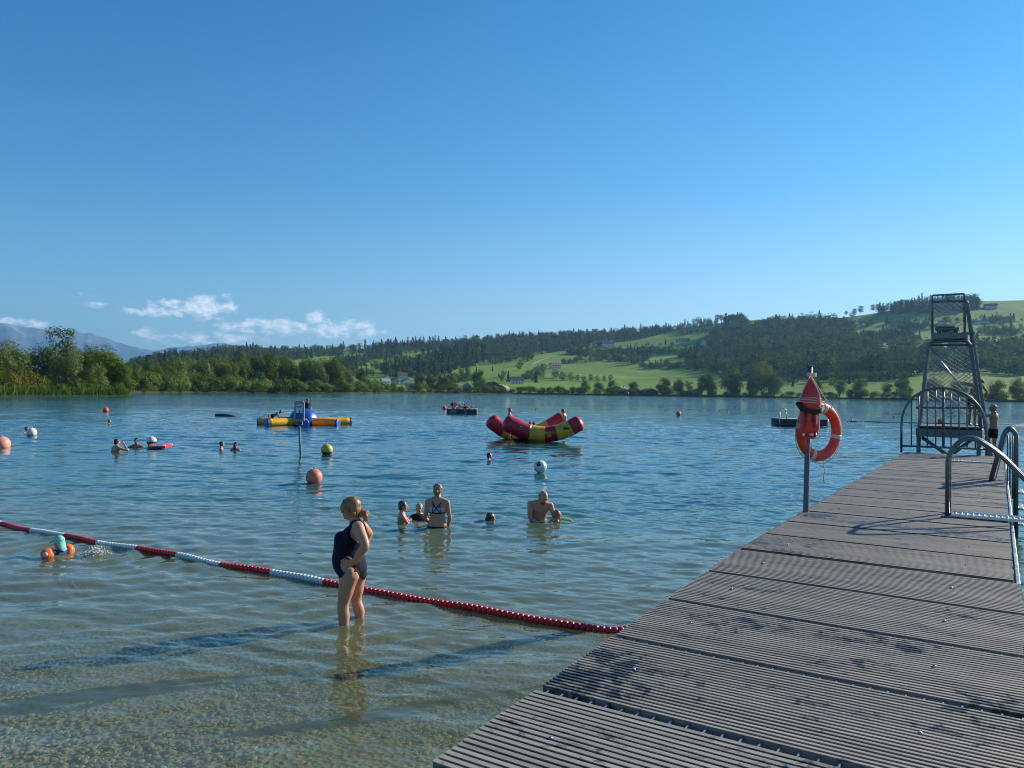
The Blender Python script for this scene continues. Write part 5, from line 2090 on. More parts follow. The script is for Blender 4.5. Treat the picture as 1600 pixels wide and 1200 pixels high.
m = MB()
pv_ = Sf[int(.59 * (len(Sf) - 1))] + Vector((0, -R_f * .99, -R_f * .12))
m.tube([pv_, pv_ + Vector((0, -.09, -.02))], [.10, .07], 12)
m.build('air_valve', I_GOLD, rk)

# ------------------------------------------------------------------ rafts, log, air mat
DARKW = mat('raft_dark_wood', (0.045, 0.045, 0.048), .75, var=.3, nscale=2)
PALEW = mat('raft_deck_boards', (0.38, 0.36, 0.34), .8, var=.15, nscale=2)
r1 = at_z(721.5, 647, 0)
raft = thing('raft', r1, 'dark bathing raft crowded with resting bathers far out', 'raft', 'bathing rafts')
k_ = r1.y / F_PX
m = MB()
m.box((0, 1.6, .22), (47 * k_, 3.3, .55), None, .03)
m.build('raft_body', DARKW, raft)
m = MB()
for i in range(10):
    m.box((0, .12 + i * .33, .52), (46.5 * k_, .28, .05))
m.build('raft_deck', PALEW, raft)
m = MB()
for x in (-16, -11, 6):
    m.box((x * k_, -.06, .25), (5 * k_, .06, .40))
m.build('fender', mat('fender_blue_grey', (0.10, 0.16, 0.20), .6), raft)
m = MB()
for x in (-5.5, -2.5, 1.5):
    rail_tube(m, [(x * k_, .2, .5), (x * k_, .2, 1.25), (x * k_, .75, 1.25), (x * k_, .75, .5)], .03, .1, 6)
m.build('handrail', GALV, raft)

r2 = at_z(1258, 666.5, 0)
raft2 = thing('raft', r2, 'small dark raft with bent ladder rail behind the lifebuoy', 'raft', 'bathing rafts')
k_ = r2.y / F_PX
m = MB()
m.box((0, 1.4, .30), (69 * k_, 2.8, .50), None, .02)
m.build('raft_body', DARKW, raft2)
m = MB()
for i in range(9):
    m.box((0, .1 + i * .32, .575), (71 * k_, .27, .05))
m.build('raft_deck', PALEW, raft2)
for x in (-40.5, -30):
    m = MB()
    x0 = x * k_
    m.tube([Vector((x0, -.1 + .0, -.3 if x < -35 else .5)), Vector((x0, -.1, 1.15))], .03, 8)
    m.build('rail_post', GALV, raft2)
m = MB()
m.tube(arc((-35.25 * k_, -.1, 1.15), (1, 0, 0), (0, 0, 1), 5.25 * k_, 0, math.pi, 10), .03, 8)
m.build('rail_bend', GALV, raft2)
m = MB()
m.tube([Vector((35 * k_, -.05, -.3)), Vector((35 * k_, -.05, .62))], .04, 8)
m.build('mooring_post', GALV, raft2)

lg = at_z(353, 650.5, 0)
k_ = lg.y / F_PX
m = MB()
m.tube([(-16.5 * k_, 0, .05), (-8 * k_, .1, .06), (4 * k_, 0, .05), (16 * k_, -.1, -.02)], [.16, .17, .13, .07], 10)
log = m.build('floating_log', DARKW)
log.location = lg
tag(log, 'thin dark floating log lying flat on the open water', 'log')

am = at_z(251, 700.5, 0)
k_ = am.y / F_PX
mat_t = thing('air_mat', am, 'red inflatable air mat with white trim floating by the algae dark buoy', 'air mat')
m = MB()
for i in range(5):
    m.tube([(-12.5 * k_, i * .12 - .24, .05), (12.5 * k_, i * .12 - .24, .09)], .068, 12)
m.ell((-13 * k_, 0, .09), (.13, .30, .10))
m.build('mat_tubes', mat('mat_red', (0.62, 0.03, 0.05), .4, coat=.2), mat_t)
m = MB()
for y in (-.385, .385):
    m.tube([(-12.5 * k_, y * .82, .10), (12.8 * k_, y * .82, .14)], .03, 8)
m.build('white_trim', LW, mat_t)

# outer lane rope far right
m = MB()
pts = [at_z(x, y, .02) for x, y in ((1328, 659), (1350, 658.8), (1380, 659.6), (1410, 660.4), (1450, 661.2), (1520, 662.5), (1640, 664))]
m.tube(pts, .06, 6)
lr_ = m.build('lane_rope', mat('rope_dark_blue', (0.03, 0.055, 0.09), .6))
tag(lr_, 'thin dark lane rope lying on the water behind the diving tower', 'rope')

# splashes: frozen drops of water
SPL, nt, out = new_mat('splash_water')
g1 = nt.n('ShaderNodeBsdfPrincipled')
g1.inputs['Base Color'].default_value = (0.85, 0.88, 0.88, 1)
g1.inputs['Roughness'].default_value = 0.12
g1.inputs['Transmission Weight'].default_value = 0.35
g1.inputs['IOR'].default_value = 1.33
nt.link(g1.outputs[0], out.inputs['Surface'])


def splash(px, py, wpx, hpx, n, label, seed, rmin=.006, rmax=.02):
    c = at_z(px, py, 0)
    k = c.y / F_PX
    rg = random.Random(seed)
    m = MB()
    for i in range(n):
        x = rg.gauss(0, .30) * wpx * k
        y = rg.gauss(0, .22) * wpx * k
        h = abs(rg.gauss(0, .34)) * hpx * k * max(.12, 1 - abs(x) / (wpx * k * .6))
        r = rmin + (rmax - rmin) * rg.random() ** 2.5
        m.ell((x, y, h + .004), (r * rg.uniform(.8, 1.6), r, r * rg.uniform(.8, 1.8)), None, 8, 5)
    for i in range(5):                               # little crown strands
        a = rg.uniform(-1, 1)
        p0 = Vector((a * .2 * wpx * k, rg.uniform(-.1, .1) * wpx * k, 0))
        pts = [p0 + Vector((a * .12 * wpx * k * t, 0, hpx * k * .75 * (t - t * t * .35))) for t in (0, .25, .5, .75, 1.0)]
        m.tube(pts, [rmax * .9, rmax * .6, rmax * .7, rmax * .4, rmax * .5], 6)
    o = m.build('splash', SPL)
    o.location = c
    tag(o, label, 'splash', kind='stuff')


splash(149, 866, 32, 20, 230, 'white splash kicked up behind the child in the mint cap', 3, .004, .013)
splash(1334, 659, 22, 9, 120, 'white splash of a swimmer right of the lifebuoy', 4, .02, .07)
# ------------------------------------------------------------------ people
def skin_mat(name, col):
    m, nt, out = new_mat(name)
    tc = nt.n('ShaderNodeTexCoord').outputs['Object']
    f = nt.noise(tc, 9.0, 4.0, .6)
    c = nt.ramp(f, [(.3, tuple(x * .86 for x in col)), (.7, (col[0] * 1.06, col[1] * 1.02, col[2]))])
    p = nt.n('ShaderNodeBsdfPrincipled')
    nt.link(c, p.inputs['Base Color'])
    p.inputs['Roughness'].default_value = .48
    p.inputs['Specular IOR Level'].default_value = .35
    p.inputs['Subsurface Weight'].default_value = .12
    p.inputs['Subsurface Radius'].default_value = (.015, .006, .003)
    nt.link(nt.bump(nt.noise(tc, 120.0, 2.0), .08, .002), p.inputs['Normal'])
    nt.link(p.outputs[0], out.inputs['Surface'])
    return m


SK_FAIR = skin_mat('skin_fair', (0.56, 0.27, 0.165))
SK_PALE = skin_mat('skin_pale', (0.60, 0.38, 0.28))
SK_TAN = skin_mat('skin_tanned', (0.36, 0.19, 0.12))
LIPS = skin_mat('lips', (0.38, 0.13, 0.10))
EYE = mat('eye_dark', (0.03, 0.022, 0.018), .2)


def hair_mat(name, col):
    m, nt, out = new_mat(name)
    tc = nt.n('ShaderNodeTexCoord').outputs['Object']
    f = nt.noise(nt.mapping(tc, (60, 60, 9)), 1.0, 3.0, .6)
    c = nt.ramp(f, [(.3, tuple(x * .55 for x in col)), (.7, tuple(x * 1.3 for x in col))])
    p = nt.n('ShaderNodeBsdfPrincipled')
    nt.link(c, p.inputs['Base Color'])
    p.inputs['Roughness'].default_value = .42
    nt.link(nt.bump(f, .6, .006), p.inputs['Normal'])
    nt.link(p.outputs[0], out.inputs['Surface'])
    return m


HA_BLOND, HA_DKBLOND = hair_mat('hair_blond', (0.42, 0.30, 0.15)), hair_mat('hair_dark_blond', (0.29, 0.14, 0.050))
HA_BROWN, HA_DARK = hair_mat('hair_brown', (0.085, 0.05, 0.03)), hair_mat('hair_dark', (0.025, 0.018, 0.014))


def cloth(name, col, r=.7):
    return mat(name, col, r, var=.12, nscale=14, bump=.06, bscale=160, spec=.18)


C_NAVY, C_BLACK = cloth('cloth_navy', (0.004, 0.006, 0.020), .75), cloth('cloth_black', (0.010, 0.010, 0.013))
C_LILAC = cloth('cloth_lilac', (0.50, 0.48, 0.56))
C_BLUE = cloth('cloth_blue', (0.02, 0.05, 0.16))


def remesh(mb, voxel, mats, smooth=2, paint=None):
    """melt the closed shapes of mb into one continuous skin"""
    me = mb.mesh('body_raw', mats[0])
    ob = bpy.data.objects.new('body_raw', me)
    COL.objects.link(ob)
    r = ob.modifiers.new('r', 'REMESH')
    r.mode = 'VOXEL'
    r.voxel_size = voxel
    r.use_smooth_shade = True
    s = ob.modifiers.new('s', 'SMOOTH')
    s.factor = .5
    s.iterations = smooth
    dg = bpy.context.evaluated_depsgraph_get()
    dg.update()
    res = bpy.data.meshes.new_from_object(ob.evaluated_get(dg))
    bpy.data.objects.remove(ob)
    bpy.data.meshes.remove(me)
    res.materials.clear()
    for m in mats:
        res.materials.append(m)
    if paint is not None:
        idx = np.zeros(len(res.polygons), dtype=np.int32)
        for i, p in enumerate(res.polygons):
            idx[i] = paint(p.center)
        res.polygons.foreach_set('material_index', idx)
    res.polygons.foreach_set('use_smooth', np.ones(len(res.polygons), dtype=bool))
    res.update()
    return res


def garment(body, pred, off, name, m, parent):
    """cloth that follows the body: the faces of the skin that pass pred, lifted off it and given a thickness"""
    keep = [p for p in body.polygons if pred(p.center)]
    if not keep:
        return None
    used = sorted({v for p in keep for v in p.vertices})
    pos = {v: body.vertices[v].co.copy() for v in used}
    cnt = {}
    for p in keep:
        vs_ = list(p.vertices)
        for a, b in zip(vs_, vs_[1:] + vs_[:1]):
            k_ = (a, b) if a < b else (b, a)
            cnt[k_] = cnt.get(k_, 0) + 1
    nb = {}
    for (a, b), c_ in cnt.items():
        if c_ == 1:
            nb.setdefault(a, []).append(b)
            nb.setdefault(b, []).append(a)
    for _ in range(8):                                     # even out the sewn edge
        new = {v: pos[v] * .5 + sum((pos[q_] for q_ in l_), Vector()) * (.5 / len(l_)) for v, l_ in nb.items()}
        pos.update(new)
    mp = {v: i for i, v in enumerate(used)}
    n = len(used)
    outer = [pos[v] + body.vertices[v].normal * off for v in used]
    inner = [pos[v] - body.vertices[v].normal * .002 for v in used]
    fs = []
    edges = {}
    for p in keep:
        f = [mp[v] for v in p.vertices]
        fs.append(tuple(f))
        for a, b in zip(f, f[1:] + f[:1]):
            edges[(a, b)] = edges.get((a, b), 0) + 1
    for (a, b) in list(edges):
        if (b, a) not in edges:
            fs.append((b, a, a + n, b + n))
    me = bpy.data.meshes.new(name)
    me.from_pydata([v[:] for v in outer + inner], [], fs)
    me.materials.append(m)
    me.polygons.foreach_set('use_smooth', np.ones(len(me.polygons), dtype=bool))
    me.update()
    return add_obj(name, me, parent)


def smooth_chain(pts, rs, k=6):
    P, Rr_ = [], []
    pts = [Vector(p) for p in pts]
    for i in range(len(pts) - 1):
        p0, p1, p2, p3 = pts[max(i - 1, 0)], pts[i], pts[i + 1], pts[min(i + 2, len(pts) - 1)]
        for j in range(k):
            t = j / k
            P.append(.5 * ((2 * p1) + (p2 - p0) * t + (2 * p0 - 5 * p1 + 4 * p2 - p3) * t * t + (3 * p1 - p0 - 3 * p2 + p3) * t ** 3))
            u = t * t * (3 - 2 * t)
            Rr_.append(rs[i] * (1 - u) + rs[i + 1] * u)
    P.append(pts[-1])
    Rr_.append(rs[-1])
    return P, Rr_


def limb(mb, pts, rs):
    P, R_l = smooth_chain(pts, rs)
    mb.tube(P, R_l, 14)
    mb.ell(pts[0], rs[0] * 1.0, None, 12, 8)
    mb.ell(pts[-1], rs[-1] * 1.0, None, 12, 8)


def frame(fwd, up=Vector((0, 0, 1))):
    f = Vector(fwd).normalized()
    r = f.cross(up).normalized()
    u = r.cross(f).normalized()
    return Matrix((r, f, u)).transposed()


def head_shapes(mb, c, face, k, up=Vector((0, 0, 1))):
    """skull, jaw, brow, nose, ears, lips; k scales a head 0.235 m tall"""
    Rm = frame(face, up)

    def P(x, y, z):
        return Vector(c) + Rm @ (Vector((x, y, z)) * k)
    mb.ell(P(0, -.012, .022), Vector((.076, .096, .092)) * k, Rm)
    mb.ell(P(0, .022, -.035), Vector((.060, .066, .076)) * k, Rm)
    mb.ell(P(0, .062, -.082), Vector((.030, .026, .022)) * k, Rm, 12, 8)
    mb.ell(P(0, .078, .030), Vector((.050, .016, .013)) * k, Rm, 12, 8)
    mb.tube([P(0, .084, .020), P(0, .100, -.004), P(0, .108, -.020), P(0, .088, -.030)], [.009 * k, .012 * k, .016 * k, .010 * k], 8)
    mb.ell(P(0, .082, -.050), Vector((.024, .013, .007)) * k, Rm, 12, 6)
    mb.ell(P(0, .080, -.060), Vector((.020, .013, .008)) * k, Rm, 12, 6)
    for s in (-1, 1):
        mb.ell(P(s * .078, -.008, -.004), Vector((.009, .020, .032)) * k, Rm, 10, 8)
        mb.ell(P(s * .040, .056, -.016), Vector((.022, .022, .018)) * k, Rm, 10, 8)
    return P, Rm


def face_paint(P, k):
    pts = [(P(-.031, .084, .012), .0105 * k, 1), (P(.031, .084, .012), .0105 * k, 1), (P(0, .094, -.055), .014 * k, 2), (P(.014, .090, -.055), .012 * k, 2), (P(-.014, .090, -.055), .012 * k, 2)]

    def f(c):
        for p, r, i in pts:
            if (c - p).length < r:
                return i
        return 0
    return f


def hair_cap(P, Rm, k, m, parent, style='short'):
    mb = MB()
    mb.ell(P(0, -.022, .040), Vector((.084, .096, .088)) * k, Rm)
    mb.ell(P(0, -.050, -.010), Vector((.076, .062, .080)) * k, Rm)
    if style == 'long':
        mb.tube([P(0, -.08, .02), P(0, -.105, -.06), P(0, -.10, -.16), P(0, -.085, -.24)], [.06 * k, .07 * k, .06 * k, .025 * k], 12)
    if style in ('bun', 'tail'):
        mb.ell(P(0, -.118, -.018), Vector((.036, .032, .036)) * k, Rm, 14, 10)
    if style == 'tail':
        mb.tube([P(0, -.12, -.02), P(0, -.135, -.07), P(0, -.12, -.13)], [.028 * k, .030 * k, .010 * k], 10)
    for s in (-1, 1):
        mb.ell(P(s * .072, .018, .022), Vector((.014, .030, .040)) * k, Rm, 10, 8)
    for i in range(14):                                    # a little unevenness in the outline
        a, e = i * 2.4, .15 + .09 * i
        mb.ell(P(.076 * math.cos(a) * math.cos(e), -.025 + .085 * math.sin(a) * math.cos(e) - .006, .042 + .078 * math.sin(e)), Vector((.018, .020, .015)) * k, Rm, 8, 6)
    me = remesh(mb, max(.006, .012 * k), [m], 1)
    return add_obj('hair', me, parent)


def hand_shapes(mb, w, d, pn, k, curl=.5, spread=.10):
    """palm, four bent fingers and a thumb; w wrist, d direction, pn palm normal"""
    d = Vector(d).normalized()
    pn = (Vector(pn) - d * Vector(pn).dot(d)).normalized()
    sd = d.cross(pn)
    w = Vector(w)
    Rm = Matrix((sd, d, pn)).transposed()
    mb.ell(w + d * .048 * k, Vector((.040, .055, .016)) * k, Rm, 14, 8)
    for i, (o, L) in enumerate(((-.030, .066), (-.010, .078), (.011, .072), (.030, .056))):
        b = w + d * .085 * k + sd * o * k
        d1 = (d + sd * (i - 1.5) * spread + pn * curl * .35).normalized()
        d2 = (d + sd * (i - 1.5) * spread + pn * curl * 1.1).normalized()
        p1 = b + d1 * L * .5 * k
        p2 = p1 + d2 * L * .5 * k
        mb.tube([b - d * .015 * k, b, p1, p2], [.0095 * k, .0095 * k, .0088 * k, .0068 * k], 8)
        mb.ell(p2, .0068 * k, None, 8, 6)
    t0 = w + d * .030 * k - sd * .030 * k
    t1 = t0 + (d * .5 - sd * .8 + pn * .2).normalized() * .036 * k
    t2 = t1 + (d * .9 - sd * .35 + pn * .3).normalized() * .030 * k
    mb.tube([t0, t1, t2], [.013 * k, .0105 * k, .008 * k], 8)
    mb.ell(t2, .008 * k, None, 8, 6)


STAND = dict(head=(0, .012, .932), neck=(0, -.006, .852), shl=(-.104, -.008, .808), shr=(.104, -.008, .808), ell_=(-.130, -.02, .640), elr=(.130, -.02, .640),
             wrl=(-.135, .045, .480), wrr=(.135, .045, .480), pel=(0, 0, .520), hil=(-.054, 0, .505), hir=(.054, 0, .505), knl=(-.058, .012, .283), knr=(.058, .012, .283),
             anl=(-.058, -.012, .042), anr=(.058, -.012, .042))


def figure(root_loc, H, heading, label, group=None, pose=None, face=(0, 1, 0), skin=SK_FAIR, hair=HA_BROWN, style='short', voxel=.012, female=False,
           wear=(), thick=1.0, child=False, hands=True, part_of='person'):
    """a person as one skin; joints in fractions of the height, x to the person's right, y to the front"""
    J = dict(STAND)
    if pose:
        J.update(pose)
    h = rad(heading)
    R3 = Matrix(((math.cos(h), math.sin(h), 0), (-math.sin(h), math.cos(h), 0), (0, 0, 1)))
    t = thing('person', root_loc, label, 'person', group)
    j = {k: R3 @ (Vector(v) * H) for k, v in J.items() if k != 'bend'}
    s = H / 1.70 * thick
    hk = (H / 1.70) ** .55 if child else H / 1.70
    fw = (R3 @ Vector(face)).normalized()
    mb = MB()
    Pf, Rm = head_shapes(mb, j['head'], fw, hk)
    # torso rings from pelvis to neck
    side0 = (j['hir'] - j['hil']).normalized()
    side1 = (j['shr'] - j['shl']).normalized()
    axis = (j['neck'] - j['pel'])
    front0 = (R3 @ Vector((0, 1, 0)))
    bw = 1.06 if female else 1.0
    prof = [(-.17, .085, .075), (-.10, .140 * bw, .110), (.0, .165 * bw, .120), (.14, .165 * bw, .118), (.38, .135, .100), (.58, .146, .112), (.76, .172, .114), (.88, .176, .092), (.95, .138, .074), (1.02, .072, .062), (1.08, .054, .056)]
    rg = []
    for tt_, wx, wy in prof:
        sd = side0.lerp(side1, min(1, max(0, tt_))).normalized()
        up = axis.normalized()
        fr_ = up.cross(sd).normalized()
        if fr_.dot(front0) < 0 and abs(up.z) > .3:
            fr_ = -fr_
        bend = J.get('bend', 0.0)
        c = j['pel'] + axis * tt_ + fr_ * (-bend * math.sin(math.pi * min(max(tt_, 0), 1))) * H
        rg.append([c + sd * (wx * s * math.cos(a)) + fr_ * (wy * s * math.sin(a)) for a in [2 * math.pi * i / 20 for i in range(20)]])
    mb.rings(rg)
    mb.tube([j['neck'] - axis.normalized() * .03 * s, j['neck'] + (j['head'] - j['neck']) * .5], [.060 * s, .054 * s], 14)
    for L in 'lr':
        limb(mb, [j['neck'] + (j['head'] - j['neck']) * .12, j['neck'].lerp(j['sh' + L], .55), j['sh' + L]], [.046 * s, .050 * s, .052 * s])
    if female:
        for sgn in (-1, 1):
            mb.ell(j['pel'] + axis * .66 + side1 * sgn * .075 * s + front0 * .085 * s, Vector((.066, .062, .062)) * s, None, 14, 10)
    for L in 'lr':
        sh, el, wr = j['sh' + L], j['ell_' if L == 'l' else 'elr'], j['wr' + L]
        limb(mb, [sh, sh.lerp(el, .45), el, el.lerp(wr, .35), wr], [.054 * s, .046 * s, .037 * s, .039 * s, .026 * s])
        if hands:
            hd_ = J.get('hand' + L)
            dvec = (R3 @ Vector(hd_)) if hd_ else (wr - el).normalized()
            inward = (side1 if L == 'l' else -side1)
            hand_shapes(mb, wr, dvec, inward + front0 * .3, hk if child else H / 1.70, .6)
        hi, kn, an_ = j['hi' + L], j['kn' + L], j['an' + L]
        limb(mb, [hi, hi.lerp(kn, .5), kn, kn.lerp(an_, .35), an_], [.090 * s, .076 * s, .054 * s, .056 * s, .036 * s])
        ft = J.get('foot' + L)
        fd = (R3 @ Vector(ft)).normalized() if ft else front0
        mb.tube([an_ + fd * -.035 * s - Vector((0, 0, .025 * s)), an_ + fd * .06 * s - Vector((0, 0, .035 * s)), an_ + fd * .15 * s - Vector((0, 0, .045 * s)), an_ + fd * .19 * s - Vector((0, 0, .048 * s))], [.034 * s, .038 * s, .034 * s, .016 * s], 12)
    body = remesh(mb, voxel, [skin, EYE, LIPS], 2, face_paint(Pf, hk))
    add_obj('body', body, t)
    if hair is not None:
        hair_cap(Pf, Rm, hk, hair, t, style)

    # which bone a point of the skin belongs to
    bones = [('torso', j['pel'] - axis * .15, j['neck'], .15 * s), ('head', j['head'], j['neck'].lerp(j['head'], .6), .10 * hk)]
    for L in 'lr':
        bones += [('thigh', j['hi' + L], j['kn' + L], .085 * s), ('shin', j['kn' + L], j['an' + L], .05 * s), ('upper', j['sh' + L], j['ell_' if L == 'l' else 'elr'], .05 * s), ('fore', j['ell_' if L == 'l' else 'elr'], j['wr' + L], .04 * s)]

    def bone(c):
        best = None
        for nm, a, b, r in bones:
            ab = b - a
            u = max(0, min(1, (c - a).dot(ab) / max(ab.length_squared, 1e-9)))
            d_ = (c - (a + ab * u)).length - r
            if best is None or d_ < best[0]:
                best = (d_, nm, u)
        return best[1], best[2]

    def tz(c):
        return (c - j['pel']).dot(axis) / axis.length_squared
    for kind, m_ in wear:
        if kind == 'trunks':
            garment(body, lambda c: (lambda b: (b[0] == 'torso' and tz(c) < .12) or (b[0] == 'thigh' and b[1] < .52))(bone(c)), .010 * s, 'swim_trunks', m_, t)
        elif kind == 'brief':
            garment(body, lambda c: (lambda b: (b[0] == 'torso' and tz(c) < .10) or (b[0] == 'thigh' and b[1] < .12))(bone(c)), .006 * s, 'bikini_bottom', m_, t)
        elif kind == 'band':
            garment(body, lambda c: bone(c)[0] == 'torso' and .56 < tz(c) < .72, .006 * s, 'bikini_band', m_, t)
        elif kind == 'band_trim':
            garment(body, lambda c: bone(c)[0] == 'torso' and .525 < tz(c) < .562, .008 * s, 'bikini_trim', m_, t)
        elif kind == 'shirt':
            garment(body, lambda c: (lambda b: (b[0] == 'torso' and tz(c) > -.05 and tz(c) < .97) or (b[0] == 'upper' and b[1] < .55))(bone(c)), .010 * s, 'swim_shirt', m_, t)
        elif kind == 'onepiece':
            garment(body, lambda c: (lambda b: (b[0] == 'torso' and tz(c) < .78) or (b[0] == 'thigh' and b[1] < .12))(bone(c)), .006 * s, 'swimsuit', m_, t)
    t['H'] = H
    del t['H']
    return t, j, Pf, Rm, hk, body


def in_water(px, py_w, py_top, H, heading, label, **kw):
    """stand or float a figure so that its head top and waterline match the given picture rows"""
    p = at_z(px, py_w, 0)
    top = at_d(px, py_top, p.y).z
    pose = kw.get('pose') or {}
    hz = (pose.get('head', STAND['head'])[2] + .068) * H
    if kw.get('child'):
        hz = pose.get('head', STAND['head'])[2] * H + .125 * (H / 1.7) ** .55
    return figure(Vector((p.x, p.y, top - hz)), H, heading, label, **kw)


SWIM = 'bathers in the open water'
# --- woman in the lilac bikini top, from behind
tB, jB, PB, RB_, kB, bodyB = in_water(683, 826, 756.5, 1.68, 4, 'woman seen from behind in a lilac banded bikini standing hip deep', group='bathers near the float line',
    pose=dict(ell_=(-.132, .02, .635), elr=(.132, .02, .635), wrl=(-.09, .13, .54), wrr=(.10, .13, .54)), face=(.10, 1, -.05), skin=SK_FAIR, hair=HA_DKBLOND, style='bun', voxel=.0085, female=True,
    wear=(('brief', C_NAVY), ('band', C_LILAC), ('band_trim', C_NAVY)))
from mathutils.bvhtree import BVHTree
bvB = BVHTree.FromPolygons([v.co for v in bodyB.vertices], [list(p.vertices) for p in bodyB.polygons])


def on_back(q):
    hit = bvB.ray_cast(q + R3B @ Vector((0, -.6, 0)), R3B @ Vector((0, 1, 0)))
    return (hit[0] + hit[1] * .006) if hit[0] is not None else q


m = MB()
hB = rad(4)
R3B = Matrix(((math.cos(hB), math.sin(hB), 0), (-math.sin(hB), math.cos(hB), 0), (0, 0, 1)))
for s in (-1, 1):                                        # crossing back straps
    pts = []
    for f in np.linspace(0, 1, 12):
        x = s * (.085 * (1 - f) - .075 * f)
        z = (.815 * (1 - f) + .695 * f)
        y = -.112 + .050 * (1 - f) ** 2
        pts.append(on_back(R3B @ Vector((x, y - .006, z * 1.68))))
    m.tube(pts, .0085, 6)
    pts = []
    for f in np.linspace(0, 1, 10):
        x = s * (.055 * (1 - f) + .075 * f)
        pts.append(on_back(R3B @ Vector((x, -.118 + .05 * (1 - f) ** 2, (.80 * (1 - f) + .695 * f) * 1.68))))
    m.tube(pts, .006, 6)
m.build('crossed_straps', C_NAVY, tB)

# --- boy and child beside her
in_water(628.5, 818, 782.5, 1.28, 78, 'bare chested boy standing in profile beside the woman in the bikini', group='bathers near the float line',
    pose=dict(elr=(.125, .10, .66), ell_=(-.120, .13, .66), wrr=(.09, .27, .655), wrl=(-.06, .30, .665)), face=(0, 1, -.12), skin=SK_FAIR, hair=HA_BROWN, voxel=.0085, child=True, wear=(('trunks', C_BLUE),))
in_water(654.5, 811.5, 786.5, 1.16, 150, 'blond child in a navy swim shirt between the boy and the woman', group='bathers near the float line',
    pose=dict(elr=(.20, .06, .76), ell_=(-.20, .06, .76), wrr=(.31, .10, .725), wrl=(-.30, .12, .725)), face=(.28, 1, -.1), skin=SK_FAIR, hair=HA_BLOND, voxel=.0085, child=True, wear=(('shirt', C_NAVY),))
in_water(766, 814.5, 801.5, 1.5, 60, 'swimmer with only a dark wet head above water right of the woman in the bikini', group='bathers near the float line', hair=HA_DARK, style='bun', voxel=.0095, skin=SK_TAN, female=True, wear=(('onepiece', C_BLACK),))

# --- bald man bending over a child
tM, jM, PM, RM, kM, _b = in_water(841, 812, 764, 1.80, 168, 'bald bare chested man bending down to a child in the water', group='bathers near the float line',
    pose=dict(head=(-.012, .165, .872), neck=(0, .098, .812), shl=(-.112, .085, .775), shr=(.108, .075, .795), pel=(0, -.02, .52), bend=.02, ell_=(-.150, .12, .640), elr=(.122, .12, .655), wrl=(-.035, .21, .565), wrr=(.015, .215, .565)),
    face=(-.18, .80, -.58), skin=SK_FAIR, hair=None, voxel=.009, thick=1.08, wear=(('trunks', C_BLUE),))
hb = MB()
hb.ell(PM(0, -.045, -.005), Vector((.080, .066, .045)) * kM, RM)
for s_ in (-1, 1):
    hb.ell(PM(s_ * .070, -.02, .005), Vector((.013, .040, .034)) * kM, RM, 10, 8)
add_obj('hair', remesh(hb, .008, [HA_BROWN], 1), tM)
hb = MB()
hb.ell(PM(0, .050, -.078), Vector((.050, .046, .036)) * kM, RM)
add_obj('beard', remesh(hb, .008, [HA_BROWN], 1), tM)
tC, jC, PC, RC, kC, _b = in_water(870, 814.5, 797, 1.12, 75, 'sandy haired child held by the bald man, head and shoulders above water', group='bathers near the float line', face=(.1, 1, -.1),
    pose=dict(elr=(.15, .10, .70), ell_=(-.15, .10, .70), wrr=(.12, .22, .76), wrl=(-.10, .22, .76)), skin=SK_FAIR, hair=HA_DKBLOND, voxel=.009, child=True, wear=(('trunks', C_BLUE),))
c = at_z(880, 812.5, 0)
m = MB()
m.tube([(-.22, -.10, -.03), (-.14, -.02, .005), (-.04, .03, .012), (.06, .02, .010), (.14, -.05, -.005), (.20, -.12, -.04)], .026, 12)
nd = m.build('pool_noodle', mat('neon_foam', (0.62, 0.78, 0.06), .8, var=.1, nscale=20))
nd.location = c
tag(nd, 'neon yellow foam noodle under the sandy haired child', 'pool noodle')

# --- child with armbands and mint cap
tK, jK, PK, RK, kK, _b = in_water(92.5, 867, 838, 1.02, -72, 'small child in a mint sun cap and orange armbands swimming by the float line', face=(0, 1, -.10),
    pose=dict(elr=(.19, .05, .765), ell_=(-.19, .05, .765), wrr=(.20, .17, .68), wrl=(-.20, .17, .68), knl=(-.07, -.10, .34), knr=(.07, -.12, .36), anl=(-.07, -.28, .20), anr=(.07, -.30, .22)),
    skin=SK_FAIR, hair=HA_BLOND, voxel=.0075, child=True, wear=(('shirt', C_BLUE),))
MINT = cloth('cloth_mint', (0.22, 0.66, 0.52))
MINTD = cloth('cloth_mint_dark', (0.10, 0.42, 0.34))
m = MB()
m.ell(PK(0, -.014, .050), Vector((.092, .110, .092)) * kK, RK)
cap = remesh(m, .008, [MINT], 2)
cap_o = add_obj('sun_cap', cap, tK)
m = MB()
ringv = []
for f, zz, rr in ((0, .048, .100), (.5, .040, .150), (1, .026, .182)):
    ringv.append([PK(rr * .62 * math.sin(a), .02 + rr * math.cos(a) * (1 if True else 1), zz) for a in np.linspace(-1.25, 1.25, 12)])
vs = [v for r_ in ringv for v in r_]
fs = [(i * 12 + k, i * 12 + k + 1, (i + 1) * 12 + k + 1, (i + 1) * 12 + k) for i in range(2) for k in range(11)]
m._add(vs, fs, True)
m._add([v + RK @ Vector((0, 0, -.007)) for v in vs], [f[::-1] for f in fs], True)
m.build('cap_brim', MINTD, cap_o)
m = MB()
fl = []
for zz, rr, y0 in ((.045, .094, -.02), (-.03, .096, -.028), (-.10, .092, -.050), (-.155, .072, -.085)):
    fl.append([PK(rr * math.sin(a) * .95, y0 - rr * math.cos(a), zz + .012 * math.sin(a * 5)) for a in np.linspace(-1.12, 1.12, 16)])
vs = [v for r_ in fl for v in r_]
fs = [(i * 16 + k, i * 16 + k + 1, (i + 1) * 16 + k + 1, (i + 1) * 16 + k) for i in range(3) for k in range(15)]
m._add(vs, fs, True)
m._add([v + RK @ Vector((0, .008, 0)) for v in vs], [f[::-1] for f in fs], True)
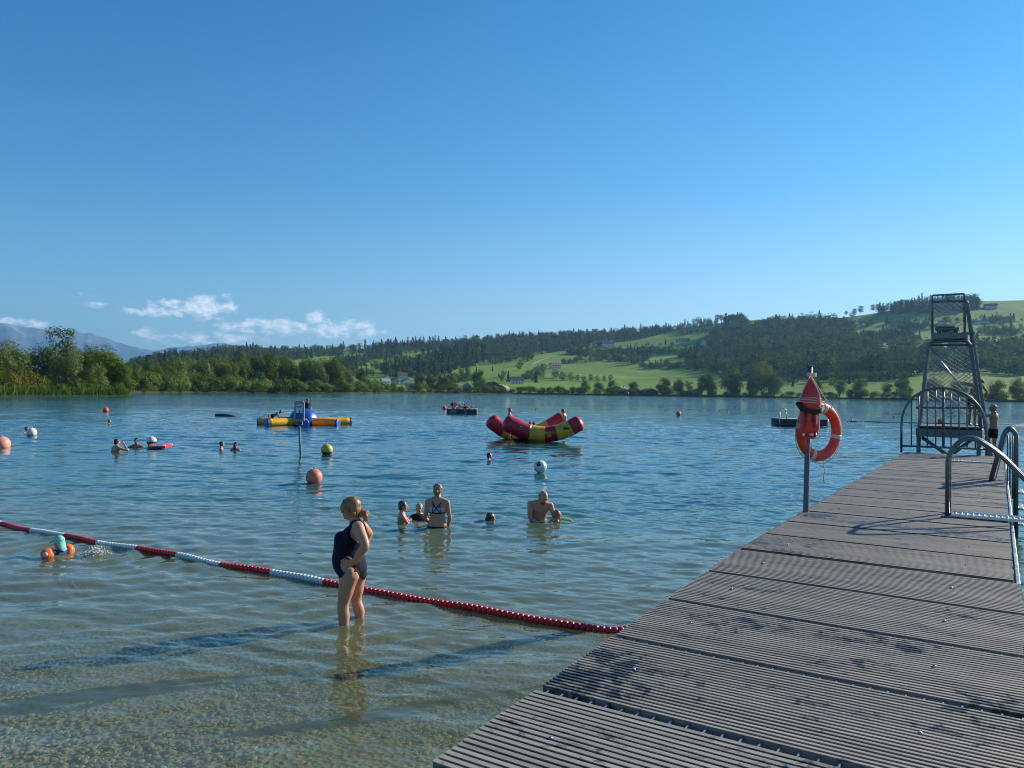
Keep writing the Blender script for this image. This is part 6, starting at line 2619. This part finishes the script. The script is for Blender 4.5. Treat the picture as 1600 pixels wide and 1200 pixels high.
m.build('neck_flap', MINT, cap_o)
ARMB = mat('armband_orange', (0.90, 0.17, 0.02), .4, var=.1, nscale=10, coat=.2)
for L in ('l', 'r'):
    sh, el = jK['sh' + L], jK['ell_' if L == 'l' else 'elr']
    m = MB()
    c = sh.lerp(el, .72)
    ax = (el - sh).normalized()
    up_ = Vector((0, 0, 1))
    for o in (-.022, .022):
        m.tube([c + ax * (-.075 + .15 * f) + Vector((0, 0, .012)) for f in (0, .15, .5, .85, 1)], [.055, .088, .100, .088, .055], 16)
    ab = add_obj('armband', remesh(m, .010, [ARMB], 2), tK)
    if L == 'l':
        m = MB()
        d_ = Vector((.25, -.95, .25)).normalized()
        a1 = d_.orthogonal().normalized()
        a2 = d_.cross(a1)
        m.rings([[c + Vector((0, 0, .012)) + d_ * q_ + (a1 * math.cos(w) + a2 * math.sin(w)) * r_ for w in [i * 6.283 / 14 for i in range(14)]] for q_, r_ in ((.090, .034), (.103, .030), (.106, .006))])
        m.build('round_emblem', mat('emblem_lilac', (0.55, 0.50, 0.75), .5), ab)

# --- swimmers far left
for px, w, top, H, hd, lab, kw in [
    (182, 706, 686, 1.75, 28, 'bare backed man with one hand at his face, chest deep at the left', dict(pose=dict(elr=(.24, .10, .76), wrr=(.06, .12, .905)), hair=HA_DARK, skin=SK_FAIR, face=(.2, 1, -.1))),
    (213, 699, 684.5, 1.72, 176, 'man facing the camera with spread arms left of the algae dark buoy', dict(pose=dict(elr=(.25, .08, .74), ell_=(-.25, .08, .74), wrr=(.36, .15, .72), wrl=(-.36, .15, .72)), hair=HA_DARK, skin=SK_TAN)),
    (346, 702, 690, 1.5, 70, 'swimmer in profile with dark hair, left one of the pair of heads', dict(hair=HA_DARK, skin=SK_FAIR)),
    (368, 703.5, 691, 1.55, 5, 'swimmer seen from behind with dark hair, right one of the pair of heads', dict(hair=HA_DARK, style='long', skin=SK_FAIR)),
    (170.5, 662, 655.5, 1.65, 75, 'lone distant swimmer below the small orange buoy at the left', dict(hair=HA_DKBLOND)),
    (41.5, 676, 667, 1.65, 100, 'swimmer with dark hair just behind the white and red buoy', dict(hair=HA_BROWN)),
    (764, 718.5, 707.5, 1.5, 82, 'swimmer head in profile left of the white emblem buoy', dict(hair=HA_DARK, skin=SK_FAIR)),
    (413.5, 653.5, 648, 1.5, 170, 'left one of two swimmer heads behind the octopus float', dict(hair=HA_BROWN)),
    (419.5, 654, 648, 1.5, 20, 'right one of two swimmer heads behind the octopus float, dark haired', dict(hair=HA_DARK)),
    (1124, 644, 641, 1.6, 90, 'left speck of a far swimmer right of the small orange buoy', dict(hair=HA_DARK)),
    (1137.5, 643.5, 641, 1.6, 60, 'right speck of a far swimmer right of the small orange buoy', dict(hair=HA_DARK)),
    (837.5, 642, 639, 1.6, 80, 'speck of a far swimmer above the rocker', dict(hair=HA_DARK)),
    (1397, 653.5, 649.5, 1.6, 40, 'far swimmer head just left of the arched railing', dict(hair=HA_DARK)),
]:
    d_ = at_z(px, w, 0).y
    in_water(px, w, top, H, hd, lab, group=SWIM, voxel=.0125 if d_ < 35 else .022, hands=d_ < 35, wear=(('trunks', C_BLUE),), **kw)


def placed(px, py_foot, d, H, heading, label, **kw):
    return figure(at_d(px, py_foot, d), H, heading, label, **kw)


SIT = dict(head=(0, .01, .41), neck=(0, -.03, .325), shl=(-.108, -.03, .292), shr=(.108, -.03, .292), ell_=(-.16, -.01, .13), elr=(.16, -.01, .13), wrl=(-.15, .10, .03), wrr=(.15, .10, .03), pel=(0, 0, .03),
           hil=(-.055, .02, .02), hir=(.055, .02, .02), knl=(-.09, .24, .03), knr=(.09, .24, .03), anl=(-.09, .32, -.17), anr=(.09, .32, -.17))
ON = 'children on the inflatables'
sit_c = dict(SIT)
sit_c.update(knr=(.10, .20, -.02), anr=(.10, .33, -.20))
placed(480, 641, OD + .25, 1.62, 150, 'child in a dark swim shirt sitting on top of the blue dome', group=ON, pose=sit_c, face=(-.5, 1, -.25), skin=SK_TAN, hair=HA_DARK, voxel=.018, wear=(('shirt', C_BLACK), ('trunks', C_BLUE)))
crawl = dict(head=(0, .33, .33), neck=(0, .26, .27), shl=(-.105, .22, .25), shr=(.105, .22, .25), ell_=(-.12, .27, .11), elr=(.12, .27, .11), wrl=(-.12, .34, .0), wrr=(.12, .34, .0), pel=(0, -.02, .17), hil=(-.055, -.03, .15), hir=(.055, -.03, .15),
             knl=(-.07, .10, .02), knr=(.07, .08, .02), anl=(-.07, -.12, .0), anr=(.07, -.14, .0), footl=(0, -1, 0), footr=(0, -1, 0))
placed(426, 655.5, OD - .5, 1.55, 78, 'dark silhouetted child climbing onto a yellow arm of the octopus float', group=ON, pose=crawl, face=(0, 1, -.3), skin=SK_TAN, hair=HA_DARK, voxel=.018, wear=(('trunks', C_BLACK),))
lie = dict(head=(0, .42, .10), neck=(0, .345, .07), shl=(-.105, .31, .06), shr=(.105, .31, .06), ell_=(-.15, .42, .02), elr=(.15, .42, .02), wrl=(-.08, .52, .0), wrr=(.10, .52, .0), pel=(0, 0, .05), hil=(-.055, -.02, .05), hir=(.055, -.02, .05),
           knl=(-.06, -.24, .0), knr=(.06, -.24, .0), anl=(-.06, -.46, -.08), anr=(.06, -.46, -.08), footl=(0, -1, -.3), footr=(0, -1, -.3))
placed(448, 656.5, OD - .35, 1.45, 95, 'child lying low between the yellow arms left of the sign', group=ON, pose=lie, face=(0, 1, .1), skin=SK_TAN, hair=HA_DARK, voxel=.018, wear=(('trunks', C_BLUE),))

# on the rocker
placed(796, 687, RD_ + .3, 1.60, 80, 'boy with hands on hips standing behind the left end of the rocker', group=ON, pose=dict(ell_=(-.19, -.07, .66), elr=(.19, -.07, .66), wrl=(-.09, .01, .55), wrr=(.09, .01, .55)), face=(0, 1, -.1), skin=SK_FAIR, hair=HA_BROWN, voxel=.014, wear=(('trunks', C_BLUE),))
placed(881, 687, RD_ + .35, 1.58, -68, 'boy leaning on the right end of the rocker looking down', group=ON, pose=dict(head=(0, .045, .925), neck=(0, .0, .845), pel=(0, -.05, .52), hil=(-.054, -.05, .505), hir=(.054, -.05, .505), wrl=(-.12, .10, .49), wrr=(.12, .10, .49)), face=(0, 1, -.45), skin=SK_TAN, hair=HA_DARK, voxel=.014, wear=(('trunks', C_BLACK),))
for px, lab, dd in ((828, 'left one of two dark heads peeping over the middle of the rocker', .3), (834, 'right one of two dark heads peeping over the middle of the rocker', .5)):
    sp2 = dict(SIT)
    placed(px, 681.5, RD_ + dd, 1.55, 10, lab, group=ON, pose=sp2, face=(0, 1, -.1), skin=SK_TAN, hair=HA_DARK, voxel=.018, wear=(('trunks', C_BLUE),))

# on the far raft
RFT = 'bathers on the crowded raft'
kr = r1.y / F_PX
zr = .56


def on_raft(dx, dy, H, hd, lab, pose, **kw):
    p = r1 + Vector((dx * kr, dy, zr))
    return figure(p, H, hd, lab, group=RFT, pose=pose, voxel=.026, hands=False, **kw)


rec = dict(lie)
rec.update(head=(0, .40, .20), neck=(0, .33, .15), knl=(-.06, -.20, .16), knr=(.06, -.22, .10), anl=(-.06, -.36, .0), anr=(.06, -.40, .0))
on_raft(-11, .6, 1.7, 200, 'bather sitting at the left end of the crowded raft', SIT, skin=SK_FAIR, hair=HA_DARK, wear=(('trunks', C_BLACK),))
on_raft(-15, 1.1, 1.7, 150, 'bather in dark clothes crouching at the far left of the crowded raft', SIT, skin=SK_TAN, hair=HA_DARK, wear=(('shirt', C_NAVY), ('trunks', C_NAVY)))
on_raft(4, .9, 1.75, -70, 'bather reclining in the middle of the crowded raft', rec, skin=SK_PALE, hair=HA_BROWN, wear=(('trunks', C_BLACK),))
on_raft(11, 1.4, 1.7, -60, 'bather lying at the right of the crowded raft', rec, skin=SK_FAIR, hair=HA_BROWN, wear=(('trunks', C_BLUE),))

# boys at the tower
placed(1519, 665.0, TD + .75, 1.46, 62, 'boy bending over the side of the tower platform in dark trunks', group='boys at the diving tower',
    pose=dict(head=(.02, .275, .880), neck=(0, .20, .855), shl=(-.10, .155, .845), shr=(.105, .145, .845), pel=(0, -.02, .515), bend=.035, ell_=(-.20, -.02, .90), elr=(.175, .20, .70), wrl=(-.10, .14, .80), wrr=(.10, .24, .56)),
    face=(0, .75, -.66), skin=SK_TAN, hair=HA_BROWN, voxel=.011, wear=(('trunks', C_BLACK),))
placed(1552, 717, 20.3, 1.42, -32, 'sandy haired boy climbing up from the water beside the far ladder', group='boys at the diving tower',
    pose=dict(head=(0, .02, .935), ell_=(-.17, .10, .79), elr=(.15, .11, .79), wrl=(-.13, .25, .84), wrr=(.10, .26, .83), knl=(-.06, .10, .33)), face=(-.1, 1, .1), skin=SK_TAN, hair=HA_DKBLOND, voxel=.011, wear=(('trunks', C_BLACK),))

# ------------------------------------------------------------------ the woman in the dark swimsuit
D0 = 8.30
root = at_z(548, 969, 0)
wt_ = thing('person', root, 'woman in a dark navy swimsuit standing shin deep with hands on hips', 'person', None)


def wz(x, y, d=D0):
    """joint read off the photograph (five-fold enlargement) at a chosen distance"""
    return at_d(500 + x / 5.0, 760 + y / 5.0, d) - root


U = .2 * D0 / F_PX                                         # metres per enlarged pixel
mb = MB()
kW = 1.03
fdir = Vector((-.93, .34, -.12)).normalized()
hc = wz(237, 178)
PW_, RW = head_shapes(mb, hc, fdir, kW)
# torso from the side outline: (row, front, back, half width)
sil = [(262, 258, 318, .050), (285, 246, 330, .085), (305, 228, 345, .150), (330, 200, 350, .178), (362, 168, 350, .184), (395, 138, 346, .180), (425, 117, 338, .175), (450, 112, 330, .172), (480, 110, 324, .170), (510, 105, 328, .174), (545, 99, 342, .184),
       (580, 98, 353, .192), (615, 103, 361, .196), (645, 115, 363, .196), (672, 133, 356, .188), (695, 152, 344, .170), (712, 170, 328, .130)]
rg = []
tw_dir = Vector((.98, -.18, 0)).normalized()               # back-to-front axis in plan, she is turned a little away
for v, f, b, w in sil:
    cx = (f + b) / 2
    hx = (b - f) / 2 * U
    c = wz(cx, v)
    ring = []
    for i in range(28):
        a = 2 * math.pi * i / 28
        x, y = math.cos(a), math.sin(a)
        ww = w * (1 if x > 0 else 1 - .12 * x * x)
        ring.append(c + Vector((x * hx * .985, y * ww, 0)))
    rg.append(ring)
mb.rings(rg)
for s_d in (-.075, .085):                                  # bust
    mb.ell(wz(168, 412, D0 + s_d) + Vector((0, 0, 0)), (.074, .076, .080), None, 16, 12)
mb.tube([wz(285, 290), wz(262, 245), wz(250, 220)], [.062, .056, .054], 14)
# shoulders and arms, both hands on the hips
nsh, nel, nwr = wz(296, 318, D0 - .165), wz(352, 462, D0 - .27), wz(272, 588, D0 - .215)
limb(mb, [nsh, nsh.lerp(nel, .45), nel, nel.lerp(nwr, .35), nwr], [.066, .060, .046, .047, .031])
fsh, fel, fwr = wz(330, 318, D0 + .165), wz(380, 372, D0 + .30), wz(300, 560, D0 + .23)
limb(mb, [fsh, fsh.lerp(fel, .5), fel, fel.lerp(fwr, .35), fwr], [.064, .060, .046, .046, .031])
hand_shapes(mb, nwr, wz(215, 604, D0 - .200) - nwr, Vector((0, 1, .1)), 1.0, .25, .16)
hand_shapes(mb, fwr, wz(240, 600, D0 + .205) - fwr, Vector((0, -1, .1)), 1.0, .25, .16)
# legs
DN, DF = 8.16, 8.45
limb(mb, [wz(228, 690, DN), wz(208, 790, DN), wz(181, 925, DN), wz(186, 1010, DN), wz(187, 1110, DN), wz(190, 1290, DN)], [.108, .086, .061, .061, .050, .038])
limb(mb, [wz(288, 690, DF), wz(286, 790, DF), wz(283, 890, DF), wz(304, 965, DF), wz(312, 1050, DF), wz(322, 1215, DF)], [.106, .080, .056, .060, .048, .038])
for an_, fd in ((wz(190, 1300, DN), Vector((-.95, .2, 0))), (wz(322, 1225, DF), Vector((-.85, .45, 0)))):
    mb.tube([an_ - fd * .05, an_ + fd * .05 - Vector((0, 0, .02)), an_ + fd * .14 - Vector((0, 0, .035)), an_ + fd * .20 - Vector((0, 0, .04))], [.040, .044, .038, .018], 12)
bodyW = remesh(mb, .0062, [SK_FAIR, EYE, LIPS], 3, face_paint(PW_, kW))
add_obj('body', bodyW, wt_)
Rt = CAM_R.transposed()


def uv_(c):
    w = Rt @ (c + root - Vector((0, 0, CAM_H)))
    return ((w.x / -w.z * F_PX + CW) - 500) * 5, ((-w.y / -w.z * F_PX + CH) - 760) * 5


arm_b = [(nsh, nsh.lerp(nel, .45), .075), (nsh.lerp(nel, .45), nel, .064), (nel, nwr, .056), (fsh, fel, .07), (fel, fwr, .056)]
hand_c = nwr + (wz(215, 604, D0 - .20) - nwr).normalized() * .075


def near_arm(c):
    for a, b, r in arm_b:
        ab = b - a
        u = max(0, min(1, (c - a).dot(ab) / ab.length_squared))
        if (c - (a + ab * u)).length < r * (1.0 if u > .02 else .95):
            return True
    # the spread hand
    d_ = c - hand_c
    return abs(d_.y) < .030 and (Vector((d_.x, 0, d_.z))).length < .098 and c.y < (hand_c.y + .022)


def inpoly(u, v, P):
    ins = False
    j = len(P) - 1
    for i in range(len(P)):
        if (P[i][1] > v) != (P[j][1] > v) and u < (P[j][0] - P[i][0]) * (v - P[i][1]) / (P[j][1] - P[i][1]) + P[i][0]:
            ins = not ins
        j = i
    return ins


SUIT = [(252, 268), (238, 300), (190, 318), (90, 400), (60, 620), (140, 722), (172, 706), (196, 676), (240, 660), (290, 668), (318, 716), (345, 730), (390, 640), (352, 520), (332, 455), (300, 440), (262, 415), (240, 385), (236, 350), (262, 292), (268, 270)]


def suit(c):
    u, v = uv_(c)
    if near_arm(c):
        return False
    return inpoly(u, v, SUIT)


garment(bodyW, suit, .005, 'swimsuit', C_NAVY, wt_)
m = MB()                                                   # shoulder straps running over to the back
for dd, s in ((D0 - .088, -1), (D0 + .095, 1)):
    pts = [wz(238, 302, dd) + Vector((-.006, 0, .006)), wz(258, 281, dd) + Vector((0, 0, .010)), wz(285, 274, dd) + Vector((0, 0, .012)), wz(318, 284, dd) + Vector((.008, 0, .012)), wz(340, 310, dd) + Vector((.014, 0, .004)), wz(351, 345, dd) + Vector((.013, 0, 0)), wz(352, 400, dd) + Vector((.010, 0, 0)), wz(340, 450, dd) + Vector((.006, 0, 0))]
    P_, R_l = smooth_chain(pts, [.009] * len(pts), 4)
    m.tube(P_, .0085, 8)
m.build('shoulder_strap', C_NAVY, wt_)
# hair tied low at the back
hb = MB()
hb.ell(PW_(0, -.020, .044), Vector((.087, .102, .090)) * kW, RW)
hb.ell(PW_(0, -.060, -.005), Vector((.078, .060, .075)) * kW, RW)
for s in (-1, 1):
    hb.ell(PW_(s * .070, .030, .030), Vector((.022, .046, .050)) * kW, RW, 12, 8)
    hb.tube([PW_(s * .078, .03, .02), PW_(s * .088, -.03, -.03), PW_(s * .06, -.09, -.05)], [.018, .022, .022], 8)
rgh = random.Random(5)
for i in range(8):
    a, e = rgh.uniform(0, 6.28), rgh.uniform(.1, 1.4)
    hb.ell(PW_(.078 * math.cos(a) * math.cos(e), -.03 + .088 * math.sin(a) * math.cos(e), .048 + .078 * math.sin(e)), Vector((.014, .022, .010)) * kW, RW, 8, 6)
hair_o = add_obj('hair', remesh(hb, .0062, [HA_DKBLOND], 1), wt_)
st = MB()                                                  # combed strands running back to the tie
tie_l = RW.transposed() @ (wz(308, 207) - hc) / kW
end_d = Vector((tie_l.x, tie_l.y + .02, tie_l.z - .044)).normalized()
for i in range(120):
    a = rgh.uniform(-1, 1)
    s0 = Vector((a * .95, .75 - .35 * a * a + rgh.uniform(-.12, .05), rgh.uniform(-.25, .15) if abs(a) > .6 else rgh.uniform(.3, .75))).normalized()
    pts = []
    om = math.acos(max(-1, min(1, s0.dot(end_d))))
    lift = rgh.uniform(1.02, 1.075)
    for f in np.linspace(0, 1, 9):
        d_ = (s0 * math.sin((1 - f) * om) + end_d * math.sin(f * om)) / max(1e-3, math.sin(om))
        pts.append(PW_(d_.x * .0885 * lift, -.022 + d_.y * .1035 * lift, .040 + d_.z * .0915 * lift))
    st.tube(pts, [.0016, .0032, .0036, .0038, .0038, .0038, .0036, .0032, .002], 5)
st.build('hair_strands', HA_DKBLOND, hair_o)
hb = MB()
b0 = wz(318, 205)
hb.ell(b0 + Vector((.012, 0, -.005)), (.040, .042, .048), None, 14, 10)
for i in range(12):
    a = i * .53
    p0 = b0 + Vector((.012 + .012 * math.cos(a), .026 * math.sin(a), .01))
    hb.tube([p0, p0 + Vector((.040 + .010 * math.cos(a), .014 * math.sin(a), .006)), p0 + Vector((.052 + .012 * math.sin(a * 3), .018 * math.sin(a), -.045)), p0 + Vector((.036 + .012 * math.cos(a * 2), .012 * math.sin(a), -.098 - .015 * math.sin(a * 2)))], [.015, .016, .014, .005], 7)
add_obj('ponytail', remesh(hb, .0062, [HA_DKBLOND], 1), hair_o)
m = MB()
m.tube([wz(306, 207) + Vector((.0, .032 * math.cos(a), .034 * math.sin(a))) for a in [i * 6.283 / 16 for i in range(16)]], .0085, 8, closed=True)
m.build('hair_tie', C_BLACK, hair_o)
